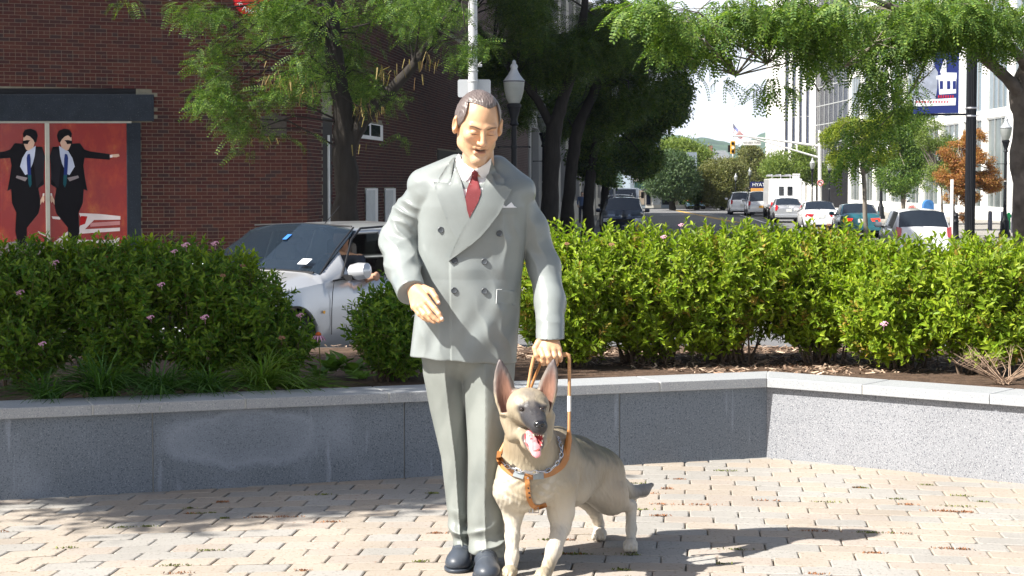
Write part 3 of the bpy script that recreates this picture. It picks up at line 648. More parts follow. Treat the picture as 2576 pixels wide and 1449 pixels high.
# poster boards in the shop windows
uu = (f1-f0).normalized(); nn = Vector((uu.y, -uu.x, 0)); Lf = (f1-f0).length
def onf(px, off=0):  # point on facade line at photo column
    a = (px-CX)/FPX; s = (a*f0.y-f0.x)/(uu.x-a*uu.y); return f0+uu*s+nn*off
for (x0, x1, z_0, z_1, m, nm) in ((2500, 2518, .1, 2.6, mat('poster_cream', (.55, .5, .4), .5), 'window_poster'), (2130, 2160, -.4, 3.6, M_tan, 'entrance_recess'), (2166, 2188, -.4, 3.6, M_tan, 'entrance_recess'), (2380, 2398, .3, 1.9, mat('poster_blue', (.25, .38, .45), .5), 'window_poster')):
    a, b = onf(x0, -.6), onf(x1, -.6); MB().prism([Vector((a.x, a.y, z_0)), Vector((b.x, b.y, z_0)), Vector((b.x, b.y, z_1)), Vector((a.x, a.y, z_1))], nn*.05).build(nm, m, r, c)
# far corner building with turret and green awning
M_gstone = mat('blue_grey_siding', (.20, .24, .28), .8, .1, 3); M_aw = mat('dark_green_awning', (.02, .05, .045), .7, .15, 4); M_pale = mat('pale_cornice', (.5, .48, .43), .8, .1, 3)
b0, b1 = gp(1585, 168, -.77), gp(1752, 168, -.77)
r, c = bldg('corner_shop_building', 'far blue grey corner building with turret windows above a green awning', [b0, b1, b1+Vector((0, 12, 0)), b0+Vector((0, 12, 0))], -.77, 4.4, M_gstone)
tc_ = gp(1618, 168.3, -.77); q = MB(); q.lathe(tc_, [(1.5, 3.2), (1.5, 8.2), (1.75, 8.3), (.02, 10.6)], 12); q.build('turret', M_gstone, r, c)
for a in (-100, -80, -60, -118): 
    d = Vector((math.cos(math.radians(a)), math.sin(math.radians(a)), 0)); p = tc_+d*1.49
    for z_ in (3.2, 5.4):
        w_ = MB().box((p.x, p.y, z_+.3), (.46, .12, 1.5), rz=math.radians(a+90)).build('window_frame', M_wht, r, c); p2 = tc_+d*1.545
        MB().box((p2.x, p2.y, z_+.3), (.32, .06, 1.3), rz=math.radians(a+90)).build('pane', M_dglass, w_, c)
xs0, xs1 = b0.x+.3, b1.x-.2
MB().b2((xs0, 166.6, 1.75), (xs1, 168, 2.35)).build('cornice', M_pale, r, c); MB().b2((xs0, 166.5, 1.05), (xs1, 167.0, 1.72)).build('awning', M_aw, r, c)
MB().b2((xs0+2.3, 166.3, 1.95), (xs0+4.3, 166.5, 2.5)).build('sign_board', mat('pale_sign', (.45, .42, .38), .6), r, c)
shop = [mat('shop_a', (.30, .25, .2), .4, .3, 2), M_dglass, mat('shop_b', (.4, .42, .44), .3, .3, 3), M_blk]
x = xs0; k = 0
while x < xs1-.3:
    w2 = random.uniform(.5, 1.1); f_ = MB().b2((x, 167.85, -.7), (min(xs1, x+w2), 167.99, 1.0)).build('shop_panel', M_pale if k % 3 else M_gstone, r, c)
    MB().b2((x+.08, 167.80, -.4), (min(xs1, x+w2)-.08, 167.85, .9)).build('pane', shop[k % 4], f_, c); x += w2; k += 1
# low shops further right behind the trees
b0, b1 = gp(1756, 176, -.77), gp(1990, 176, -.77)
r, c = bldg('shop_row', 'row of low dark shops behind the street trees left of the queue', [b0, b1, b1+Vector((0, 12, 0)), b0+Vector((0, 12, 0))], -.77, 3.1, mat('dark_tan_wall', (.20, .16, .12), .8, .2, 2))
x = b0.x+.2; k = 0
while x < b1.x-.6:
    f_ = MB().b2((x, 175.9, -.7), (x+.5, 176, 1.2)).build('door_frame' if k % 3 == 0 else 'window_frame', M_pale, r, c); MB().b2((x+.1, 175.86, -.6), (x+.4, 175.9, 1.1)).build('pane', M_dglass, f_, c); x += .85; k += 1
MB().prism([(b0.x+.2, 176, 1.5), (b0.x+.2, 174.9, .9), (b0.x+.2, 176, .9)], (2.3, 0, 0)).build('red_awning', mat('red_awning', (.16, .015, .015), .7), r, c)
# roofs behind
for px, py0, wd, lab, m in ((1810, 402, 60, 'grey roofed house seen above the trees below the hill', mat('slate', (.16, .17, .18), .8, .2, 2)), (1672, 373, 46, 'brick block with green dome behind the street tree', mat('red_block', (.25, .13, .10), .85, .2, 2))):
    p = gp(px, 240, -.7); z1 = W(px, py0, 240).z; hw = wd/2/FPX*240
    r, c = bldg('distant_house', lab, [p+Vector((-hw, 0, 0)), p+Vector((hw, 0, 0)), p+Vector((hw, 9, 0)), p+Vector((-hw, 9, 0))], -.7, z1, mat('house_wall', (.45, .42, .38), .85, .1, 1) if px > 1700 else m)
    if px > 1700: MB().prism([(p.x-hw-.2, p.y-.3, z1), (p.x+hw+.2, p.y-.3, z1), (p.x+hw-.4, p.y+4, z1+1.3), (p.x-hw+.4, p.y+4, z1+1.3)], (0, 4.6, 0)).build('roof', m, r, c); MB().b2((p.x-hw+.3, p.y+2, z1), (p.x-hw+.8, p.y+2.6, z1+1.9)).build('chimney', mat('red_block2', (.25, .13, .10), .85), r, c)
    else: q = MB(); q.lathe((p.x-.4, p.y+.2, z1-.6), [(.8, 0), (.8, .5), (.6, 1.1), (.02, 1.4)], 12); q.build('dome', mat('copper_green', (.18, .30, .25), .7), r, c)
    for k in range(3): wq = p.x-hw+.3+k*hw*.6; w_ = MB().b2((wq, p.y-.06, z1-1.6), (wq+.45, p.y, z1-.6)).build('window', M_dglass, r, c)
# stone row on the left, seen between the street trees
s0 = FA+su*42.6; s1 = s0+su*60
r, c = bldg('stone_building', 'grey stone building row beyond the brick building, seen between the dark trees', [s0-sn*.45, s1-sn*.45, s1-sn*12, s0-sn*12], -.75, 13, M_tan)
facade(r, c, s0, s1, -.6, 13, 12, 3, mat('grey_stone', (.33, .32, .30), .85, .1, 1), M_dglass, .35, .25, .3, 2)
# =================== STATUE OF THE MAN ===================
YS = 7.15; PM = YS/FPX                                                # metres per photo unit at the statue
skin_c = A(.60, .35, .20)
M_skin = mat('painted_skin', skin_c, .42, .09, 45, .15, attr=True, spec=.5)
M_hair = mat('painted_hair', (.125, .098, .09), .36, .22, 40, .6, 110, stretch=(1, .35, .35), spec=.6)
M_suit = mat('painted_suit', (.33, .355, .35), .33, .18, 5, .12, 160, attr=True, spec=.55, speck=[((.185, .21, .215), 3.1, .60)])
M_suit2 = mat('painted_suit_plain', (.215, .236, .232), .33, .18, 5, .12, 160, spec=.55)
M_trou = mat('painted_trousers', (.27, .285, .265), .48, .22, 4, .15, 150, spec=.45, attr=True)
M_shirt = mat('painted_shirt', (.78, .78, .80), .45, .04, 6, .1, 60)
M_tie = mat('painted_tie', (.20, .045, .05), .5, .1, 9, .1, 90, speck=[((.5, .3, .3), 95., .70)])
M_shoe = mat('painted_shoe', (.045, .054, .07), .42, .2, 16, .1, spec=.4)
M_button = mat('painted_button', (.06, .068, .078), .45, .1, 10, spec=.4)
M_rim = mat('painted_piping', (.62, .64, .64), .5, .05, 9)
SO = Vector((-.13, 7.08, 0))
man = empty('man_statue', SO, 'life-size painted statue of a man in a grey double-breasted suit looking down at the dog', 'statue')
w = lambda x, y, Y=YS: np.array(W(x, y, Y), np.float32)
zz = lambda y, Y=YS: float(W(CX, y, Y).z); xx = lambda x, Y=YS: float(W(x, 600, Y).x)

# ---- head ----
HC = w(1203, 319, 7.0)
Rh = np.array(Matrix.Rotation(math.radians(14), 3, 'Z') @ Matrix.Rotation(math.radians(3), 3, 'Y') @ Matrix.Rotation(math.radians(24), 3, 'X'), np.float32)
def hl(P): return (P-HC)@Rh                                           # world -> head frame (face looks along -y)
def f_face(q):
    d = ell(q, (0, .018, .040), (.078, .098, .086))
    d = smin(d, ell(q, (0, -.030, -.022), (.064, .062, .088)), .03)
    for s in (-1, 1):
        d = smin(d, rc(q, (s*.056, .012, -.035), (s*.050, -.006, -.068), .018, .016), .03)
        d = smin(d, rc(q, (s*.050, -.006, -.068), (s*.012, -.074, -.108), .017, .015), .028)
        d = smin(d, ell(q, (s*.043, -.062, -.012), (.021, .022, .018)), .02)
        d = smin(d, rc(q, (s*.012, -.083, .029), (s*.045, -.072, .031), .011, .009), .014)
    d = smin(d, ell(q, (0, -.076, -.104), (.021, .019, .017)), .018)
    for s in (-1, 1):
        d = smax(d, -ell(q, (s*.031, -.101, .010), (.018, .017, .012)), .012)
        d = smin(d, ell(q, (s*.031, -.0795, .0085), (.0155, .0125, .0115)), .004)
        d = smax(d, -rc(q, (s*.019, -.0935, .0035), (s*.043, -.0885, .003), .0016, .0014), .003)   # lid line
    d = smin(d, rc(q, (0, -.088, .024), (0, -.113, -.021), .008, .0105), .011)
    d = smin(d, ell(q, (0, -.112, -.025), (.012, .012, .010)), .006)
    for s in (-1, 1): d = smin(d, ell(q, (s*.013, -.100, -.028), (.0075, .010, .0075)), .006)
    for s in (-1, 1): d = smax(d, -ell(q, (s*.0065, -.107, -.0365), (.0035, .006, .004)), .003)
    d = smin(d, rc(q, (-.020, -.0855, -.050), (.020, -.0855, -.050), .0062, .0062), .008)
    d = smin(d, ell(q, (0, -.0915, -.0505), (.013, .006, .006)), .006)
    d = smin(d, rc(q, (-.017, -.0845, -.0735), (.017, -.0845, -.0735), .0075, .0075), .008)
    d = smax(d, -ell(q, (0, -.096, -.0618), (.026, .018, .0058)), .004)
    for s in (-1, 1):                                                 # ears
        e = ell(q, (s*.087, .012, .002), (.012, .021, .034), np.array(Matrix.Rotation(s*math.radians(22), 3, 'Z'), np.float32))
        e = smax(e, -ell(q, (s*.097, -.002, .006), (.010, .013, .021)), .006)
        e = smin(e, ell(q, (s*.086, .008, -.026), (.007, .010, .011)), .008)
        d = smin(d, e, .007)
    return d
neck_a, neck_b = w(1203, 385, 7.08), w(1200, 470, 7.16)
def f_head(P):
    d = f_face(hl(P)); return smin(d, rc(P, neck_a, neck_b, .060, .072), .025)
def c_head(P):
    q = hl(P); C = np.tile(skin_c, (len(P), 1))
    C = lerpc(C, A(.80, .42, .27), .45*np.clip(gauss(q, (-.045, -.07, -.02), (.03, .04, .025))+gauss(q, (.045, -.07, -.02), (.03, .04, .025))+gauss(q, (0, -.115, -.025), (.015, .02, .015)), 0, 1))
    C = lerpc(C, A(.45, .16, .12), .6*gauss(q, (0, -.094, -.0540), (.023, .02, .0026)) + .9*gauss(q, (0, -.09, -.0700), (.019, .02, .0042)))
    C = lerpc(C, A(.06, .012, .01), 1.6*gauss(q, (0, -.082, -.0618), (.0235, .02, .0044)))
    for s in (-1, 1):
        br = .9*gauss(q, (s*.024, -.09, .0295), (.007, .03, .0022))+gauss(q, (s*.034, -.085, .0325), (.008, .03, .0022))+gauss(q, (s*.046, -.08, .0315), (.008, .03, .0020))+.8*gauss(q, (s*.016, -.09, .0275), (.006, .03, .0020))
        C = lerpc(C, A(.03, .02, .018), 1.3*br)
        C = lerpc(C, A(.10, .05, .04), 1.1*gauss(q, (s*.031, -.09, .0032), (.014, .03, .0020)))
        C = lerpc(C, A(.62, .30, .2), .35*gauss(q, (s*.031, -.085, .019), (.018, .03, .009)))
    C = lerpc(C, A(.42, .35, .30), .22*sstep(-q[:, 2], .05, .10))
    return C
head_o, head_m = sdfobj('head', f_head, HC-.19, HC+A(.13, .2, .16), .0024, M_skin, man, SO, c_head)
def f_hair(P):
    q = hl(P)
    th = .0042+.0005*np.sin(q[:, 0]*520+q[:, 2]*120+5*np.sin(q[:, 1]*40))+.0015*np.sin(q[:, 0]*60+q[:, 1]*30)
    d = smin(ell(q, (0, .020, .043), (.082, .101, .087)), ell(q, (0, .045, .0), (.074, .068, .075)), .03)-th
    # hairline: receding temples, widow's dip, sideburn and nape
    line = .121-.016*gauss(q*A(1, 0, 0), (.016, 0, 0), (.034, 1, 1))+.000*q[:, 0]
    lim = np.where(q[:, 1] < -.0, line-(q[:, 1]+.085)*.28, line-.024-(q[:, 1])*1.9)
    side = sstep(np.abs(q[:, 0]), .052, .074); lim2 = np.where(q[:, 1] > -.048, .010-(q[:, 1]+.03)*.9, .14)
    lim = lim*(1-side)+np.minimum(lim, lim2)*side
    lim = np.maximum(lim, -.070)
    d = d+.0052*(1-sstep(q[:, 2]-lim, .0, .020))
    d = smax(d, lim-q[:, 2], .004)
    d = np.maximum(d, -(ell(q, (0, .018, .040), (.070, .09, .078))))
    return d
sdfobj('hair', f_hair, HC-.17, HC+A(.14, .2, .17), .0026, M_hair, man, SO)

# ---- jacket ----
_y = [395, 425, 450, 480, 520, 600, 700, 780, 840, 895, 930]
_l = [1110, 1075, 1056, 1050, 1050, 1052, 1052, 1044, 1037, 1031, 1029]
_r = [1285, 1312, 1330, 1334, 1334, 1326, 1312, 1308, 1304, 1300, 1300]
_b = [.075, .100, .112, .122, .130, .130, .122, .128, .134, .138, .138]
_z = np.array([zz(y) for y in _y])[::-1]; _lx = np.array([xx(x) for x in _l])[::-1]; _rx = np.array([xx(x) for x in _r])[::-1]; _bb = np.array(_b)[::-1]
HEMZ = (zz(894), zz(911))
def fold(P, c, s, d, amp, freq, ph=0.):
    """a few cloth creases running across direction d, fading away from c"""
    d = np.asarray(d, np.float32); d = d/np.linalg.norm(d); u = P@d
    wob = .35*np.sin(P[:, 0]*31+P[:, 2]*23+ph)+.3*np.sin(P[:, 2]*47-P[:, 0]*29+ph*2)
    return amp*gauss(P, c, s)*(1-np.abs(np.sin(.5*(u*freq+wob*2+ph))))*2-amp*gauss(P, c, s)
sh_l, el_l, cu_l = w(1082, 487, 7.15), w(1003, 606, 7.20), w(1034, 732, 6.95)
sh_r, el_r, cu_r = w(1293, 498, 7.15), w(1369, 672, 7.17), w(1384, 866, 6.99)
def sleeve_l(P):
    d = chain(P, [sh_l, w(1035, 545, 7.2), el_l, w(1012, 672, 7.08), cu_l+(cu_l-w(1012, 672, 7.08))*.28], [.083, .076, .0735, .064, .055], .03)
    ax = (cu_l-w(1012, 672, 7.08)); ax /= np.linalg.norm(ax)
    d = np.maximum(d, (P-cu_l)@ax-.012)
    d = d-fold(P, w(1010, 525, 7.10), (.07, .12, .055), (.55, .2, 1), .0060, 150)-fold(P, w(995, 590, 7.10), (.08, .12, .06), (.95, .0, .8), .0055, 135, 1.2)-fold(P, w(1010, 655, 7.05), (.09, .1, .07), (-.35, -.3, 1), .0045, 120, 2.)
    return d
def sleeve_r(P):
    d = chain(P, [sh_r, w(1335, 575, 7.18), el_r, w(1384, 760, 7.1), cu_r], [.072, .065, .061, .057, .0545], .03)
    d = np.maximum(d, -(P[:, 2]-zz(852, 7.0)))
    d = d-fold(P, w(1345, 600, 7.1), (.07, .1, .14), (.9, 0, .35), .0035, 110, 1.)-fold(P, w(1385, 800, 7.0), (.07, .1, .05), (.5, 0, 1), .0025, 100, 1.5)
    return d
def f_jacket(P):
    z = P[:, 2]; l = np.interp(z, _z, _lx); r = np.interp(z, _z, _rx); b = np.interp(z, _z, _bb); a = (r-l)/2; cx = (l+r)/2
    n = 2.35; q = (np.abs((P[:, 0]-cx)/a)**n+np.abs((P[:, 1]-YS)/b)**n)**(1/n)
    d = (q-1)*np.minimum(a, b)*.85
    d = smax(d, z-zz(440), .05)
    y1, y2 = w(1150, 425), w(1068, 466); d = smin(d, rc(P, y1, y2, .058, .068), .03)
    y1, y2 = w(1250, 427), w(1304, 482); d = smin(d, rc(P, y1, y2, .056, .064), .03)
    d = smax(d, -rc(P, w(1197, 425, 7.05), w(1197, 320, 7.13), .058, .075), .012)          # opening for the neck
    # sleeves meet the body in a seam
    sl, sr = sleeve_l(P), sleeve_r(P)
    # chest drape and waist folds
    fr = sstep(-(P[:, 1]-YS), .0, .06)
    d = d-.0035*fr*np.sin((P[:, 0]-.25*z)*38+1)*gauss(P, w(1240, 720, 7.0), (.12, .2, .22))
    d = d-fold(P, w(1262, 820, 7.0), (.07, .12, .14), (1, 0, .32), .0045, 95, .6)
    d = d-fold(P, w(1090, 840, 7.0), (.07, .12, .12), (1, 0, .1), .003, 80, 2.)
    d = d-fold(P, w(1270, 600, 7.0), (.05, .12, .09), (1, 0, .1), .0035, 120, 1.)
    # overlapping front edge of the double-breasted closure
    xe = np.interp(z, [zz(900), zz(655)], [xx(1137), xx(1134)])
    d = d-.0055*fr*sstep(P[:, 0], xe-.002, xe+.002)*sstep(P[:, 0], xx(1300), xx(1200))*sstep(-z, -zz(640), -zz(680))
    hem = HEMZ[0]+(HEMZ[1]-HEMZ[0])*np.clip((P[:, 0]-xx(1032))/(xx(1300)-xx(1032)), 0, 1)
    d = np.maximum(d, hem-z)
    d = d-.0018*fr*np.sin(P[:, 0]*52+4*np.sin(P[:, 2]*9+1))*sstep(-z, -1.25, -1.0)
    inner = np.maximum((q-.90)*np.minimum(a, b)*.85, z-hem-.05); d = np.maximum(d, -inner)
    d = smin(d, sl, .005); d = smin(d, sr, .005)
    return d
def c_suit(P):
    C = np.tile(A(.215, .236, .232), (len(P), 1)); C *= (1+.06*np.sin(P[:, 0]*19+3*np.sin(P[:, 2]*11)))[:, None]
    C = lerpc(C, A(.18, .20, .21), .45*gauss(P, w(1230, 700, 7.0), (.08, .2, .12))+.35*gauss(P, w(1270, 840, 7.0), (.07, .2, .1)))  # darker mid front: the jacket's shading is put into its colour
    return C
jk, jkm = sdfobj('jacket', f_jacket, w(940, 960, 6.80)-.02, w(1440, 385, 7.34)+.02, .0046, M_suit, man, SO, c_suit)

# ---- trousers ----
def leg(P, T, n=1.5, cr=0.):
    z = P[:, 2]; T = T[::-1]
    zs = np.array([zz(t[0], t[3]) for t in T]); l = np.interp(z, zs, [xx(t[1], t[3]) for t in T]); r = np.interp(z, zs, [xx(t[2], t[3]) for t in T])
    cy = np.interp(z, zs, [t[3] for t in T]); b = np.interp(z, zs, [t[4] for t in T]); a = (r-l)/2; cx = (l+r)/2
    px = (P[:, 0]-cx)/a
    n = np.interp(z, [.10, .34], [2.5, n])
    q = (np.abs(px)**n+np.abs((P[:, 1]-cy)/b)**n)**(1/n)
    return (q-1)*np.minimum(a, b)*.85-.0065*np.exp(-np.abs(px-cr)/.09)*(P[:, 1] < cy)*sstep(-z, -zz(850), -zz(930))
LL = [(860, 1056, 1185, 7.16, .105), (940, 1060, 1182, 7.17, .105), (1030, 1078, 1184, 7.17, .10), (1150, 1108, 1184, 7.17, .092), (1250, 1122, 1182, 7.17, .088), (1330, 1132, 1184, 7.17, .090), (1368, 1142, 1188, 7.16, .096), (1400, 1146, 1190, 7.16, .098)]
LR = [(860, 1160, 1296, 7.14, .105), (940, 1162, 1292, 7.12, .11), (1030, 1168, 1284, 7.10, .105), (1150, 1174, 1276, 7.08, .098), (1250, 1176, 1272, 7.06, .092), (1330, 1178, 1274, 7.05, .095), (1380, 1180, 1276, 7.04, .10), (1430, 1182, 1276, 7.04, .102)]
def f_trou(P):
    zl = zz(1372, 7.1)+.05*(P[:, 0]-xx(1165)); zr = zz(1397, 6.98)-.12*(P[:, 0]-xx(1225))
    a = leg(P, LL); b = leg(P, LR, 1.4, -.10)
    a = a-fold(P, w(1160, 1335, 7.1), (.08, .12, .05), (.35, 0, 1), .009, 95, 1.)-.004*np.sin(P[:, 2]*9+P[:, 0]*24)
    b = b-fold(P, w(1235, 1360, 7.0), (.09, .12, .05), (-.45, 0, 1), .010, 95, .4)-.004*np.sin(P[:, 2]*8-P[:, 0]*28+2)
    a = np.maximum(a, zl-P[:, 2]); b = np.maximum(b, zr-P[:, 2])
    hip = (ell(P, w(1172, 880, 7.15), (.175, .115, .12)))
    d = smin(a, b, .006); d = smin(d, hip, .02)
    d = smax(d, P[:, 2]-zz(872), .01)
    return d
def c_trou(P):
    C = np.tile(A(.205, .22, .205), (len(P), 1))
    C = lerpc(C, A(.15, .165, .155), .5*sstep(np.sin(P[:, 2]*17+5*np.sin(P[:, 0]*15)), .2, 1))
    return C
sdfobj('trousers', f_trou, w(1040, 1425, 6.90)-.02, w(1310, 860, 7.30)+.02, .0048, M_trou, man, SO, c_trou)

# ---- shoes ----
def shoe(c, yaw, L=.30):
    R = np.array(Matrix.Rotation(yaw, 3, 'Z'), np.float32); c = np.asarray(c, np.float32)
    def f(P):
        q = (P-c)@R                                                    # toe along -y, origin under the ankle
        d = rc(q, (0, .02, .045), (0, -.11, .040), .044, .040)
        d = smin(d, ell(q, (0, -.150, .030), (.050, .062, .040)), .03)
        d = smin(d, rc(q, (0, .035, .045), (0, .04, .075), .040, .036), .02)
        d = smin(d, rc(q, (0, -.01, .052), (0, -.075, .052), .032, .024), .03)
        d = d+.0035*gauss(q, (0, -.100, .07), (.06, .0035, .05))       # toe-cap seam
        d = smax(d, -(q[:, 2]-.014), .004)
        sole = np.maximum(np.maximum(smin(ell(q, (0, -.135, .01), (.056, .085, .05)), rc(q, (0, .03, .01), (0, -.08, .01), .046, .046), .03), q[:, 2]-.0135), .001-q[:, 2])
        return np.minimum(d, sole)
    return f
SH = [(WG(1164, 1436, 0)+Vector((0, .165, 0)), -.12), (WG(1222, 1462, 0)+Vector((0, .17, 0)), .03)]
for i, (c, yaw) in enumerate(SH):
    so, sm_ = sdfobj('shoe', shoe(c, yaw), np.array(c)-A(.1, .25, .01), np.array(c)+A(.1, .11, .16), .004, M_shoe, man, SO)
    b = MB()
    for k in range(3):
        yk = -.050-.020*k; z0 = .095-.010*k-.001
        Rz = Matrix.Rotation(yaw, 3, 'Z')
        b.tube([Rz@Vector((x, yk, z0+.004-abs(x)*.55))+c for x in (-.020, -.007, .007, .020)], .0024, 6)
    b.build('shoe_laces', M_button, man, SO, smooth=True)

# ---- hands ----
def c_hand(P):
    C = np.tile(A(.57, .33, .19), (len(P), 1)); C *= (1+.06*np.sin(P[:, 0]*140+P[:, 2]*90))[:, None]; return C
def hand(fs, palm, extra=None):
    def f(P):
        d = None
        for p in palm: v = chain(P, p[0], p[1], .01); d = v if d is None else smin(d, v, .012)
        for pts, rs in fs: d = smin(d, chain(P, pts, rs, .004), .0045)
        if extra: d = extra(P, d)
        return d
    return f
wl = w(1036, 726, 6.96)
K = [w(1076, 757, 6.845), w(1066, 766, 6.86), w(1054, 772, 6.875), w(1042, 772, 6.89)]
FL = [([K[0], w(1094, 777, 6.815), w(1105, 791, 6.80), w(1112, 804, 6.795)], [.0125, .0112, .0098, .0078]),
      ([K[1], w(1082, 790, 6.83), w(1094, 801, 6.825), w(1104, 808, 6.82)], [.0125, .0108, .0095, .0076]),
      ([K[2], w(1068, 792, 6.85), w(1081, 803, 6.845), w(1092, 810, 6.84)], [.0120, .0105, .0092, .0074]),
      ([K[3], w(1055, 790, 6.87), w(1066, 800, 6.865), w(1077, 807, 6.86)], [.0112, .0095, .0083, .0066]),
      ([w(1066, 727, 6.92), w(1086, 733, 6.87), w(1096, 748, 6.845), w(1103, 762, 6.835)], [.017, .0125, .0108, .0085])]
PL = [([wl+A(.006, .0, .012), k], [.027, .0135]) for k in K]+[([w(1010, 690, 7.03), wl], [.030, .028])]
hl_o, hlm = sdfobj('hand', hand(FL, PL), w(1000, 815, 6.79)-.015, w(1120, 690, 7.04)+.01, .0021, M_skin, man, SO, c_hand)
wr = w(1384, 846, 7.0)
K2 = [w(1362, 882, 6.945), w(1377, 882, 6.938), w(1392, 881, 6.943), w(1405, 880, 6.952)]
FR = []
for i, (k, x, yb, r) in enumerate(zip(K2, (1367, 1381, 1396, 1409), (914, 916, 912, 906), (.0118, .0120, .0112, .0100))):
    Y0 = (6.925, 6.92, 6.925, 6.935)[i]
    FR.append(([k, w(x, 897, Y0), w(x+.5, yb-6, Y0+.006), w(x, yb, Y0+.030), w(x-2, yb-8, Y0+.055)], [r*1.1, r, r*.96, r*.88, r*.75]))
FR.append(([w(1356, 862, 6.97), w(1347, 876, 6.955), w(1350, 894, 6.945), w(1357, 905, 6.945)], [.016, .0125, .0112, .009]))
PR = [([wr, k], [.029, .0135]) for k in K2]+[([wr+A(0, .0, .05), wr], [.030, .030])]
hr_o, hrm = sdfobj('hand', hand(FR, PR), w(1328, 925, 6.90)-.01, w(1424, 830, 7.03)+.01, .0021, M_skin, man, SO, c_hand)
# upper teeth
b = MB()
RhM = Matrix([[float(x) for x in r] for r in Rh]); HCv = Vector([float(x) for x in HC])
b.add([RhM @ Vector(p)+HCv for p in ((-.015, -.0845, -.0550), (.015, -.0845, -.0550), (.013, -.0835, -.0590), (-.013, -.0835, -.0590), (0, -.0900, -.0550), (0, -.0890, -.0590))], [(0, 4, 5, 3), (4, 1, 2, 5)])
b.build('upper_teeth', mat('painted_teeth', (.62, .56, .46), .4), man, SO)['label'] = 'upper teeth showing in the open mouth'
b = MB(); b.tube([w(1391+4*math.cos(a), 900.5+1.6*math.sin(a), 6.9235-.0125*abs(math.cos(a*.5-.8))) for a in [0, .6, 1.2, 1.8, 2.4, 3.0]], .0016, 6)
# finger nails
Mnail = mat('painted_nail', (.85, .62, .55), .25, .03, 9)
for p, d in ((w(1111.5, 801, 6.786), (.006, .003, .009)), (w(1103, 760, 6.826), (.006, .003, .0085))):
    n = MB(); n.lathe(p, [(.001, -.004), (.0055, -.002), (.006, 0), (.001, .002)], 10, Vector((.15, -1, .25)))
    n.build('fingernail', Mnail, man, SO, smooth=True)

# ---- things that lie on the jacket front ----
def bvh_of(*ms):
    V = []; F = []
    for P, Fq in ms:
        n = len(V); V += P.tolist(); F += (Fq+n).tolist()
    return BVHTree.FromPolygons(V, F)
BJ = bvh_of(jkm, head_m)
def hitp(bvh, x, y, dflt=None):
    r = ray(x, y).normalized(); h = bvh.ray_cast(CAMP, r)
    return h[0] if h[0] is not None else dflt
def smoothclose(P, n=8):
    return P
def patch(name, poly, bvh, th, m, parent, org, step=5., back=.004, maxd=None, relax=0, colr=None, mats=None):
    """a panel of real thickness lying on the carved surface below it; poly in photo units"""
    n = len(poly); bp = []
    for i in range(n):
        a, c = Vector(poly[i]), Vector(poly[(i+1) % n]); k = max(1, int((c-a).length/step))
        bp += [a+(c-a)*j/k for j in range(k)]
    nb = len(bp); xs = [p.x for p in bp]; ys = [p.y for p in bp]; pts = list(bp)
    y = min(ys)+step*.7
    while y < max(ys):
        x = min(xs)+step*.7
        while x < max(xs): pts.append(Vector((x, y))); x += step
        y += step
    r = geometry.delaunay_2d_cdt(pts, [(i, (i+1) % nb) for i in range(nb)], [], 1, 1e-4)
    vs, es, fs = r[0], r[1], r[2]
    base = [hitp(bvh, v.x, v.y) for v in vs]; good = [b for b in base if b is not None]
    dist = [((b-CAMP).length if b is not None else None) for b in base]
    md = sorted(d for d in dist if d)[len(good)//2]
    dist = [md if d is None or abs(d-md) > (maxd or .5) else d for d in dist]
    nb_ = [[] for _ in vs]
    for a, c in es: nb_[a].append(c); nb_[c].append(a)
    for _ in range(relax): dist = [dist[i]*.4+.6*sum(dist[j] for j in nb_[i])/max(1, len(nb_[i])) for i in range(len(vs))]
    rs = [ray(v.x, v.y).normalized() for v in vs]
    T = [CAMP+rs[i]*(dist[i]-th) for i in range(len(vs))]; B = [CAMP+rs[i]*(dist[i]+back) for i in range(len(vs))]
    cnt = {}
    for f in fs:
        for i in range(len(f)): e = (f[i], f[(i+1) % len(f)]); cnt[e] = 1
    F = [tuple(f) for f in fs]+[tuple(len(vs)+i for i in reversed(f)) for f in fs]
    for (a, c) in cnt:
        if (c, a) not in cnt: F.append((a, a+len(vs), c+len(vs), c))
    mb = MB(); mb.add(T+B, F); o = mb.build(name, m, parent, org, smooth=50)
    bm_fix(o); return o
J = lambda *p: [(x*.5144+894.5, y*.5144+186.4) for x, y in p]
patch('shirt_front', J((500, 470), (575, 462), (640, 480), (625, 560), (600, 650), (556, 705), (540, 650), (525, 580), (508, 520)), BJ, .003, M_shirt, man, SO, relax=10)
patch('tie', J((570, 478), (584, 472), (598, 482), (597, 505), (606, 545), (613, 578), (600, 625), (557, 703), (545, 665), (537, 605), (545, 560), (566, 508)), BJ, .016, M_tie, man, SO, relax=6)
patch('tie_knot', J((568, 480), (584, 472), (600, 482), (596, 503), (582, 512), (568, 506)), BJ, .024, M_tie, man, SO, relax=6)
patch('lapel', J((486, 418), (500, 470), (516, 520), (530, 585), (545, 650), (556, 705), (530, 770), (500, 815), (470, 765), (440, 700), (405, 610), (378, 524), (420, 532), (460, 537), (482, 470)), BJ, .011, M_suit2, man, SO, relax=9)
patch('lapel', J((655, 470), (640, 500), (622, 560), (605, 625), (580, 670), (556, 703), (525, 755), (495, 815), (470, 870), (455, 915), (478, 898), (520, 868), (565, 835), (612, 795), (655, 745), (700, 685), (735, 622), (766, 562), (745, 548), (712, 543), (690, 541)), BJ, .014, M_suit2, man, SO, relax=9)
patch('jacket_collar', J((486, 405), (478, 440), (470, 490), (461, 536), (430, 533), (395, 527), (420, 490), (450, 440), (478, 408)), BJ, .0085, M_suit2, man, SO, relax=9)
patch('jacket_collar', J((660, 408), (672, 440), (690, 480), (728, 512), (726, 541), (690, 541), (655, 530), (640, 500), (650, 450)), BJ, .0085, M_suit2, man, SO, relax=9)
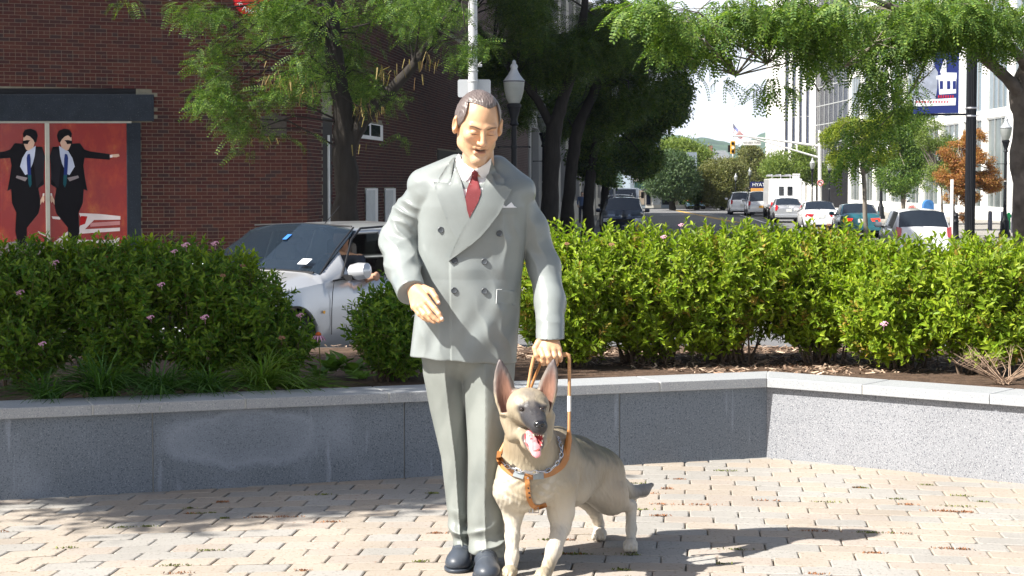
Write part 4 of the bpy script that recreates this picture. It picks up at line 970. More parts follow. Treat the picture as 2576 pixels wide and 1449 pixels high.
# shirt collar: a folded band round the neck with two points
patch('shirt_collar', J((492, 408), (504, 388), (520, 424), (550, 450), (581, 466), (560, 500), (530, 534), (512, 500), (498, 460), (487, 430)), BJ, .013, M_shirt, man, SO, relax=8, step=4)
patch('shirt_collar', J((581, 466), (610, 455), (640, 436), (664, 410), (662, 440), (652, 480), (637, 515), (620, 508), (600, 488)), BJ, .013, M_shirt, man, SO, relax=8, step=4)
patch('breast_pocket', J((700, 655), (793, 652), (792, 684), (702, 686)), BJ, .0045, M_suit2, man, SO)
patch('pocket_square', J((704, 654), (712, 628), (735, 648), (762, 626), (776, 645), (790, 653)), BJ, .006, M_shirt, man, SO)
patch('pocket_flap', J((690, 1054), (788, 1060), (784, 1132), (692, 1122)), BJ, .0035, M_suit2, man, SO, maxd=.06, relax=1)
b = MB()
def _hb(x, y, th=.004): p = hitp(BJ, x, y); return p-ray(x, y).normalized()*th
pp = J((688, 1122), (690, 1080), (691, 1053), (715, 1054)); b.tube([_hb(*p) for p in pp], .0016, 6)
b.build('pocket_piping', M_rim, man, SO, smooth=True)
for i, (bx, by) in enumerate(J((417, 762), (704, 780), (630, 917), (482, 1058), (630, 1061), (484, 912))):
    p = _hb(bx, by, .002); q = MB(); ax = (CAMP-p).normalized()
    q.lathe(p, [(.0105, -.003), (.0125, 0), (.0125, .003), (.0105, .0046), (.008, .0034), (.001, .0034)], 18, ax)
    for s in (-1, 1):
        for t in (-1, 1): q.lathe(p+Vector((s*.002, 0, t*.002)), [(.0009, 0), (.0009, .0036)], 6, ax)
    q.build('button', M_button, man, SO, smooth=50)
b.V and None
ringb = MB(); ringb.tube([w(1391.5+6.6*math.cos(a), 899.5+.8*math.sin(a*2), 6.921-.001+.011*abs(math.cos(a))**1.5) for a in np.linspace(0, math.pi, 9)], .0017, 6)
ringb.build('ring', mat('gold_paint', (.7, .45, .2), .3, .05, 5, metal=.3), man, SO, smooth=True)
# cuffs: dark inner opening at the left sleeve
# =================== STATUE OF THE GUIDE DOG ===================
M_fur = mat('painted_fur', (.5, .4, .3), .5, .10, 10, .5, 55, attr=True, stretch=(1, 1, .22), spec=.45)
M_ear = mat('painted_ear', (.5, .4, .3), .5, .12, 14, .3, 60, attr=True)
M_black = mat('gloss_black', (.012, .012, .014), .15, .05, 9, spec=.7)
M_tongue = mat('painted_tongue', (.72, .30, .32), .28, .08, 25, .1, 80, spec=.6)
M_tooth = mat('painted_tooth', (.75, .68, .55), .35, .05, 9)
M_leather = mat('tan_leather', (.40, .165, .045), .42, .15, 22, .15, 120, spec=.5)
M_leather2 = mat('pale_leather_wrap', (.50, .27, .13), .45, .12, 22, .15, 120)
M_chain = mat('steel_chain', (.55, .56, .6), .25, .1, 20, metal=.9)
M_plate = mat('grey_painted_strap', (.27, .30, .31), .4, .1, 20)
DO = Vector((.2, 7.1, 0))
dog = empty('dog_statue', DO, 'painted statue of a tan shepherd guide dog in leather harness with its mouth open', 'statue')
d_ = lambda x, y, Y: np.array(W(x, y, Y), np.float32)
ears = []
def leafcone(P, a, b, wid, wdir, th):
    """flat pointed ear from base a to tip b, width axis wdir"""
    a = np.asarray(a, np.float32); ba = np.asarray(b, np.float32)-a; Ln = float(np.linalg.norm(ba)); u = ba/Ln
    wd = np.asarray(wdir, np.float32); wd = wd-u*float(wd@u); wd /= np.linalg.norm(wd); n = np.cross(u, wd)
    q = P-a; t = q@u/Ln; tt = np.clip(t, -.3, 1)
    wv = wid*np.interp(tt, [-.3, 0, .25, .5, .75, .92, 1], [.7, .95, 1, .86, .58, .27, .08]); ww = th*np.interp(tt, [-.3, 0, .5, 1], [1.2, 1.1, .8, .35])
    v = q@wd; m = q@n
    r = np.sqrt((v/wv)**2+(m/ww)**2); d = (r-1)*ww
    return np.maximum(d, np.maximum(t-1, -.3-t)*Ln), t, v, m, wv
EAR = [(d_(1273, 1010, 6.78), d_(1257, 904, 6.80), .043, (1, .35, .1), .017), (d_(1372, 1006, 6.80), d_(1394, 903, 6.80), .040, (1, -.45, 0), .017)]
skullc = d_(1327, 1022, 6.76)
mz0, mz1 = d_(1338, 1043, 6.70), d_(1356, 1072, 6.565)
jaw0, jaw1 = d_(1325, 1098, 6.74), d_(1345, 1134, 6.615)
def f_dog(P, body=True):
    d = ell(P, skullc, (.082, .088, .070))
    d = smin(d, chain(P, [mz0, mz1], [.046, .031]), .026)
    d = smin(d, ell(P, d_(1345, 1052, 6.655), (.036, .045, .034)), .02)
    for x in (1312, 1364): d = smin(d, ell(P, d_(x, 1021, 6.695), (.022, .018, .011)), .012)             # brows
    for x in (1313, 1363): d = smax(d, -ell(P, d_(x, 1031, 6.662), (.012, .012, .009)), .006)
    d = smin(d, chain(P, [d_(1286, 1050, 6.80), d_(1296, 1092, 6.78)], [.043, .036]), .03)
    d = smin(d, chain(P, [d_(1374, 1048, 6.82), d_(1366, 1095, 6.80)], [.034, .036]), .03)
    # lower jaw, dropped open
    d = smin(d, chain(P, [d_(1316, 1086, 6.77), d_(1330, 1112, 6.69), jaw1], [.030, .026, .017]), .014)
    d = smin(d, chain(P, [d_(1362, 1086, 6.79), d_(1360, 1112, 6.69), jaw1+A(.006, 0, 0)], [.022, .020, .015]), .012)
    d = smax(d, -ell(P, d_(1343, 1102, 6.655), (.030, .075, .026), np.array(Matrix.Rotation(math.radians(22), 3, 'X'), np.float32)), .006)
    # ears
    for (a, b, wd, wdir, th) in EAR:
        e, t, v, m, wv = leafcone(P, a, b, wd, wdir, th)
        d = smin(d, e, .016)
    for (a, b, wd, wdir, th) in EAR:
        ba = np.asarray(b)-np.asarray(a); off = A(0, -.0185, 0)
        e, t, v, m, wv = leafcone(P, a+ba*.04+off, a+ba*.94+off, wd*.72, wdir, th*.95)
        d = smax(d, -e, .006)
    # neck and ruff
    d = smin(d, chain(P, [d_(1328, 1062, 6.87), d_(1333, 1125, 6.92), d_(1336, 1185, 6.98)], [.084, .097, .108]), .035)
    # chest, trunk
    d = smin(d, ell(P, d_(1328, 1205, 6.96), (.122, .13, .125)), .04)
    d = smin(d, ell(P, d_(1290, 1228, 6.93), (.060, .08, .075)), .03)
    d = smin(d, ell(P, d_(1322, 1240, 6.93), (.07, .09, .062)), .03)
    tr = chain(P, [d_(1372, 1170, 7.04), d_(1440, 1172, 7.26), d_(1500, 1186, 7.43)], [.128, .121, .104]); d = smin(d, tr, .05)
    d = smin(d, ell(P, d_(1432, 1216, 7.18), (.098, .17, .092)), .05)
    d = smin(d, ell(P, d_(1403, 1150, 7.02), (.085, .10, .12)), .04)
    # front legs
    d = smin(d, chain(P, [d_(1280, 1238, 6.94), d_(1291, 1295, 6.96), d_(1289, 1350, 6.93), d_(1288, 1400, 6.90), d_(1284, 1448, 6.87)], [.060, .036, .0255, .0245, .0225]), .025)
    d = smin(d, chain(P, [d_(1411, 1215, 6.97), d_(1411, 1290, 7.0), d_(1411, 1325, 6.99), d_(1393, 1385, 6.90), d_(1373, 1440, 6.83)], [.066, .050, .036, .0285, .0245]), .028)
    for (x, y, Y) in ((1280, 1464, 6.83), (1364, 1472, 6.78)): d = smin(d, paw(P, x, y, Y, -.12), .015)
    # near hind leg
    d = smin(d, chain(P, [d_(1512, 1205, 7.42), d_(1530, 1240, 7.38)], [.100, .082]), .04)
    d = smin(d, chain(P, [d_(1500, 1228, 7.34), d_(1540, 1262, 7.36), d_(1586, 1273, 7.47)], [.068, .046, .024]), .035)
    d = smin(d, chain(P, [d_(1587, 1272, 7.47), d_(1588, 1330, 7.43), d_(1587, 1376, 7.38)], [.0245, .0195, .0205]), .015)
    d = smin(d, paw(P, 1586, 1393, 7.345, .25), .012)
    # far hind leg
    d = smin(d, chain(P, [d_(1470, 1240, 7.50), d_(1494, 1275, 7.56), d_(1506, 1318, 7.66), d_(1509, 1352, 7.62)], [.062, .034, .021, .021]), .02)
    d = smin(d, paw(P, 1508, 1363, 7.585, .1), .012)
    # tail
    d = smin(d, chain(P, [d_(1548, 1205, 7.50), d_(1585, 1240, 7.56), d_(1618, 1234, 7.60), d_(1639, 1220, 7.62)], [.034, .032, .024, .010]), .02)
    # carved hair
    dd = .0005*np.sin(P[:, 0]*330+P[:, 2]*60+5*np.sin(P[:, 2]*38+P[:, 1]*9))*sstep(P[:, 1], 6.72, 6.86)
    d = d-dd-.0018*gauss(P, d_(1330, 1235, 6.85), (.12, .12, .08))*np.sin(P[:, 0]*120+4*np.sin(P[:, 2]*60))
    return np.maximum(d, .001-P[:, 2])
def paw(P, x, y, Y, yaw):
    c = np.array(d_(x, y, Y)); c[2] = .026
    R = np.array(Matrix.Rotation(yaw-.3, 3, 'Z'), np.float32); q = (P-c)@R
    d = ell(q, (0, .008, .002), (.030, .036, .026))
    for k, ox in enumerate((-.021, -.0075, .0075, .021)): d = smin(d, ell(q, (ox, -.026+.006*abs(ox)/.02, -.008), (.0085, .017, .0155)), .003)
    return d
def c_dog(P):
    n = .5+.22*np.sin(P[:, 0]*47+3*np.sin(P[:, 2]*33+P[:, 1]*21))+.16*np.sin(P[:, 1]*71+P[:, 2]*53+2*np.sin(P[:, 0]*61))+.12*np.sin(P[:, 2]*130+P[:, 0]*97)
    C = np.tile(A(.29, .243, .175), (len(P), 1))
    px, py = proj(P); Y = P[:, 1]
    # body axis height
    C = lerpc(C, A(.54, .49, .41), .95*sstep(-P[:, 2], -.36, -.22)*1.0)                                 # pale legs and belly
    C = lerpc(C, A(.58, .52, .41), .9*gauss(P, d_(1325, 1240, 6.83), (.15, .16, .13)))
    C = lerpc(C, A(.74, .71, .66), 1.2*gauss(P, d_(1318, 1235, 6.82), (.095, .1, .055))*sstep(np.sin(P[:, 0]*75+2.5*np.sin(P[:, 2]*88))+np.sin(P[:, 2]*120+3*np.sin(P[:, 0]*60)), .0, .5))
    C = lerpc(C, A(.30, .20, .10), .8*gauss(P, d_(1545, 1235, 7.4), (.07, .14, .09)))
    sad = sstep(P[:, 2]-(.40-.16*(Y-7.0))+.03*n, .0, .085)*sstep(Y, 6.93, 7.02)
    C = lerpc(C, A(.095, .08, .05), .86*sad)
    C = lerpc(C, A(.075, .07, .055), .6*sad*sstep(n, .35, .9))
    C = lerpc(C, A(.20, .185, .17), sstep(px, 1570, 1612)*sstep(Y, 7.5, 7.53)*(P[:, 2] > .19))             # tail
    # neck mane
    C = lerpc(C, A(.30, .22, .11), .6*gauss(P, d_(1285, 1120, 6.85), (.06, .1, .07)))
    # head
    hd = sstep(-Y, -6.87, -6.83)
    C = lerpc(C, A(.34, .285, .20), hd)
    m = chain(P, [d_(1340, 1040, 6.66), d_(1357, 1078, 6.54)], [.040, .034])
    C = lerpc(C, A(.030, .029, .033), sstep(-m, -.022, -.002)*hd)
    for x, y in ((1313, 1030), (1363, 1031)):
        C = lerpc(C, A(.050, .045, .045), 1.5*gauss(P, d_(x, y, 6.69), (.019, .06, .013))+.8*gauss(P, d_(x+(6 if x > 1330 else -4), y-12, 6.69), (.014, .06, .012)))
    C = lerpc(C, A(.17, .15, .13), .9*gauss(P, d_(1328, 990, 6.72), (.034, .05, .020))+.7*gauss(P, d_(1338, 1012, 6.70), (.012, .05, .022)))
    C = lerpc(C, A(.10, .085, .07), .8*gauss(P, d_(1310, 1078, 6.70), (.022, .06, .02)))
    C = lerpc(C, A(.22, .16, .10), .55*gauss(P, d_(1268, 1100, 6.80), (.035, .08, .05))+.4*gauss(P, d_(1300, 1135, 6.85), (.05, .08, .03)))
    C = lerpc(C, A(.07, .05, .05), sstep(-rc(P, d_(1308, 1078, 6.70), d_(1337, 1135, 6.64), .008, .010), -.010, 0)+sstep(-rc(P, d_(1372, 1094, 6.66), d_(1362, 1132, 6.64), .006, .008), -.010, 0))
    cav = ell(P, d_(1343, 1102, 6.655), (.033, .080, .029), np.array(Matrix.Rotation(math.radians(22), 3, 'X'), np.float32))
    C = lerpc(C, A(.42, .055, .06), sstep(-cav, -.006, .0))
    for i, (a, b, wd, wdir, th) in enumerate(EAR):
        e, t, v, mm, wv = leafcone(P, a, b, wd, wdir, th)
        on = (e < .012)*sstep(t, .08, .3); C = lerpc(C, A(.17, .14, .12), on)
        ba = np.asarray(b)-np.asarray(a); e2 = leafcone(P, a+ba*.04+A(0, -.0185, 0), a+ba*.94+A(0, -.0185, 0), wd*.72, wdir, th*.95)
        ins = sstep(-e2[0], -.004, .0)*(e < .01)
        C = lerpc(C, A(.15, .085, .07), ins); C = lerpc(C, A(.09, .07, .07), on*sstep(t, .55, .95)); C = lerpc(C, A(.26, .13, .085), ins*gauss(P, a+ba*.25, (.03, .05, .05)))
    C = lerpc(C, A(.03, .028, .028), 1.2*gauss(P, d_(1510, 1370, 7.58), (.035, .05, .018)))
    return C
body_o, body_m = sdfobj('dog_body', f_dog, (-.14, 6.50, -.004), (.66, 7.70, .87), .0048, M_fur, dog, DO, c_dog)
BD = bvh_of(body_m)
def on(x, y, th=0., Y=6.7):
    p = hitp(BD, x, y)
    if p is None: p = W(x, y, Y)
    return p-ray(x, y).normalized()*th
# nose, eyes, tongue, teeth
n = np.array(d_(1357, 1068, 6.545))
def f_nose(P):
    d = ell(P, n, (.0215, .016, .0165)); d = smin(d, ell(P, n+A(0, .004, -.009), (.013, .013, .010)), .006)
    for s in (-1, 1): d = smax(d, -ell(P, n+A(s*.011, -.014, -.002), (.0055, .006, .005)), .003)
    return d
sdfobj('nose', f_nose, n-.03, n+.03, .0022, M_black, dog, DO)
for x, y in ((1313.5, 1030.5), (1363, 1031.5)):
    p = on(x, y, -.0045); e = MB(); e.lathe(p, [(.0112*math.cos(a), .0112*math.sin(a)) for a in np.linspace(-1.5, 1.5, 9)], 14)
    e.build('eye', mat('eye_brown', (.02, .012, .008), .08, .1, 40, spec=.9), dog, DO, smooth=True)
def f_tongue(P):
    d = chain(P, [d_(1333, 1092, 6.70), d_(1337, 1108, 6.655), d_(1345, 1126, 6.615), d_(1349, 1141, 6.60)], [.017, .0185, .019, .0175], .012, ((.1, -.6, .4), .42))
    return d+.0022*gauss((P-d_(1343, 1120, 6.61))*A(1, .3, .3)@np.eye(3, dtype=np.float32), (0, 0, 0), (.004, .05, .03))
sdfobj('tongue', f_tongue, d_(1300, 1165, 6.56)-.01, d_(1385, 1080, 6.74)+.01, .0024, M_tongue, dog, DO)
for x, y, x2, y2, r, Y in ((1342, 1092, 1343, 1101, .0035, 6.60), (1367, 1094, 1365.5, 1101, .0035, 6.60), (1325, 1090, 1325, 1096, .003, 6.64), (1331, 1094, 1331.5, 1099, .0026, 6.63),
                          (1326, 1121, 1326, 1115, .0028, 6.655), (1320, 1112, 1320, 1106, .0026, 6.66), (1364, 1112, 1364, 1106, .0028, 6.645), (1363, 1122, 1362.5, 1116, .0028, 6.64), (1349, 1093, 1349, 1096, .0022, 6.59), (1354, 1094, 1354, 1097, .0022, 6.588), (1360, 1094, 1360, 1097, .0022, 6.59)):
    t = MB(); t.tube([W(x, y, Y), W((x+x2)/2, (y+y2)/2, Y), W(x2, y2, Y)], [r, r*.8, r*.25], 7); t.build('tooth', M_tooth, dog, DO, smooth=True)

# ---- harness ----
def ribbon(name, pts, wpx, m, th=.004, parent=None, bvh=None, sub=6, Y=6.9, lift=.002, vertical=False):
    P = []
    for i in range(len(pts)-1):
        for k in range(sub): t = k/sub; P.append((pts[i][0]*(1-t)+pts[i+1][0]*t, pts[i][1]*(1-t)+pts[i+1][1]*t))
    P.append(pts[-1])
    for _ in range(3): P = [P[0]]+[((P[i-1][0]+2*P[i][0]+P[i+1][0])/4, (P[i-1][1]+2*P[i][1]+P[i+1][1])/4) for i in range(1, len(P)-1)]+[P[-1]]
    V = []; N = 4; dist = []
    for i, (x, y) in enumerate(P):
        a, b = P[max(0, i-1)], P[min(len(P)-1, i+1)]; tx, ty = b[0]-a[0], b[1]-a[1]; l = math.hypot(tx, ty) or 1; nx, ny = -ty/l, tx/l
        row = []
        for k in (-.5, -.17, .17, .5):
            h = hitp(BD, x+nx*wpx*k, y+ny*wpx*k); row.append((x+nx*wpx*k, y+ny*wpx*k, (h-CAMP).length if h is not None else None))
        dist.append(row)
    last = None
    for row in dist:
        ok = [r[2] for r in row if r[2]]; mn = min(ok) if ok else (last or Y); last = mn
        for r in row: V.append((r[0], r[1], min(r[2] or mn, mn+.02)))
    T = [CAMP+ray(x, y).normalized()*(dd-th-lift) for x, y, dd in V]; B = [CAMP+ray(x, y).normalized()*(dd+.006) for x, y, dd in V]
    n = len(P); F = []
    for i in range(n-1):
        for k in range(3): a = i*4+k; F.append((a, a+1, a+5, a+4)); q = a+n*4; F.append((q, q+4, q+5, q+1))
        a = i*4; F.append((a, a+4, a+4+n*4, a+n*4)); a = i*4+3; F.append((a+4, a, a+n*4, a+4+n*4))
    for r0 in (0, (n-1)*4):
        for k in range(3): a = r0+k; F.append((a, a+1, a+1+n*4, a+n*4))
    o = MB().add(T+B, F).build(name, m, parent, DO, smooth=45); bm_fix(o); return o
har = MB()
hb = ribbon('chest_strap', [(1254, 1148), (1262, 1170), (1284, 1188), (1318, 1199), (1352, 1199), (1388, 1191), (1414, 1173), (1426, 1150)], 15, M_leather, .006, dog)
ribbon('strap_patch', [(1292, 1190), (1318, 1198)], 15.5, M_plate, .009, hb)
ribbon('strap_patch', [(1341, 1199), (1368, 1197)], 15.5, M_plate, .009, hb)
ribbon('breast_strap', [(1325, 1197), (1327, 1225), (1329, 1250), (1337, 1270), (1350, 1279)], 12, M_leather, .009, dog)
ribbon('girth_strap', [(1345, 1276), (1360, 1276), (1375, 1270)], 11, M_leather, .006, dog)
ribbon('shoulder_strap', [(1431, 1104), (1428, 1125), (1424, 1150)], 17, M_leather, .010, dog)
ribbon('shoulder_strap', [(1256, 1135), (1254, 1150), (1258, 1165)], 11, M_leather, .010, dog)
bk = MB(); c = on(1343, 1283, .012, 6.85)
bk.tube([c+Vector((x, 0, z)) for x, z in ((-.016, .010), (.016, .010), (.018, -.010), (-.018, -.010), (-.016, .010))], .0028, 7)
bk.tube([c+Vector((-.004, -.002, .010)), c+Vector((-.004, -.004, -.011))], .002, 6); bk.build('buckle', M_chain, hb, DO, smooth=True)
for x, y in ((1328, 1203), (1329, 1228), (1331, 1240), (1333, 1252)):
    r = MB(); r.lathe(on(x, y, .017 if y < 1210 else .0125), [(.003, -.003), (.0035, 0), (.001, .001)], 10, Vector((0, -1, 0))); r.build('rivet', M_chain if y < 1210 else M_black, hb, DO, smooth=True)
# chain collar: one mesh per link
CP = [(1253, 1156), (1262, 1161), (1270, 1170), (1282, 1176), (1296, 1181), (1311, 1187), (1333, 1190), (1352, 1187), (1371, 1187), (1386, 1180), (1398, 1170), (1405, 1160), (1411, 1150), (1413, 1138), (1412, 1126), (1409, 1113), (1404, 1100)]
for i in range(len(CP)-1):
    a, b = CP[i], CP[i+1]; p0, p1 = on(*a, .014), on(*b, .014)
    if (p1-p0).length > .12: continue
    mid = (p0+p1)/2; u = (p1-p0); Ln = u.length*.62; u.normalize(); v = u.cross(Vector((0, 1, 0))).normalized()
    if i % 2: v = (v*.45+Vector((0, -1, 0))*.9).normalized()
    wv = .0065
    k = MB(); k.tube([mid+u*(Ln*math.cos(t))+v*(wv*math.sin(t)) for t in np.linspace(0, 2*math.pi, 13)], .0022, 6)
    k.build('chain_link', M_chain, hb, DO, smooth=True)
pt = MB(); c = on(1329, 1187, .022)
pt.box(c, (.034, .004, .009), R=Matrix.Rotation(.17, 3, 'Y')); pt.build('chain_plate', M_chain, hb, DO, bevel=.001)
# handle
hY = 6.962
hd_ = MB()
bar = [W(1327, 985, 6.93), W(1336, 930, 6.955), W(1343.5, 898, hY), W(1348, 893, hY), W(1385, 893, hY+.003), W(1424, 892, hY), W(1430.5, 894, hY), W(1432, 903, hY), W(1432.5, 1000, 6.945), W(1431.5, 1090, 6.93)]
hd_.tube(bar, [.0065, .0070, .0075, .0090, .0095, .0092, .0082, .0070, .0063, .0062], 12)
hd_.build('handle', M_leather2, dog, DO, smooth=True)
h2 = MB(); h2.tube([W(1332, 985, 6.97), W(1345, 950, 6.975), W(1357, 922, 6.975), W(1362, 903, 6.97)], .0055, 10); h2.tube([W(1402, 905, 6.965), W(1403, 917, 6.965), W(1396, 924, 6.965)], .005, 8)
h2.m = 0; h2.build('leash', M_leather, dog, DO, smooth=True)
h3 = MB(); h3.tube([W(1432, 996, 6.944), W(1432, 1035, 6.94)], .0074, 12); h3.build('handle_tape', mat('white_tape', (.8, .78, .75), .5), dog, DO, smooth=True)
h4 = MB(); h4.tube([W(1431.5, 1082, 6.93), W(1431, 1100, 6.93), W(1429, 1125, 6.92), W(1425, 1150, 6.92)], [.007, .011, .010, .007], 12); h4.build('handle_socket', M_leather, dog, DO, smooth=True)
h5 = MB(); h5.tube([W(1327, 975, 6.93), W(1300, 1060, 6.98), W(1258, 1140, 6.95)], [.008, .008, .009], 10); h5.build('handle_shaft', M_leather2, dog, DO, smooth=True)
# =================== PLANTS ===================
def leafmat(name, a, b, tr=.35, isl=.35, rough=.5, ov=0.): return mat(name, a, rough+.08, .10, 3, island=isl, trgb=b, trans=tr, objvar=ov, spec=.25)
M_bark = mat('dark_bark', (.028, .024, .021), .9, .35, 9, .9, 22, stretch=(1, 1, .25)); M_bark2 = mat('grey_bark', (.20, .175, .145), .9, .35, 7, .7, 20, stretch=(1, 1, .3)); M_twig = mat('twig_brown', (.12, .085, .06), .9, .3, 20)
# hedge leaf: folded blade with a midrib
def blade(L_, w_, fold=.25, droop=.15):
    V = [(0, 0, 0), (L_*.33, w_/2, w_*fold-L_*.02), (L_*.33, 0, -L_*.01), (L_*.33, -w_/2, w_*fold-L_*.02), (L_*.72, w_*.36, w_*fold*.7-L_*droop*.5), (L_*.72, 0, -L_*droop*.5), (L_*.72, -w_*.36, w_*fold*.7-L_*droop*.5), (L_, 0, -L_*droop)]
    F = [(0, 2, 1, 1), (0, 3, 2, 2), (1, 2, 5, 4), (2, 3, 6, 5), (4, 5, 7, 7), (5, 6, 7, 7)]
    return np.array(V), F
def sprigmesh(name, n, L_, ll, lw, seed, m, mstem, spread=.9):
    r = random.Random(seed); V = []; F = []; mi = []
    def addtube(P, R):
        b = MB(); b.tube(P, R, 4, False); k = len(V); V.extend([tuple(v) for v in b.V]); F.extend([tuple(i+k for i in f) for f in b.F]); mi.extend([1]*len(b.F))
    bx, by = r.uniform(-.15, .15), r.uniform(-.15, .15)
    stem = lambda t: Vector((bx*t*t*L_, by*t*t*L_, t*L_))
    addtube([stem(t) for t in (0, .35, .7, 1)], [.0022, .0018, .0013, .0006])
    B, BF = blade(1, 1)
    for i in range(n):
        t = .12+.86*(i/(n-1))**.9; p = stem(t); az = i*2.4+r.uniform(-.3, .3); s = ll*(1.05-.45*t*t)*r.uniform(.8, 1.15); el = r.uniform(.15, .75)*spread+t*.55
        B2, _ = blade(s, s*lw/ll*r.uniform(.9, 1.1), .25, r.uniform(.05, .3))
        M = Matrix.Rotation(az, 3, 'Z') @ Matrix.Rotation(-el, 3, 'Y') @ Matrix.Rotation(r.uniform(-.5, .5), 3, 'X')
        k = len(V); V.extend([tuple(M@Vector(v)+p) for v in B2]); F.extend([tuple(j+k for j in (f[:3] if f[2] == f[3] else f)) for f in BF]); mi.extend([0]*len(BF))
    me = bpy.data.meshes.new(name); me.from_pydata(V, [], F); me.materials.append(m); me.materials.append(mstem); me.polygons.foreach_set('material_index', mi); me.update(); return me
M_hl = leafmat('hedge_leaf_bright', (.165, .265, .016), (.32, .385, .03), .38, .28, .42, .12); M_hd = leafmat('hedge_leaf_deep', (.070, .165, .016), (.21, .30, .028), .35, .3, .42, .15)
M_gst = mat('green_stem', (.12, .12, .04), .8, .2, 20)
SPB = [sprigmesh('sprig', 11, .15, .052, .021, k, M_hl, M_gst) for k in range(6)]+[sprigmesh('sprig', 9, .12, .036, .015, 30, leafmat('young_leaf', (.26, .24, .03), (.42, .22, .05), .35, .3), M_gst)]; SPD = [sprigmesh('sprig', 12, .14, .046, .018, 10+k, M_hd, M_gst) for k in range(5)]
M_pf = mat('pink_blossom', (.62, .30, .42), .7, .15, 30, island=.3, trgb=(.8, .5, .6)); M_dry = mat('dried_blossom', (.30, .16, .10), .9, .3, 30, island=.3)
def blossom(m, seed, r0=.028):
    r = random.Random(seed); b = MB()
    for _ in range(46):
        a = r.uniform(0, 6.3); d = r0*math.sqrt(r.random()); b.lathe((d*math.cos(a), d*math.sin(a), .012-.35*d+r.uniform(-.003, .003)), [(.001, -.004), (.0042, 0), (.001, .003)], 5)
    b.tube([(0, 0, -.05), (0, 0, .005)], .0012, 4); me = bpy.data.meshes.new('blossom'); me.from_pydata([tuple(v) for v in b.V], [], b.F); me.materials.append(m); return me
BLM = [blossom(M_pf, 1), blossom(M_dry, 2, .022)]
def shrub(label, base, blobs, nobj, nrest, meshes, group, bare=0., flowers=(), cat='shrub', tw=14, stems=True, topbias=.35, sc=(.72, 1.35), bl=True):
    """base point; blobs = [(x,y,z,rx,ry,rz)...]; the 300 nearest sprigs are objects, the inner ones one mesh"""
    root = empty('shrub', base, label, cat, group); base = Vector(base)
    wts = np.array([b[3]*b[5] for b in blobs]); wts /= wts.sum(); P = []; N = []
    while len(P) < nobj+nrest:
        b = blobs[rng.choice(len(blobs), p=wts)]; v = rng.normal(0, 1, 3); v /= np.linalg.norm(v); rr = rng.uniform(.45, 1)**.5 if rng.random() < .8 else rng.uniform(.2, .9)
        p = np.array(b[:3])+v*rr*np.array(b[3:]); 
        if p[2] < base.z+.06: continue
        P.append((p, v, rr*(1.0+.25*(-v[1]))+.12*v[2]))
    P.sort(key=lambda t: -t[2]); mesh_all = []
    rb = MB(); lists = [[] for _ in meshes]
    for i, (p, v, s) in enumerate(P):
        d = Vector((v[0]*.75+rng.normal(0, .28), v[1]*.75+rng.normal(0, .28), max(-.1, v[2])*.7+.55+rng.normal(0, .22))).normalized(); sc_ = rng.uniform(*sc)
        k = int(rng.integers(len(meshes))); q = d.to_track_quat('Z', 'Y').to_matrix() @ Matrix.Rotation(rng.uniform(0, 6.3), 3, 'Z')
        if i < nobj:
            o = link('sprig', meshes[k], root); o.matrix_local = Matrix.Translation(Vector(p)-base-d*.08) @ q.to_4x4() @ Matrix.Scale(sc_, 4)
        else: lists[k].append((Vector(p)-base-d*.08, np.array(q), sc_))
    Vs = []; Fs = []; Ms = []; n0 = 0
    for k, lst in enumerate(lists):
        if not lst: continue
        me = meshes[k]; me.calc_loop_triangles(); T = np.array([v.co[:] for v in me.vertices]); TF = np.array([t.vertices[:] for t in me.loop_triangles]); tm = np.array([me.polygons[t.polygon_index].material_index for t in me.loop_triangles])
        V, F = scatter(T, TF, [l[0][:] for l in lst], np.array([l[1] for l in lst]), [l[2] for l in lst]); Vs.append(V); Fs.append(F+n0); n0 += len(V); Ms.append(np.tile(tm, len(lst)))
    if Vs: o = link('inner_foliage', npmesh('inner_foliage', np.concatenate(Vs), np.concatenate(Fs), [meshes[0].materials[0], meshes[0].materials[1]], midx=np.concatenate(Ms)), root); o['kind'] = 'stuff'
    if stems:
        sb = MB(); xs = [b[0] for b in blobs]
        for _ in range(tw):
            a = rng.uniform(0, 6.3); b = blobs[rng.integers(len(blobs))]; p0 = Vector((base.x*.5+b[0]*.5+.12*math.cos(a)*rng.random(), b[1]*.6+base.y*.4+.10*math.sin(a), base.z-.02)); p1 = Vector((b[0]+b[3]*rng.uniform(-.7, .7), b[1]+b[4]*rng.uniform(-.7, .6), b[2]+b[5]*rng.uniform(-.1, .6)))
            mid = (p0+p1)/2+Vector((rng.normal(0, .04), rng.normal(0, .04), .02)); sb.tube([p0-base, (p0+mid)/2-base+Vector((rng.normal(0, .01), 0, 0)), mid-base, p1-base], [.0075, .006, .0045, .002], 5)
        sb.build('branch', M_twig, root, smooth=True)
    for (x, y, z, kind) in flowers:
        o = link('blossom', BLM[kind], root); o.matrix_local = Matrix.Translation(Vector((x, y+.06, z-.012))-base) @ Matrix.Rotation(.5, 4, 'X') @ Matrix.Scale(rng.uniform(.6, .85), 4)
    return root
def B3(px, py, Y, rx, ry, rd):  # blob from photo units
    p = W(px, py, Y); return (p.x, p.y, p.z, rx/FPX*Y, rd, ry/FPX*Y)
GH = 'flowering shrubs of the planting bed'
def fl(lst): return [(*W(x, y, Y), k) for x, y, Y, k in lst]
ZB = .395
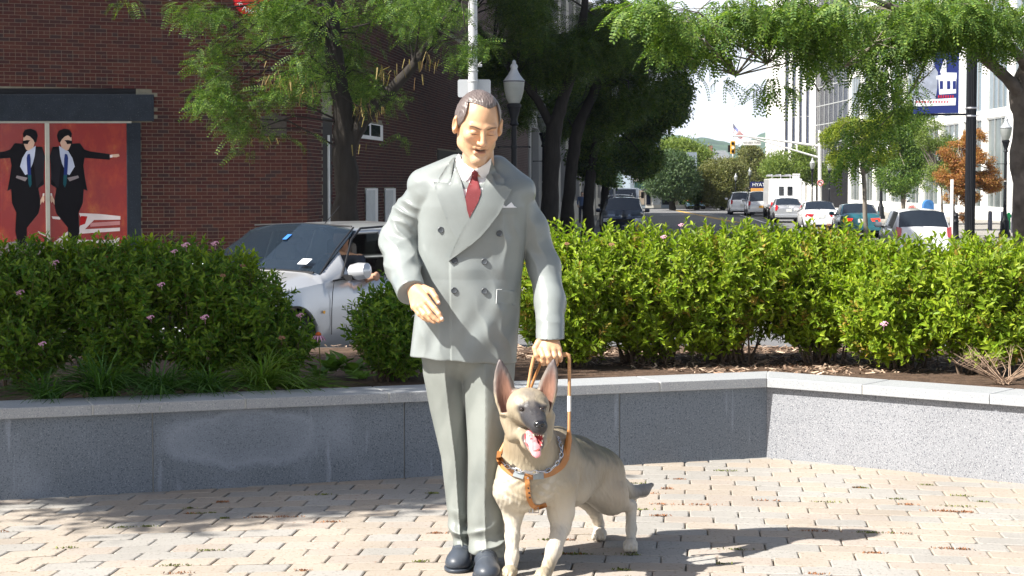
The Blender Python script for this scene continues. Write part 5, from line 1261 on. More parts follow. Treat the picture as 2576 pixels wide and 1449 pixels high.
RB = [(1430, 11.0, [(1375, 746, 95, 130), (1450, 706, 90, 100), (1460, 816, 95, 95)], 'bright green shrub directly right of the man, leftmost of the right hedge'),
      (1640, 11.15, [(1600, 736, 115, 140), (1700, 706, 105, 110), (1540, 696, 90, 95), (1640, 816, 110, 80)], 'bright green shrub second from the left in the right hedge, behind the dog handle'),
      (1850, 11.2, [(1810, 731, 115, 145), (1905, 721, 105, 130), (1860, 656, 90, 65), (1780, 816, 100, 75)], 'bright green shrub in the middle of the right hedge with bare stems beneath'),
      (2060, 11.25, [(2010, 726, 110, 140), (2110, 716, 110, 130), (2060, 806, 100, 75)], 'bright green shrub right of the wall corner, below the teal car'),
      (2280, 10.85, [(2210, 766, 110, 145), (2310, 761, 110, 130), (2260, 706, 100, 75), (2250, 856, 100, 60)], 'bright green shrub below the white hatchback'),
      (2480, 10.55, [(2420, 756, 105, 140), (2540, 766, 105, 145), (2480, 681, 95, 65), (2490, 856, 100, 60)], 'bright green shrub at the right edge of the photo')]
pf = {0: [(1427, 610, 10.6, 1), (1540, 612, 10.6, 1)], 1: [(1672, 592, 10.8, 0), (1716, 562, 10.75, 0)], 3: [(2090, 562, 10.9, 1), (2230, 812, 10.3, 0)]}
for i, (px, Y, bl_, lab) in enumerate(RB):
    b = WG(px, 900, ZB); b = Vector(((px-CX)/FPX*Y, Y, ZB))
    shrub(lab, b, [B3(x, y, Y, rx, ry, .40) for x, y, rx, ry in bl_], 300, 880, SPB, GH, tw=34, flowers=fl(pf.get(i, [])))
# upright shoots along the top of the right hedge
def shoots(root, pts, meshes, Y):
    for x, y in pts:
        p = W(x, y, Y+rng.uniform(-.1, .1)); o = link('shoot', meshes[int(rng.integers(len(meshes)))], root); o.matrix_local = Matrix.Translation(p-Vector(root.location)-Vector((0, 0, .14))) @ Matrix.Rotation(rng.uniform(-.25, .25), 4, 'Y') @ Matrix.Rotation(rng.uniform(0, 6), 4, 'Z') @ Matrix.Scale(1.25, 4)
sr = [o for o in bpy.data.objects if o.name.startswith('shrub') and o.type == 'EMPTY']
for k, r in enumerate(sr):
    px = RB[k][0]; shoots(r, [(px+rng.uniform(-110, 110), (592 if k < 4 else 628)+rng.uniform(-25, 15)) for _ in range(14)], SPB, RB[k][1])
LB = [(60, 9.75, [(-20, 740, 120, 110), (90, 730, 110, 105), (60, 850, 120, 110)], 'dark green shrub at the left edge below the shop window', [(130, 657, 9.5, 0), (42, 732, 9.4, 0)]),
      (300, 9.85, [(230, 720, 115, 100), (350, 715, 110, 95), (290, 840, 130, 110)], 'dark green shrub in the middle of the left hedge below the brick wall', [(462, 612, 9.6, 0), (433, 628, 9.6, 0), (99, 862, 9.2, 0)]),
      (520, 9.95, [(470, 710, 95, 85), (570, 740, 90, 85), (520, 840, 120, 105), (640, 770, 75, 70)], 'dark green shrub in front of the bonnet of the silver car', [(536, 608, 9.7, 0), (400, 712, 9.4, 0), (510, 795, 9.35, 0), (373, 795, 9.3, 0), (556, 690, 9.5, 1), (606, 665, 9.7, 1)]),
      (690, 10.0, [(650, 860, 95, 80), (725, 870, 60, 70)], 'dark green low shrub below the front wheel of the silver car', [(752, 790, 9.8, 0), (705, 848, 9.6, 1)])]
lsr = []
for i, (px, Y, bl_, lab, f_) in enumerate(LB):
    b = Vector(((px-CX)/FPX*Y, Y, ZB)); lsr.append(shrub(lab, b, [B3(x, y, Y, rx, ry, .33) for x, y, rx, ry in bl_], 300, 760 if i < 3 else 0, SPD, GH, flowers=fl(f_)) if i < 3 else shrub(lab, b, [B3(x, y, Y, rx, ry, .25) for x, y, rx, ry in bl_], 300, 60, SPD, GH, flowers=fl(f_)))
for k, r in enumerate(lsr[:3]): shoots(r, [(LB[k][0]+rng.uniform(-120, 120), 632+rng.uniform(-18, 15)+(25 if k == 2 else 0)) for _ in range(34)], SPB, LB[k][1])  # bright-leaved shoots: sunlight on the left hedge tops put into leaf colour
b = Vector(((965-CX)/FPX*10.2, 10.2, ZB))
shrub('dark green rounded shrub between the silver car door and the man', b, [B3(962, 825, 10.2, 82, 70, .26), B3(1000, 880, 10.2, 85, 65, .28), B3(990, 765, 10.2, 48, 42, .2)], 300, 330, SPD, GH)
# bare twigs
def twigs(name, label, c, n, h, sp, m=M_twig):
    r = MB(); c = Vector(c)
    for _ in range(n):
        a = rng.uniform(0, 6.3); l = h*rng.uniform(.5, 1); d = Vector((math.cos(a)*sp, math.sin(a)*sp*.6, l)); r.tube([Vector((rng.normal(0, .02), rng.normal(0, .02), 0)), d*.5+Vector((rng.normal(0, .01), 0, 0)), d], [.003, .002, .0008], 4)
        for _ in range(3): t = rng.uniform(.4, .9); e = d*t; r.tube([e, e+Vector((rng.normal(0, .05), rng.normal(0, .04), rng.uniform(.0, .07)))], [.0014, .0006], 4)
    return tag(r.build(name, m, loc=c), label, 'twigs')
twigs('bare_twigs', 'bare brown twigs standing among the left hedge by the car bonnet', Vector(((600-CX)/FPX*9.9, 9.9, .75)), 26, .28, .16)
twigs('bare_twigs', 'dry broken twigs at the foot of the rightmost shrub', Vector(((2540-CX)/FPX*9.9, 9.95, .40)), 34, .22, .3, mat('dry_twig', (.34, .24, .17), .9, .2, 20))
# daylily clumps
def grass_clump(label, base, n, h, w_, m, cat='grass', wid=.007, seed=0, group='strap-leaved clumps along the coping'):
    b = Vector(base); V = []; F = []; r = random.Random(seed)
    for _ in range(n):
        a = r.uniform(0, 6.3); L_ = h*r.uniform(.6, 1.15); sp = w_*r.uniform(.3, 1.1); wd = wid*r.uniform(.7, 1.2); o = Vector((r.gauss(0, .03), r.gauss(0, .03), 0)); dx = Vector((math.cos(a), math.sin(a)*.8, 0)); sx = Vector((-dx.y, dx.x, 0)); k = len(V)
        for i in range(6):
            t = i/5; p = o+dx*sp*t**1.5*1.25+Vector((0, 0, L_*(1.75*t-1.45*t*t*(sp/w_+.2)))); ww = wd*(1-t**2.2)*.5+.0004
            V += [p-sx*ww, p+Vector((0, 0, -ww*.5)), p+sx*ww]
        for i in range(5):
            for j in (0, 1): q = k+i*3+j; F.append((q, q+1, q+4, q+3))
    o = npmesh('leaf_blades', [tuple(v) for v in V], F, m, True); root = empty('grass_clump', b, label, cat, group); link('leaf_blades', o, root)['kind'] = 'stuff'; return root
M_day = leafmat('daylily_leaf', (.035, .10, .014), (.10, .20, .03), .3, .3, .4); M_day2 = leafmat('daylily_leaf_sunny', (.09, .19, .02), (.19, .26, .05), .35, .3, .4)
for i, (px, Y, n, h, w_, lab, m) in enumerate([(110, 8.98, 80, .20, .34, 'dark strap-leaved clump at the far left end of the coping', M_day), (250, 9.06, 170, .28, .42, 'large dark strap-leaved clump drooping over the left coping', M_day), (395, 9.16, 150, .24, .38, 'dark strap-leaved clump right of the largest clump', M_day),
        (520, 9.26, 130, .20, .34, 'low strap-leaved clump in the middle of the left coping', M_day), (655, 9.38, 170, .26, .36, 'sunlit strap-leaved clump left of the broad-leaved plants', M_day2), (745, 9.45, 90, .13, .34, 'low strap-leaved clump in front of the broad-leaved plants', M_day2)]):
    grass_clump(lab, ((px-CX)/FPX*Y, Y, .40), n, h, w_, m, seed=i, wid=.011)
def broad(label, base, n, L_, wd, m, seed):
    r = random.Random(seed); root = empty('leafy_plant', base, label, 'plant', 'broad-leaved plants behind the coping')
    for i in range(n):
        B, BF = blade(L_*r.uniform(.7, 1.1), wd*r.uniform(.8, 1.1), .12, r.uniform(.1, .5)); M = np.array(Matrix.Rotation(i*2.4, 3, 'Z') @ Matrix.Rotation(-r.uniform(.3, 1.2), 3, 'Y'))
        me = bpy.data.meshes.new('leaf'); me.from_pydata([tuple(M@v+np.array((r.gauss(0, .015), r.gauss(0, .015), .01))) for v in B], [], [f[:3] if f[2] == f[3] else f for f in BF]); me.materials.append(m); link('leaf', me, root)
    return root
M_bl = leafmat('broad_leaf', (.12, .23, .04), (.24, .32, .08), .35, .2, .4)
for i, (px, Y, n, L_, lab) in enumerate([(835, 10.3, 16, .15, 'light green broad-leaved plant under the silver car door'), (880, 10.25, 18, .16, 'light green broad-leaved plant left of the rounded shrub'), (905, 9.9, 12, .10, 'small light green plant at the foot of the rounded shrub'), (800, 10.0, 14, .10, 'small light green plant below the coneflower')]): broad(lab, ((px-CX)/FPX*Y, Y, .42), n, L_, L_*.38, M_bl, i)
# coneflower
c0 = W(801, 842, 9.9); r = empty('coneflower', (c0.x, c0.y, .4), 'pink coneflower with an orange centre in front of the car wheel', 'flower'); b = MB(); b.tube([(0, 0, 0), (.01, 0, .1), (0, 0, c0.z-.4)], .003, 6); b.build('stem', M_gst, r)
q = MB(); q.lathe((0, 0, c0.z-.4), [(.006, -.008), (.017, -.002), (.015, .008), (.006, .015), (.001, .016)], 12); q.build('cone', mat('orange_cone', (.55, .12, .03), .8, .2, 90, .5, 200), r, smooth=True)
for k in range(12):
    a = k*math.tau/12; B, BF = blade(.045, .010, .1, .5); M = np.array(Matrix.Rotation(a, 3, 'Z') @ Matrix.Rotation(.35, 3, 'Y')); me = bpy.data.meshes.new('petal'); me.from_pydata([tuple(M@v+np.array((.012*math.cos(a), .012*math.sin(a), c0.z-.402))) for v in B], [], [f[:3] if f[2] == f[3] else f for f in BF]); me.materials.append(M_pf); link('petal', me, r)

# ---------------- trees ----------------
def frond(n=9, L_=1., lw=.16, ll=.05, droop=.35):
    V = []; F = []
    for i in range(n):
        t = (i+.6)/n; p = np.array((t, 0, -droop*t*t)); s = lw*(1-.55*abs(t-.45))*1.0
        for sg in (-1, 1):
            k = len(V); a = np.array((.25*s, sg*s, -.02)); u = np.array((ll, 0, -ll*droop))
            V += [p-u*.3, p+a*.55-u*.55, p+a, p+a*.5+u*.55]; F.append((k, k+1, k+2, k+3))
    k = len(V); V += [np.array((0, -.006, 0)), np.array((0, .006, 0)), np.array((1, .004, -droop)), np.array((1, -.004, -droop))]; F.append((k, k+1, k+2, k+3))
    return np.array(V), np.array(F)
def leafcluster(n, seed, sp=.5, l=.28, w_=.12):
    r = np.random.default_rng(seed); V = []; F = []
    for i in range(n):
        c = r.normal(0, sp*.5, 3); d = r.normal(0, 1, 3); d[2] -= .5; d /= np.linalg.norm(d); s = np.cross(d, r.normal(0, 1, 3)); s /= np.linalg.norm(s); k = len(V)
        V += [c, c+d*l*.5+s*w_*.5, c+d*l, c+d*l*.5-s*w_*.5]; F.append((k, k+1, k+2, k+3))
    return np.array(V), np.array(F)
def crown(name, root, blobs, n, T, m, size, clump=1., droop=(-.2, .6), yawlock=None, thr=.0):
    global rng
    _keep = rng; rng = np.random.default_rng(int(abs(blobs[0][0]*977+blobs[0][1]*131+n)) % 100000)
    org = np.array(root.location); wts = np.array([b[3]*b[4]*b[5] for b in blobs])**.7; wts /= wts.sum(); P = []
    ph = rng.uniform(0, 6.3, 6)
    while len(P) < n:
        m_ = n*2; bi = rng.choice(len(blobs), m_, p=wts); bb_ = np.array(blobs)[bi]; v = rng.normal(0, 1, (m_, 3)); v /= np.linalg.norm(v, axis=1)[:, None]; q = bb_[:, :3]+v*(rng.uniform(.05, 1, m_)**.45)[:, None]*bb_[:, 3:6]
        f = clump; s = np.sin(q[:, 0]*f*2.1+ph[0]+1.5*np.sin(q[:, 2]*f*1.3+ph[1]))+np.sin(q[:, 1]*f*1.9+ph[2]+q[:, 0]*f)+np.sin(q[:, 2]*f*2.7+ph[3]+1.2*np.sin(q[:, 0]*f*1.7+ph[4]))
        P += list(q[s > thr+rng.normal(0, .35, m_)])
    P = np.array(P[:n]); yaw = rng.uniform(0, 6.3, n) if yawlock is None else rng.normal(yawlock, .9, n)
    V, F = scatter(T[0], T[1], P-org, rotmats(yaw, rng.uniform(*droop, n), rng.normal(0, .45, n)), size*rng.uniform(.7, 1.25, n))
    rng = _keep; o = link(name, npmesh(name, V, F, m), root); o['kind'] = 'stuff'; return o, P
def limb(root, name, paths, m, org=None):
    b = MB()
    for pts, rs in paths:
        P = [Vector(p) for p in pts]; Q = []; R = []
        for i in range(len(P)-1):
            for k in range(4):
                t = k/4; a = P[max(0, i-1)]; b0, c0_, d0 = P[i], P[i+1], P[min(len(P)-1, i+2)]
                p = .5*((2*b0)+(c0_-a)*t+(2*a-5*b0+4*c0_-d0)*t*t+(3*b0-a-3*c0_+d0)*t**3); r_ = rs[i]*(1-t)+rs[i+1]*t; Q.append(p+Vector((rng.normal(0, r_*.08), rng.normal(0, r_*.08), 0))); R.append(r_*(1+rng.normal(0, .05)))
        Q.append(P[-1]); R.append(rs[-1]); b.tube(Q, R, 9)
    return b.build(name, m, root, root.location, smooth=60)
def wpath(pts, Y): return [W(p[0], p[1], p[2] if len(p) > 2 else Y) for p in pts]
def twigset(root, P, trunkpts, n, m, r0=.012):
    b = MB(); tp = [Vector(t) for t in trunkpts]
    for _ in range(n):
        e = Vector(P[int(rng.integers(len(P)))]); s = min(tp, key=lambda t: (t-e).length+abs(rng.normal(0, .4))); mid = (s+e)/2+Vector((rng.normal(0, .12), rng.normal(0, .12), (e-s).length*.12)); b.tube([s, (s+mid)/2, mid, (mid+e)/2, e], [r0*1.6, r0*1.2, r0, r0*.6, r0*.3], 5)
    return b.build('branch', m, root, root.location, smooth=True)
FR9 = frond(9); FR12 = frond(10, 1, .17, .075, .45); CL6 = leafcluster(7, 1); CL8 = leafcluster(9, 3, .6, .34, .16)
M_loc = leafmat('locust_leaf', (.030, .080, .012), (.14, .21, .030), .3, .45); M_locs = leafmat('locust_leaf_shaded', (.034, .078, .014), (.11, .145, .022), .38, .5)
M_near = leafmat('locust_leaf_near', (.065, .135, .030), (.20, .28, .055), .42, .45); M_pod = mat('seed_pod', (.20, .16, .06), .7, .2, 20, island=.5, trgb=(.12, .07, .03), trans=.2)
# left honey locust in front of the brick building
Y0 = 27; tb = Vector(((872-CX)/FPX*Y0, Y0, gz(Y0)+.13)); t1_ = empty('locust_tree', tb, 'honey locust with dark forked trunk and hanging pods before the brick building', 'tree')
tr1 = wpath([(868, 700), (872, 560), (868, 470), (868, 380), (866, 310), (850, 200), (835, 80), (818, -20), (800, -160)], Y0); tr2 = wpath([(868, 400), (895, 330), (925, 285), (975, 235), (1040, 165), (1110, 70), (1180, -40)], Y0)
limb(t1_, 'trunk', [(tr1, [.26, .20, .175, .18, .16, .135, .125, .11, .08]), (tr2, [.12, .125, .12, .09, .075, .06, .05])], M_bark)
bl = [B3(*a) for a in [(560, 150, 26.5, 75, 60, 1.2), (650, 215, 26, 110, 60, 1.4), (740, 170, 26.5, 110, 90, 1.6), (540, 240, 26, 60, 45, 1), (600, 300, 26, 45, 35, .8), (700, 340, 26.5, 130, 18, .7), (600, 378, 26, 55, 14, .5), (790, 60, 27, 180, 60, 2), (720, 30, 26.5, 80, 40, 1.5), (560, 30, 26.5, 30, 25, 1), (330, 15, 25.5, 60, 22, .8), (490, 30, 26, 70, 35, 1), (1000, 110, 26.5, 130, 50, 1.5), (1130, 130, 26, 100, 28, 1.2), (960, 230, 27, 70, 45, 1), (960, 345, 26.5, 70, 18, .7), (1000, 30, 27, 200, 50, 2), (900, 180, 28, 90, 90, 1), (1200, 95, 25.8, 50, 35, .8), (700, 100, 27.5, 150, 80, 1.4), (800, 400, 26.7, 40, 14, .4)]]
_, P = crown('leaves', t1_, bl, 4300, FR9, M_loc, .27, 1.5, (-.35, .8), thr=.35); twigset(t1_, P, tr1[3:]+tr2[2:], 90, M_bark)
Tp = np.array([(-.09, 0, 0), (.09, 0, 0), (.11, .02, -1), (-.05, .02, -1), (.02, .05, -1.7), (.12, .05, -1.65)]); Tf = np.array([(0, 1, 2, 3), (3, 2, 5, 4)])
pods = [B3(*a) for a in [(690, 190, 25.6, 70, 40, .6), (750, 210, 25.6, 40, 30, .6), (1010, 170, 25.6, 80, 35, .6), (930, 270, 26, 50, 30, .5), (915, 365, 25.9, 40, 10, .4), (700, 350, 26, 70, 12, .4), (1060, 140, 25.6, 60, 25, .5), (510, 90, 25.6, 30, 40, .4)]]
crown('seed_pods', t1_, pods, 170, (Tp, Tf), M_pod, .085, 2., (-.25, .25), thr=-1)
# dark street trees on the shaded left pavement
def stree(label, Y, trunks, radii, blobs, n, m, T=CL6, size=.34, group='shaded honey locusts along the left pavement', bark=M_bark, clump=1.0, ntw=60, thr=.3, name='street_tree', droop=(-.6, .9)):
    px = trunks[0][0][0]; base = Vector(((px-CX)/FPX*Y, Y, gz(Y)+.1)); r = empty(name, base, label, 'tree', group)
    ps = []; al = []
    for t, rr in zip(trunks, radii): w_ = wpath(t, Y); ps.append((w_, rr)); al += w_[1:]
    limb(r, 'trunk', ps, bark); _, P = crown('leaves', r, [B3(*b) for b in blobs], n, T, m, size, clump, droop, thr=thr)
    if ntw: twigset(r, P, al, ntw, bark, .012*Y/40+.004)
    return r
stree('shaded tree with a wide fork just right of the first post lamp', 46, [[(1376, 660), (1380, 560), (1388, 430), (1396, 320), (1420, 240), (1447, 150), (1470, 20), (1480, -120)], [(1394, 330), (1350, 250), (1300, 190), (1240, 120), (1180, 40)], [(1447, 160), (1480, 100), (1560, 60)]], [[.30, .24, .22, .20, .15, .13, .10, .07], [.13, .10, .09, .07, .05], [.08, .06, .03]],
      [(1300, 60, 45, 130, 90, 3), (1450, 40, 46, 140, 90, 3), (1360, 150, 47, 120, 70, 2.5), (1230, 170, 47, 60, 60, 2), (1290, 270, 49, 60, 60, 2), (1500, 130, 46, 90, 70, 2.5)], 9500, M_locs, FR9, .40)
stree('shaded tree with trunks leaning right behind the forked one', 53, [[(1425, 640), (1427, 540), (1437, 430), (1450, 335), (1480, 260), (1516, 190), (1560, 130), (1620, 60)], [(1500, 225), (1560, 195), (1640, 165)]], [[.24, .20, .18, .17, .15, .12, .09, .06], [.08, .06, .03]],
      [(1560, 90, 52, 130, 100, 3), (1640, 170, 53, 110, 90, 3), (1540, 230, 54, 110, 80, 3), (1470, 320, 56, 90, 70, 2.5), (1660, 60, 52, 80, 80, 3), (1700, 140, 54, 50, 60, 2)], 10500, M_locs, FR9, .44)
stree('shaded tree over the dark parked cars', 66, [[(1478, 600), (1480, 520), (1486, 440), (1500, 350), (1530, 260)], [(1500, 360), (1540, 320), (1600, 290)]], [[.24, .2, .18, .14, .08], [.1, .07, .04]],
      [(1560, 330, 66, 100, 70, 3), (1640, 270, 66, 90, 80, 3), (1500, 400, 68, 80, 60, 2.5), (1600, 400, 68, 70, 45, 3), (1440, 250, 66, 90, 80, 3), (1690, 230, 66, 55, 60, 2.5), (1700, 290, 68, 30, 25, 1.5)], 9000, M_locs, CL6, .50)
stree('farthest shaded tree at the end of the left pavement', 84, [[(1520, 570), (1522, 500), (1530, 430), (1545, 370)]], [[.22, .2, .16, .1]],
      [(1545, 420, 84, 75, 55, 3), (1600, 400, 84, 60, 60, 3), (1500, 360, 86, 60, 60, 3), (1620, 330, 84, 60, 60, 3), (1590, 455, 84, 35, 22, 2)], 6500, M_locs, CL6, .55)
# centre far trees
G2 = 'sunlit trees at the far end of the street'
M_ft1 = leafmat('far_leaf_deep', (.045, .085, .04), (.12, .17, .075), .25, .4); M_ft2 = leafmat('far_leaf_light', (.10, .16, .03), (.20, .25, .05), .3, .3); M_ft3 = leafmat('far_leaf_olive', (.11, .13, .045), (.20, .19, .07), .3, .35)
stree('round dense dark green tree standing before the corner building', 156, [[(1692, 528), (1692, 500), (1690, 460)]], [[.3, .26, .2]], [(1690, 440, 156, 66, 52, 2.5), (1690, 410, 156, 50, 30, 2), (1700, 470, 156, 60, 26, 2), (1655, 455, 156, 30, 28, 1.6)], 4600, M_ft1, CL8, .62, G2, ntw=0, clump=1.6, thr=-1.2)
stree('dark tree in shade between the round tree and the olive tree', 160, [[(1752, 528), (1752, 500), (1750, 470)]], [[.26, .2, .15]], [(1745, 485, 160, 45, 24, 2), (1765, 470, 160, 30, 26, 2)], 1500, M_locs, CL8, .6, G2, ntw=0, thr=-1.2)
stree('mid green tree with round crown left of the white SUV', 158, [[(1818, 528), (1818, 500), (1815, 470)]], [[.26, .2, .15]], [(1815, 450, 158, 58, 52, 2.5), (1812, 490, 158, 40, 25, 2), (1840, 420, 158, 32, 20, 2)], 4200, M_ft3, CL8, .55, G2, ntw=0, clump=1.6, thr=-.9)
stree('bright yellow green tree rising behind the round tree', 205, [[(1722, 520), (1722, 460), (1722, 400)]], [[.3, .3, .2]], [(1715, 385, 205, 52, 36, 3), (1750, 395, 205, 36, 26, 3), (1690, 365, 205, 30, 16, 2)], 2600, M_ft2, CL8, .8, G2, ntw=0, clump=1.2, thr=-.8)
stree('thin olive tree behind the two lamps left of the signal arm', 172, [[(1905, 528), (1905, 480), (1905, 420)]], [[.2, .16, .1]], [(1905, 425, 172, 42, 45, 2.5), (1885, 385, 172, 26, 26, 2), (1900, 460, 172, 38, 30, 2.5)], 1900, M_ft3, CL8, .6, G2, ntw=20, thr=.2)
stree('green tree left of the white tower foot', 150, [[(1958, 520), (1958, 470), (1955, 420)]], [[.22, .18, .1]], [(1955, 415, 150, 45, 36, 2.5), (1990, 425, 150, 45, 34, 2.5), (2030, 420, 150, 32, 40, 2), (2060, 440, 150, 30, 24, 2), (2020, 385, 150, 26, 20, 1.6)], 3600, M_ft2, CL8, .5, G2, ntw=16, clump=1.4, thr=-.4)
# trees along the right pavement
G3 = 'young trees on the right pavement'
stree('leafy tree with thin trunk behind the teal and white cars', 96, [[(2272, 560), (2272, 510), (2270, 450), (2262, 380)]], [[.14, .12, .10, .05]], [(2265, 440, 96, 60, 55, 1.8), (2290, 380, 96, 55, 60, 1.8), (2250, 330, 96, 55, 50, 1.8), (2300, 300, 96, 50, 40, 1.6)], 5200, M_near, CL8, .34, G3, M_bark2, clump=1.8, thr=-.4)
stree('yellow green tree reaching left over the signal pole', 74, [[(2178, 590), (2176, 520), (2172, 440), (2160, 360), (2140, 310)]], [[.10, .09, .08, .06, .03]], [(2150, 330, 74, 65, 40, 1.6), (2100, 350, 74, 40, 30, 1.2), (2190, 310, 74, 55, 35, 1.6), (2200, 380, 74, 60, 40, 1.6), (2120, 400, 74, 45, 28, 1.2)], 4200, leafmat('yellow_leaf', (.15, .21, .02), (.30, .33, .035), .4, .25), CL6, .30, G3, M_bark2, clump=2., thr=-.1)
stree('orange and rust autumn tree behind the black banner pole', 72, [[(2432, 600), (2430, 540), (2430, 480), (2428, 420)]], [[.07, .06, .05, .03]], [(2400, 440, 72, 50, 32, 1.1), (2440, 400, 72, 60, 40, 1.2), (2478, 450, 72, 42, 34, 1), (2420, 490, 72, 50, 26, 1), (2450, 350, 72, 30, 28, .9), (2425, 545, 72, 14, 12, .4), (2495, 470, 72, 26, 14, .6), (2400, 380, 72, 36, 26, .8), (2440, 460, 72, 60, 40, 1)], 6500, leafmat('autumn_leaf', (.34, .13, .05), (.36, .24, .07), .4, .3), CL6, .30, G3, M_bark2, clump=2.6, thr=.1)
stree('green leafy tree left of the orange tree', 84, [[(2372, 575), (2370, 520), (2368, 470)]], [[.07, .06, .04]], [(2365, 420, 84, 45, 40, 1.3), (2350, 460, 84, 38, 26, 1.1), (2375, 370, 84, 40, 34, 1.2), (2340, 340, 84, 40, 40, 1.2)], 2800, M_ft2, CL6, .28, G3, M_bark2, clump=2., thr=-.3)
# near tree on the right whose boughs hang across the top
Y0 = 13.2; nb_ = Vector(((2590-CX)/FPX*Y0, Y0, gz(Y0))); nt_ = empty('locust_tree', nb_, 'near honey locust at the right edge whose feathery boughs hang across the top', 'tree')
tA = wpath([(2592, 860), (2576, 600), (2572, 420), (2574, 300), (2568, 235), (2590, 150), (2610, 20), (2640, -150)], Y0); tB = wpath([(2572, 250), (2530, 195, 13.1), (2480, 150, 13), (2425, 98, 12.8), (2360, 50, 12.6), (2250, 20, 12.4), (2120, -30, 12.2), (1980, -60, 12)], Y0); tC = wpath([(2600, 190), (2550, 125, 13), (2500, 70, 12.8), (2430, 20, 12.6), (2330, -40, 12.4)], Y0)
th1 = wpath([(2330, -20), (2345, 60), (2330, 150), (2290, 230), (2240, 290), (2200, 330)], 12.7); th2 = wpath([(2120, -20), (2080, 60), (2000, 110), (1930, 160), (1850, 190)], 12.3); th3 = wpath([(2250, 20), (2200, 110), (2120, 170), (2060, 230)], 12.6)
limb(nt_, 'trunk', [(tA, [.10, .085, .08, .078, .075, .06, .055, .05]), (tB, [.055, .043, .040, .036, .028, .022, .016, .01]), (tC, [.04, .034, .03, .022, .014])], mat('mottled_bark', (.12, .10, .09), .9, .55, 9, .8, 25))
limb(nt_, 'bough', [(th1, [.012, .011, .0095, .008, .006, .004]), (th2, [.010, .008, .006, .005, .003]), (th3, [.010, .008, .005, .003])], M_bark2)
bl = [B3(*a) for a in [(1640, 20, 11.8, 90, 36, .5), (1740, 45, 11.9, 110, 50, .6), (1690, 95, 12, 60, 30, .4), (1850, 50, 12, 110, 60, .7), (1810, 120, 12.1, 60, 36, .5), (1900, 140, 12.2, 60, 34, .5), (1960, 50, 12.2, 110, 65, .7), (2080, 50, 12.3, 120, 70, .8), (2040, 150, 12.4, 80, 40, .5), (2200, 50, 12.5, 120, 70, .8), (2320, 40, 12.6, 120, 60, .8), (2440, 50, 12.8, 100, 60, .7), (2370, 85, 12.8, 90, 34, .5), (2540, 40, 13, 70, 60, .6), (2460, 120, 12.9, 30, 40, .3), (2520, 215, 12.9, 26, 26, .25), (2190, 130, 12.6, 70, 40, .5), (2290, 130, 12.6, 60, 36, .4)]]
lo = [B3(*a) for a in [(2230, 230, 12.7, 80, 70, .5), (2290, 300, 12.8, 70, 50, .4), (2170, 340, 12.7, 80, 45, .4), (2140, 400, 12.6, 50, 20, .3), (1800, 200, 12, 60, 30, .2), (1940, 220, 12.2, 60, 30, .25)]]
crown('leaves', nt_, lo, 330, FR12, M_near, .16, 3.2, (-.1, 1.0), thr=.3)
_, P = crown('leaves', nt_, bl, 3300, FR12, M_near, .165, 2.8, (-.3, 1.0), thr=.2)
twigset(nt_, P, tB[2:]+tC+th1+th2+th3, 150, M_bark2, .004)
_, P2 = crown('leaves', nt_, [B3(2350, 50, 12.7, 130, 50, .6), B3(2470, 40, 12.8, 120, 60, .7), B3(2520, 90, 12.9, 60, 50, .4)], 520, FR12, M_near, .165, 2., (-.1, .9), thr=-1)
# the plaza's own shade tree, outside the left edge of the picture
Y0 = 7.0; sb_ = Vector((-6.6, 6.8, 0)); st_ = empty('shade_tree', sb_, 'plaza shade tree beyond the left edge that dapples the left paving', 'tree')
limb(st_, 'trunk', [([Vector((-6.6, 6.8, -.05)), Vector((-6.55, 6.8, 1.2)), Vector((-6.6, 6.9, 2.5)), Vector((-6.4, 7.2, 4.2)), Vector((-6.2, 7.4, 6.0))], [.17, .14, .12, .09, .05])], M_bark)
crown('leaves', st_, [(-6.3, 7.6, 5.0, 1.9, 1.5, 1.1), (-5.0, 8.2, 4.6, 1.1, .9, .6), (-7.6, 8.2, 4.9, 1.5, 1.6, 1.0), (-5.6, 8.6, 5.4, 1.4, 1.0, .7), (-4.6, 7.95, 4.7, .7, .5, .4), (-6.0, 9.0, 5.0, 1.2, .8, .6), (-5.0, 6.85, 4.6, 1.0, .45, .4), (-5.9, 6.4, 4.5, .9, .4, .4), (-5.5, 7.0, 4.9, 1.3, .5, .5), (-7.2, 7.0, 4.6, 1.2, .7, .6)], 8500, CL8, M_loc, .30, 1.6, thr=-.6)
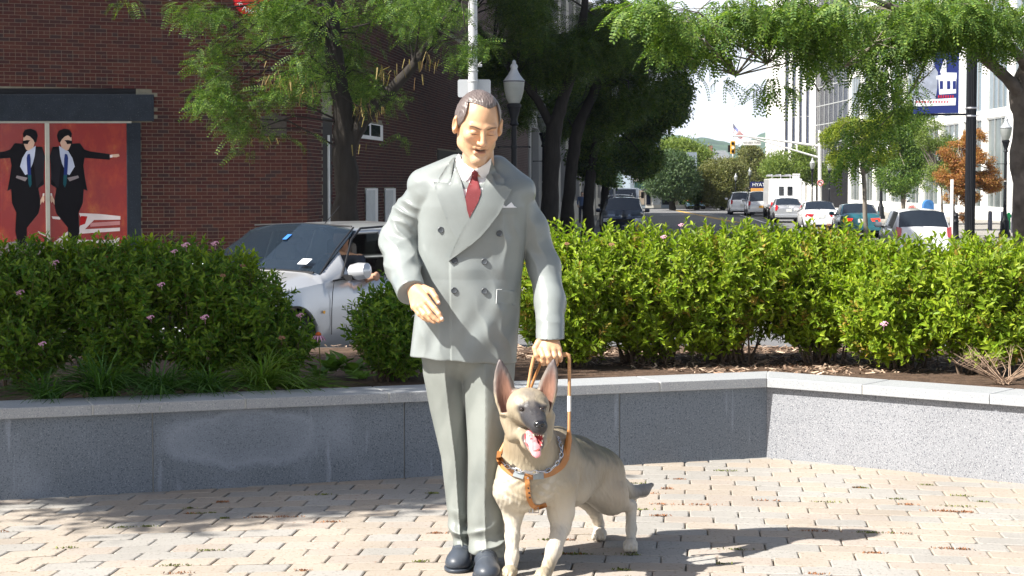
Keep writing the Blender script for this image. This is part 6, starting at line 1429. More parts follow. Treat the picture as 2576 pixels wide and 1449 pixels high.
# =================== VEHICLES ===================
M_tyre = mat('tyre', (.018, .018, .018), .85, .2, 20); M_rimm = mat('alloy_rim', (.5, .5, .52), .3, .05, 9, metal=.8); M_blkp = mat('black_trim', (.02, .02, .022), .4, .05, 9)
M_cglass = mat('car_glass', (.015, .02, .024), .04, .02, 3, spec=1., alpha=.80); M_cglass2 = mat('car_glass_dark', (.012, .016, .022), .05, .02, 3, spec=1.)
M_tl = mat('tail_light', (.55, .02, .03), .15, .15, 30, spec=.8); M_tlo = mat('lit_brake_light', (.8, .08, .04), .2, emit=((1, .03, .015), .6)); M_plate_ = mat('number_plate', (.7, .7, .66), .5); M_plateo = mat('number_plate_orange', (.75, .4, .08), .5); M_seat = mat('car_seat', (.20, .18, .16), .9)
def paint(name, c, metal=.3): return mat(name, c, .28, .02, 2, metal=metal, coat=.7, spec=.5)
TYPES = dict(  # x: nose positive. keys: length, width, height, hood line etc.
 sedan=dict(L=4.65, W=1.74, H=1.43, belt=.92, cowl=(.98, .98), ws=(.20, 1.38), rf=(-.95, 1.38), bl=(-1.75, 1.02), tail=.98, hood=.86),
 hatch=dict(L=4.25, W=1.72, H=1.52, belt=.95, cowl=(1.05, 1.02), ws=(.30, 1.47), rf=(-1.55, 1.44), bl=(-2.02, .98), tail=.96, hood=.82),
 suv=dict(L=4.6, W=1.86, H=1.70, belt=1.08, cowl=(1.0, 1.14), ws=(.35, 1.64), rf=(-1.75, 1.60), bl=(-2.12, 1.10), tail=1.05, hood=.98),
 van=dict(L=5.0, W=1.96, H=1.76, belt=1.05, cowl=(1.35, 1.08), ws=(.45, 1.68), rf=(-2.15, 1.68), bl=(-2.42, 1.05), tail=1.02, hood=.92))
def vehicle(kind, label, cat, loc, yaw, col, group=None, plate=M_plate_, tail=M_tl, glass=M_cglass2, driver_open=False, tk='wide', fine=False, trims=True):
    T = TYPES[kind]; L_, Wd, H = T['L'], T['W']/2, T['H']; root = empty('parked_car' if kind != 'x' else 'car', loc, label, cat, group, yaw); root.name = {'sedan': 'sedan_car', 'hatch': 'hatchback_car', 'suv': 'suv_car', 'van': 'minivan'}[kind]
    hl_ = L_/2; xs = sorted(set([round(v, 3) for v in list(np.linspace(-hl_, hl_, 90 if fine else 34))+[T['cowl'][0], T['ws'][0], T['rf'][0], T['bl'][0]]]))
    ax = (hl_-.86, -hl_+.86); rw = .33
    def topz(x):
        return float(np.interp(x, [-hl_, -hl_+.03, T['bl'][0], T['rf'][0], (T['rf'][0]+T['ws'][0])/2, T['ws'][0], T['cowl'][0], hl_-.45, hl_-.12, hl_], [T['tail']-.14, T['tail'], T['bl'][1], T['rf'][1], H-.045, T['ws'][1], T['cowl'][1], T['hood'], T['hood']-.10, T['hood']-.24]))
    def beltz(x): return float(np.interp(x, [-hl_, -hl_+.15, 0, T['cowl'][0], hl_-.4, hl_], [T['tail']-.12, T['belt']+.0, T['belt'], T['belt']-.03, T['hood']-.05, T['hood']-.22]))
    def wd(x): return Wd*float(np.interp(x, [-hl_, -hl_+.08, -hl_+.5, 0, hl_-.6, hl_-.15, hl_], [.80, .90, .985, 1, .98, .88, .66]))
    def bot(x):
        z = .22
        for a in ax:
            d = abs(x-a)
            if d < rw+.05: z = max(z, rw-.02+math.sqrt(max(0, (rw+.05)**2-d*d))*.98)
        return z
    rings = []
    for x in xs:
        w, bz, tz, zb_ = wd(x), beltz(x), topz(x), bot(x); g = max(0, tz-bz); bz = min(bz, tz-.005); cabin = T['bl'][0] <= x <= T['cowl'][0]
        rf = w*(.76 if kind != 'van' else .83) if cabin else w*.80
        k = min(1, g/.40) if cabin else 0
        w4 = (w-.05)*(1-k)+rf*k
        if not cabin: w4 = w*.84
        rings.append([(x, w*.965, zb_), (x, w, max(zb_+.02, .50)), (x, w*.995, max(zb_+.03, bz-.16)), (x, w-.035, bz), (x, w4, tz-.025 if cabin else tz-.03), (x, w4*.86, tz+.005), (x, w4*.5, tz+.03*k+.012), (x, 0, tz+.038*k+.018)])
    nP = 8; V = []; parts = {k: [] for k in ('body', 'windshield', 'rear_window', 'side_window')}
    for r_ in rings: V += r_; 
    off = len(V); V += [(x, -y, z) for x, y, z in V]
    sws = [T['ws'][0]-.02+(.35 if kind != 'van' else .5), T['rf'][0]+.05]
    for i in range(len(rings)-1):
        xm = (xs[i]+xs[i+1])/2
        for j in range(nP-1):
            q = (i*nP+j, (i+1)*nP+j, (i+1)*nP+j+1, i*nP+j+1); lab = 'body'
            if j >= 4 and T['ws'][0] < xm < T['cowl'][0]-.02: lab = 'windshield' if j >= 4 else 'body'
            if j >= 4 and T['bl'][0]+.02 < xm < T['rf'][0]: lab = 'rear_window'
            if j == 3:
                if sws[1] < xm < sws[0]: lab = 'side_window'
                if abs(xm-(-.25)) < .06 and kind != 'x': lab = 'body'
            parts[lab] += [q[::-1], tuple(o+off for o in q)]
    for e in (0, len(rings)-1):
        b = e*nP; f = tuple(b+j for j in range(nP))+tuple(off+b+j for j in range(nP-2, -1, -1)); parts['body'].append(f if e else f[::-1])
    fl_ = MB()
    def mk(nm, m, par, shift=0., sm=50):
        b = MB(); b.add(V, parts[nm]); o = b.build(nm, m, par, smooth=sm); bm_fix(o); return o
    body = mk('body', col, root, sm=38)
    md = body.modifiers.new('s', 'SOLIDIFY'); md.thickness = .03; md.offset = -1
    for nm in ('windshield', 'rear_window', 'side_window'):
        if not parts[nm]: continue
        if nm == 'side_window' and driver_open:
            parts[nm] = [f for f in parts[nm] if not (all(V[v][1] > 0 for v in f) and V[f[0]][0] > -.3)]
        mk(nm, glass, root)
    MB().b2((-hl_+.25, -Wd*.9, .20), (hl_-.25, Wd*.9, .34)).build('floor_pan', M_blkp, root)
    q = MB()
    for a in ax:
        for s in (-1, 1): q.tube([Vector((a, s*(Wd-.24), rw)), Vector((a, s*(Wd-.30), rw))], [rw+.05]*2, 18)
    q.build('wheel_well', M_blkp, root)
    for a in ax:
        for s in (-1, 1):
            w_ = MB(); w_.lathe((a, s*(Wd-.22), rw), [(.20, 0), (.30, -.005), (rw, .03), (rw, .17), (.31, .205), (.21, .20), (.205, .18)], 26, Vector((0, s, 0))); t = w_.build('wheel', M_tyre, root, smooth=40)
            w_ = MB(); w_.lathe((a, s*(Wd-.22), rw), [(.21, .165), (.205, .195), (.19, .17), (.15, .165), (.05, .185), (.001, .188)], 20, Vector((0, s, 0)))
            for k in range(6):
                c, sn_ = math.cos(k*math.tau/6), math.sin(k*math.tau/6); w_.box((a+.11*c, s*(Wd-.05), rw+.11*sn_), (.17, .03, .04), R=Matrix.Rotation(-k*math.tau/6, 3, 'Y'))
            w_.build('rim', M_rimm, t, smooth=40)
    for s in (-1, 1):
        mx = T['cowl'][0]-.38; b = MB(); b.lathe((mx, s*(Wd+.10), T['belt']+.07), [(.02, -.11), (.07, -.09), (.085, 0), (.075, .09), (.02, .115)], 14, Vector((0, s, .08))); o = b.build('mirror', col, root, smooth=True)
        b = MB(); b.box((mx+.01, s*(Wd-.02), T['belt']+.01), (.12, .16, .05)); b.build('mirror_arm', M_blkp, o)
    # rear
    xr = -hl_; tz = T['tail']
    if tk == 'wide':
        for s in (-1, 1):
            b = MB(); b.prism([(xr-.012, s*Wd*.42, tz-.16), (xr-.012, s*Wd*.79, tz-.14), (xr+.02, s*Wd*.885, tz-.18), (xr+.02, s*Wd*.88, tz-.30), (xr-.012, s*Wd*.50, tz-.29)], (.09, 0, 0)); b.build('tail_light', tail, root, bevel=.006)
    else:
        for s in (-1, 1):
            b = MB(); b.prism([(xr-.006, s*Wd*.74, tz+.02), (xr+.05, s*Wd*.90, tz+.06), (xr+.03, s*Wd*.92, tz-.28), (xr-.006, s*Wd*.76, tz-.22)], (.08, 0, 0)); b.build('tail_light', tail, root, bevel=.006)
    pz = tz-.26 if kind == 'sedan' else tz-.34
    MB().box((xr-.012, 0, pz), (.015, .31, .16)).build('number_plate', plate, root, bevel=.004)
    MB().b2((xr-.07, -Wd*.93, .30), (xr+.16, Wd*.93, .50)).build('bumper', col, root, bevel=.04)
    MB().b2((xr-.03, -Wd*.8, .20), (xr+.16, Wd*.8, .30)).build('bumper_skirt', M_blkp, root, bevel=.02)
    # front
    for s in (-1, 1): MB().prism([(hl_-.16, s*Wd*.55, T['hood']-.12), (hl_-.10, s*Wd*.84, T['hood']-.14), (hl_-.12, s*Wd*.85, T['hood']-.28), (hl_-.02, s*Wd*.55, T['hood']-.28)], (.05, 0, 0)).build('headlight', mat('headlight', (.6, .62, .65), .1, spec=.9), root, bevel=.006)
    MB().b2((hl_-.14, -Wd*.45, T['hood']-.30), (hl_+.02, Wd*.45, T['hood']-.16)).build('grille', M_blkp, root, bevel=.01)
    MB().b2((hl_-.16, -Wd*.80, .24), (hl_+.05, Wd*.80, .44)).build('front_bumper', col, root, bevel=.04)
    # inside
    for x_, s in ((.05, .38), (.05, -.38), (-.85, .38), (-.85, -.38)):
        b = MB(); b.b2((x_-.12, s-.22, .45), (x_+.02, s+.22, 1.05)); b.b2((x_-.12, s-.11, 1.05), (x_-.02, s+.11, 1.24)); b.b2((x_, s-.24, .38), (x_+.48, s+.24, .52)); b.build('seat', M_seat, root, bevel=.04)
    MB().b2((T['cowl'][0]-.45, -Wd*.8, .70), (T['cowl'][0]-.05, Wd*.8, T['cowl'][1]-.07)).build('dashboard', M_blkp, root, bevel=.03)
    return root, T
def gl(px, Y, dz=0.): x = (px-CX)/FPX*Y; return Vector((x, Y, gz(Y)+dz))
GQ = 'cars queuing in the right lanes'
SY = -math.atan2(.075, 1)+math.pi/2           # heading away along the street
def q(kind, lab, px, Y, col, **k): return vehicle(kind, lab, 'car', gl(px, Y), SY, col, GQ, **k)
white = paint('white_paint', (.80, .80, .80), 0); silver = paint('silver_paint', (.46, .47, .49), .55)
q('hatch', 'white hatchback closest on the right, with its big rear window and slanted tail lights', 2298, 54.5, white, tk='tall')
q('sedan', 'teal sedan with red tail lights between the white hatchback and the white sedan', 2152, 79, paint('teal_paint', (.035, .16, .20), .4), tail=M_tlo)
q('sedan', 'white sedan ahead and left of the teal sedan', 2055, 90, white)
q('sedan', 'silver sedan with tall narrow tail lights between the white sedan and the minivan', 1977, 109, silver, tk='tall')
q('van', 'silver minivan with orange number plate', 1909, 130, paint('pale_silver', (.62, .62, .63), .4), tk='tall', plate=M_plateo)
q('suv', 'white SUV left of the silver minivan', 1863, 136, white, tk='tall')
q('sedan', 'blue grey sedan alone in the middle of the far road', 1748, 166, paint('blue_grey_paint', (.12, .20, .27), .5), tail=M_tlo)
# parked facing the camera on the left, in shade
GP = 'vehicles parked along the left kerb'
for kind, lab, px, Y, c in (('suv', 'dark blue SUV with roof rails, nearest of the parked row on the left', 1567, 78, paint('dark_blue_paint', (.012, .02, .045), .3)), ('suv', 'black SUV with large windshield parked behind the dark blue SUV', 1560, 96, paint('black_paint', (.012, .013, .016), .2))):
    r, T = vehicle(kind, lab, 'car', gl(px, Y), SY+math.pi, c, GP)
    for s in (-1, 1): b = MB(); b.tube([(-1.6, s*.62, T['H']+.0), (-1.5, s*.62, T['H']+.06), (.1, s*.62, T['H']+.07), (.25, s*.62, T['H']+.0)], .018, 8); b.build('roof_rail', M_rimm, r, smooth=True)
# pickup: white truck with black towing mirrors
Y = 112; r = empty('pickup_truck', gl(1566, Y), 'white pickup truck with black towing mirrors parked behind the black SUV', 'truck', GP, SY+math.pi)
def pick(r):
    side = [(2.9, .45), (2.9, 1.05), (2.75, 1.28), (1.45, 1.38), (.85, 2.0), (-.9, 2.02), (-1.1, 1.45), (-3.0, 1.42), (-3.0, .5)]
    MB().prism([(x, -1.0, z) for x, z in side], (0, 2.0, 0)).build('body', white, r, bevel=.07)
    MB().prism([(1.50, -.86, 1.40), (1.50, .86, 1.40), (.93, .80, 1.93), (.93, -.80, 1.93)], (.03, 0, .02)).build('windshield', M_cglass2, r)
    for s in (-1, 1):
        MB().prism([(1.3, s*1.003, 1.42), (.82, s*1.003, 1.90), (-.8, s*1.003, 1.92), (-.9, s*1.003, 1.42)], (0, s*.01, 0)).build('side_window', M_cglass2, r)
        b = MB(); b.b2((1.15, s*1.22-.09, 1.40), (1.25, s*1.22+.09, 1.78)); b.tube([(1.2, s*1.0, 1.5), (1.2, s*1.22, 1.5)], .025, 6); b.build('mirror', M_blkp, r, bevel=.02)
        MB().b2((2.88, s*.78-.16, .98), (2.93, s*.78+.16, 1.2)).build('headlight', mat('headlight', (.6, .62, .65), .1), r)
        for x_ in (1.95, -1.95): w_ = MB(); w_.lathe((x_, s*.78, .42), [(.25, 0), (.42, .02), (.42, .22), (.25, .25), (.02, .22)], 18, Vector((0, s, 0))); w_.build('wheel', M_tyre, r, smooth=40)
    MB().b2((2.88, -.6, .85), (2.95, .6, 1.22)).build('grille', M_blkp, r); MB().b2((2.85, -1.0, .5), (3.05, 1.0, .75)).build('bumper', M_rimm, r, bevel=.03)
pick(r)
# ladder-rack box truck
Y = 120; r = empty('box_truck', gl(1966, Y), 'white box truck with two small dark rear windows and a roof rack', 'truck', GQ, SY)
MB().b2((-3.2, -1.05, .75), (2.0, 1.05, 2.6)).build('cargo_box', white, r, bevel=.06); MB().b2((2.0, -1.0, .6), (3.6, 1.0, 2.1)).build('cab', white, r, bevel=.15)
for s in (-1, 1): MB().b2((-3.23, s*.27-.15, 1.55), (-3.18, s*.27+.15, 2.1)).build('rear_window', M_cglass2, r, bevel=.012); MB().b2((-3.24, s*.85-.08, .85), (-3.18, s*.85+.08, 1.1)).build('tail_light', M_tl, r)
MB().b2((-3.25, -1.0, .7), (-3.19, 1.0, .8)).build('red_stripe', M_tl, r)
b = MB()
for y_ in (-.85, -.3, .3, .85): b.tube([(-3.1, y_, 2.62), (-3.0, y_, 2.86), (1.8, y_, 2.86)], .03, 6)
for x_ in (-2.9, -1.5, 0, 1.5): b.tube([(x_, -.95, 2.80), (x_, .95, 2.80)], .03, 6)
b.build('roof_rack', M_rimm, r)
for x_ in (-2.1, 2.5):
    for s in (-1, 1): w_ = MB(); w_.lathe((x_, s*.8, .42), [(.25, 0), (.42, .02), (.42, .22), (.25, .25), (.02, .22)], 18, Vector((0, s, 0))); w_.build('wheel', M_tyre, r, smooth=40)

# ---- silver car at the left with its driver ----
fv = Vector((-.5, -.866, 0)); yaw = math.atan2(fv.y, fv.x)
cl = Vector((-2.0, 18.5, -.27)); cl.z = gz(17.5)-.03
car, T = vehicle('sedan', 'silver sedan with its driver window open, stopped behind the left hedge', 'car', cl, yaw, paint('silver_car_paint', (.50, .51, .53), .45), glass=mat('windshield_glass', (.012, .02, .03), .03, .02, 3, spec=1., alpha=.86), driver_open=True, fine=True)
Wd = T['W']/2; hl_ = T['L']/2
b = MB(); b.tube([(.12, 0.2, 1.41), (-.16, .2, 1.60)], [.006, .003], 6); b.lathe((.12, .2, 1.385), [(.03, 0), (.022, .02), (.008, .04)], 10); b.build('antenna', M_blkp, car)
for y_, z0_, z1_ in ((Wd+.0, .32, .92),):
    b = MB(); b.tube([(.92, y_*.997, .40), (.92, y_*1.001, .62), (.90, y_*.999, .80), (.86, y_*.985, .90)], .004, 5); b.build('door_seam', M_blkp, car)
b = MB(); b.tube([(.85, Wd-.03, .905), (.55, Wd-.035, .925), (-.3, Wd-.035, .93), (-1.0, Wd-.035, .94)], .010, 6); b.tube([(.68, Wd-.05, .93), (.35, Wd-.17, 1.28), (.1, Wd-.235, 1.385), (-.5, Wd-.245, 1.40), (-.95, Wd-.24, 1.37)], .012, 6); b.build('window_seal', M_blkp, car, smooth=True)
b = MB(); b.tube([(.98+.02, .72, .985), (.98, .3, 1.0), (.98, -.3, 1.0), (1.0, -.72, .985)], .012, 6); b.tube([(.95, .76, .97), (.6, .69, 1.19), (.20, .62, 1.395)], .010, 6); b.tube([(.20, .60, 1.405), (.2, 0, 1.43), (.2, -.6, 1.405)], .009, 6); b.build('windshield_seal', M_blkp, car, smooth=True)
def on_ws(t, y, off=.012): return Vector((.98+(.20-.98)*t, y, .998+(1.392-.998)*t+.03))+Vector((.45, 0, .89))*off
MB().prism([on_ws(.05, .60), on_ws(.05, .49), on_ws(.17, .49), on_ws(.17, .60)], (.004, 0, .004)).build('white_sticker', mat('paper_white', (.75, .75, .75), .7), car)
MB().prism([on_ws(.60, .04), on_ws(.60, -.01), on_ws(.72, -.01), on_ws(.72, .04)], (.004, 0, .004)).build('blue_sticker', mat('sticker_blue', (.04, .16, .5), .5), car)
MB().b2((.35, -.12, 1.24), (.40, .12, 1.30)).build('rear_view_mirror', M_blkp, car, bevel=.01)
b = MB(); b.lathe((hl_-.86-.42, Wd+.004, .62), [(.016, -.004), (.016, .003), (.001, .003)], 10, Vector((0, 1, 0))); b.build('side_marker', mat('amber_lens', (.8, .4, .08), .2), car)
def person(name, label, loc, yaw, sk, top, bottom, hair, pose='stand', h=1.72, coll=.012, group=None, bag=None):
    r = empty(name, loc, label, 'person', group, yaw); k = h/1.75
    if pose == 'stand': J = dict(hip=(0, 0, .93), hipl=(0, .09, .9), hipr=(0, -.09, .9), kl=(.03, .10, .50), kr=(-.02, -.10, .5), fl=(-.02, .11, .07), fr=(-.10, -.11, .07), sl=(0, .19, 1.42), sr=(0, -.19, 1.42), el=(-.03, .25, 1.14), er=(-.01, -.25, 1.14), hl=(.10, .24, .92), hr=(.12, -.22, .93))
    else: J = dict(hip=(0, 0, .0), hipl=(0, .09, 0), hipr=(0, -.09, 0), kl=(.42, .12, .08), kr=(.42, -.10, .08), fl=(.62, .12, -.30), fr=(.66, -.1, -.30), sl=(-.10, .20, .50), sr=(-.10, -.19, .5), el=(.10, .40, .32), er=(.15, -.24, .32), hl=(.22, .62, .36), hr=(.44, -.12, .42))
    J = {a: np.array(v)*k for a, v in J.items()}; tz = J['sl'][2]; tx = J['sl'][0]
    neck = A(tx, 0, tz+.03*k); hd = A(tx+.03*k, 0, tz+.22*k)
    def fb(P):
        d = chain(P, [J['hip'], (J['hip']+A(tx, 0, tz))/2, A(tx, 0, tz-.06*k)], [.145*k, .14*k, .155*k], .05, ((1, 0, 0), .72))
        d = smin(d, rc(P, J['sl'], J['sr'], .058*k, .058*k), .05)
        for s in 'lr':
            d = smin(d, chain(P, [J['hip'+s], J['k'+s], J['f'+s]], [.088*k, .062*k, .045*k], .02), .03); d = smin(d, rc(P, J['f'+s]+A(0, 0, -.03), J['f'+s]+A(.13*k, 0, -.04), .040, .034), .02)
            d = smin(d, chain(P, [J['s'+s], J['e'+s], J['h'+s]], [.056*k, .044*k, .032*k], .02), .02)
            d = smin(d, ell(P, J['h'+s]+A(.05, 0, -.03)*(1 if pose == 'stand' else 0)+(A(.04, .03, 0) if pose != 'stand' else 0), (.045, .025, .045)), .015)
        d = smin(d, rc(P, neck, hd, .055*k, .055*k), .02); d = smin(d, ell(P, hd, (.098*k, .078*k, .118*k)), .02); d = smin(d, ell(P, hd+A(.095, 0, -.02)*k, (.022, .012, .022)), .012)
        return d
    def cb(P):
        C = np.tile(np.array(top, np.float32), (len(P), 1)); C[P[:, 2] < J['hip'][2]+.04] = bottom
        if pose == 'stand': C[P[:, 2] < .11*k] = (.03, .03, .03)
        for s in 'lr':
            dh = np.linalg.norm(P-J['h'+s], axis=1); C[dh < (.10 if pose == 'stand' else .30)] = sk
        C[P[:, 2] > tz+.05*k] = sk; C[(P[:, 2] > hd[2]+.045*k) | ((P[:, 0] < hd[0]-.02*k) & (P[:, 2] > hd[2]-.07*k))] = hair; return C
    lo = np.min([v for v in J.values()], 0)-.2; hi = np.max([v for v in J.values()], 0)+.2; hi[2] = hd[2]+.16*k
    sdfobj('body', fb, lo, hi, coll, mat('person_paint', (.5, .5, .5), .8, .08, 9, attr=True), r, (0, 0, 0), cb)
    if bag: b = MB(); b.b2((-.24, -.14, 1.0*k), (-.11, .14, 1.42*k)); b.build('backpack', mat('bag_'+bag[0], bag[1], .8), r, bevel=.04)
    return r
dl = cl+Vector((math.cos(yaw), math.sin(yaw), 0))*.16+Vector((-math.sin(yaw), math.cos(yaw), 0))*.40+Vector((0, 0, .58))
person('person', 'driver in a dark shirt resting a bare arm on the open car window', dl, yaw, (.42, .24, .16), (.03, .035, .05), (.03, .03, .04), (.02, .015, .012), 'sit', coll=.010)
for px, Y, lab, top, bot_, hair, yw, bag in ((2286, 133, 'person in a pale grey shirt carrying a pack near the tree trunk, facing away', (.50, .55, .6), (.02, .02, .03), (.05, .04, .03), 1.5, ('grey', (.4, .45, .5))), (2325, 131, 'person in a white shirt walking behind the blue mailbox', (.75, .72, .68), (.12, .12, .14), (.06, .04, .03), 1.6, None),
        (2346, 128, 'person in dark navy clothes right of the blue mailbox', (.02, .025, .07), (.03, .03, .05), (.02, .02, .02), -1.2, None), (1464, 100, 'person in a blue shirt on the shaded pavement between the tree trunks', (.08, .12, .22), (.03, .03, .05), (.03, .02, .02), -1.6, None)):
    person('person', lab, gl(px, Y, .13), yw, (.45, .28, .2), top, bot_, hair, 'stand', 1.72, .03, bag=bag)
# =================== STREET FURNITURE ===================
M_iron = mat('black_iron', (.008, .009, .012), .5, .15, 9, spec=.2); M_globe = mat('frosted_globe', (.36, .38, .39), .25, .08, 8, trans=.35, spec=.7, bump=.2, bscale=30); M_galv = mat('galvanised_pole', (.50, .51, .52), .45, .1, 4, metal=.2); M_sgn = mat('sign_back', (.50, .52, .54), .4, .06, 4, metal=.3)
def lamp_proto(loc, label, h=4.1, crossbar=True):
    r = empty('street_lamp', loc, label, 'street lamp', 'black post lamps with acorn globes')
    b = MB(); b.lathe((0, 0, 0), [(.21, 0), (.21, .12), (.16, .2), (.15, .55), (.11, .62), (.075, .75), (.062, 1.0), (.05, h-1.25), (.048, h-1.15)], 16); b.build('post', M_iron, r, smooth=35)
    b = MB(); b.lathe((0, 0, h-1.15), [(.05, 0), (.09, .03), (.07, .07), (.06, .12), (.10, .25), (.115, .33), (.14, .36), (.14, .41), (.10, .43)], 18); b.build('collar', M_iron, r, smooth=35)
    z = h-.72; b = MB(); b.lathe((0, 0, z), [(.105, 0), (.15, .10), (.185, .24), (.20, .36), (.198, .42)], 22); g_ = b.build('globe', M_globe, r, smooth=True)
    b = MB(); b.lathe((0, 0, z+.42), [(.205, -.015), (.205, .012), (.19, .03), (.12, .12), (.075, .20), (.06, .24), (.075, .28), (.05, .33), (.035, .34), (.04, .37), (.02, .40), (.002, .41)], 22); b.build('globe_cap', mat('globe_cap', (.36, .38, .40), .3, .08, 8, spec=.7), g_, smooth=50)
    b = MB(); b.lathe((0, 0, z+.42), [(.207, -.012), (.207, .006)], 22); b.build('globe_band', M_iron, g_)
    b = MB(); b.tube([(0, 0, z), (0, 0, z+.14)], .035, 10); b.tube([(0, 0, z+.14), (0, 0, z+.26)], [.055, .045], 10); b.build('bulb_holder', mat('lamp_inside', (.2, .24, .26), .4), g_)
    if crossbar:
        b = MB(); b.tube([(-.30, 0, h-1.55), (.30, 0, h-1.55)], .012, 6); b.lathe((0, 0, h-1.55), [(.055, -.04), (.065, 0), (.055, .04)], 12)
        for s in (-1, 1): b.lathe((s*.3, 0, h-1.55), [(.02, -.02), (.022, 0), (.001, .02)], 8)
        b.build('banner_arm', M_iron, r); b = MB(); b.lathe((0, 0, h-2.15), [(.056, -.012), (.058, 0), (.056, .012)], 12); b.build('white_band', M_wht, r)
    return r
lp = lamp_proto(gl(1293, 38, .12), 'nearest black post lamp with acorn globe just right of the statue head')
sc_ = [(1293, 38)]
def lamp(px, Y, lab, ytop=None):
    g_ = gl(px, Y, .12); r = dup(lp, g_, label=lab)
    if ytop is not None: zt = W(px, ytop, Y).z; s = (zt-g_.z)/4.10; r.scale = (s, s, s)
    return r
zt = W(1293, 165, 38).z; lp.scale = ((zt-lp.location.z)/4.10,)*3
lamp(1368, 60, 'second black post lamp, half hidden by the trunk of the forked tree', 270)
lamp(2527, 74, 'black post lamp standing on the right pavement near the bollards', 300)
lamp(2397, 92, 'black post lamp half hidden behind the orange autumn tree', 455*.745)
lamp(2215, 112, 'black post lamp on the pavement between the teal car and the entrance', 330)
lamp(2042, 128, 'black post lamp beside the signal pole above the white sedan', 400)
lamp(1928, 158, 'small far lamp right of the thin olive tree trunk', 415); lamp(1885, 162, 'small far lamp in front of the thin olive tree', 424); lamp(1850, 150, 'lowest small far lamp in front of the round green tree', 438)
lamp(2085, 132, 'black post lamp left of the shop entrance between young trees', 405)
# grey utility pole with sign back
Y = 34; g_ = gl(1190, Y, .1); r = empty('utility_pole', g_, 'grey metal pole with the back of a square sign behind the statue head', 'pole'); b = MB(); b.tube([(0, 0, 0), (0, 0, 9)], [.095, .075], 18); b.build('pole', M_galv, r, smooth=True)
a, c = W(1150.5, 198, Y-.13), W(1234, 243, Y-.13); b = MB(); cx_, cz_ = (a.x+c.x)/2-g_.x, (a.z+c.z)/2-g_.z; hw, hh, rr = (c.x-a.x)/2, (a.z-c.z)/2, .035
pts = []
for sx, sz, st in ((1, 1, 0), (-1, 1, 90), (-1, -1, 180), (1, -1, 270)):
    for k in range(4): an = math.radians(st+30*k); pts.append((cx_+sx*(hw-rr)+rr*math.cos(an), .12, cz_+sz*(hh-rr)+rr*math.sin(an)))
b.prism(pts, (0, .006, 0)); b.build('sign_plate', M_sgn, r)
b = MB()
for zz_ in (cz_+hh*.75, W(1190, 178, Y).z-g_.z, W(1190, 160, Y).z-g_.z): b.lathe((0, 0, zz_), [(.098, -.012), (.102, 0), (.098, .012)], 16)
z_ = W(1190, 165, Y).z-g_.z; b.box((.13, -.02, z_), (.08, .05, .05)); b.tube([(.1, -.05, z_), (.16, -.1, z_+.07)], .012, 6); b.tube([(-.1, -.05, z_+.12), (-.13, -.08, z_+.16)], .01, 6); b.build('bracket', M_galv, r)
# green street-name sign among the dark trees
Y = 90; a = W(1562, 377, Y); b_ = W(1609, 374, Y); r = empty('street_sign', gl(1545, Y, .1), 'green street-name sign hanging in front of the dark trees', 'sign'); o_ = r.location
b = MB(); b.prism([W(1562, 366, Y), W(1609, 362.5, Y), W(1609, 373.5, Y), W(1562, 377, Y)], (0, .02, 0)); M_gs = mat('sign_green', (.01, .22, .14), .5); pl = b.build('sign_plate', M_gs, r, o_)
text('Cattano Ave', .145, W(1585.5, 370.2, Y-.03), Vector((1, 0, .075)), Vector((-.075, 0, 1)), .003, M_let, 'lettering', pl, o_)
b = MB(); b.tube([W(1545, 590, Y), W(1545, 355, Y)], .05, 8); b.tube([W(1545, 360, Y), W(1612, 357, Y)], .03, 8); b.build('post', M_galv, r, o_)
# signal mast arm
Y = 143; r = empty('traffic_signal', gl(2062, Y, .1), 'white mast-arm traffic signal with a no left turn sign', 'traffic light'); o_ = r.location
P_ = lambda x, y, d=0: W(x, y, Y+d)
b = MB(); b.tube([o_, P_(2062, 328)], [.16, .12], 12); b.tube([P_(1843, 342), P_(1880, 343), P_(1960, 354), P_(2062, 368)], [.05, .06, .08, .10], 10); b.tube([P_(1880, 343.5), P_(1950, 364), P_(2062, 397)], [.05, .06, .08], 10)
for x, y0_, y1_ in ((1905, 346, 350), (1955, 353.5, 366), (2005, 360.5, 380)): b.tube([P_(x, y0_), P_(x, y1_)], .04, 6)
b.build('mast_arm', mat('white_pole', (.62, .62, .60), .5), r, o_, smooth=40)
M_yel = mat('signal_yellow', (.62, .33, .03), .5); b = MB(); b.b2(P_(1838.5, 355, -.15), P_(1848.5, 387, .15)); sg = b.build('signal_head', M_yel, r, o_, bevel=.02)
for k, m in enumerate((M_blk, mat('pale_lens', (.75, .7, .55), .4), M_blk)): b = MB(); b.lathe(P_(1843.5, 361+k*10, -.16), [(.12, 0), (.12, .05), (.01, .04)], 14, Vector((0, -1, 0))); b.build('lens', m, sg, o_)
b = MB(); b.b2(P_(1832, 365, .1), P_(1837.5, 383, .4)); b.build('signal_head', M_blk, r, o_)
b = MB(); b.prism([P_(1869, 352.5), P_(1914, 352.5), P_(1914, 365), P_(1869, 365)], (0, .03, 0)); pl = b.build('sign_plate', M_wht, r, o_); text('NO LEFT TURN', .20, P_(1891.5, 358.8, -.03), (1, 0, 0), up, .002, M_blk, 'lettering', pl, o_)
b = MB(); b.lathe(P_(2064, 460, -.2), [(.26, 0), (.26, .03), (.01, .03)], 24, Vector((0, -1, 0))); pl = b.build('round_sign', M_wht, r, o_); b = MB()
b.tube([P_(2064, 460, -.24)+Vector((.215*math.cos(t), 0, .215*math.sin(t))) for t in np.linspace(0, 2*math.pi, 25)], .026, 6); b.tube([P_(2064, 460, -.245)+Vector((-.15, 0, .15)), P_(2064, 460, -.245)+Vector((.15, 0, -.15))], .022, 6); b.build('red_ring', M_red, pl, o_)
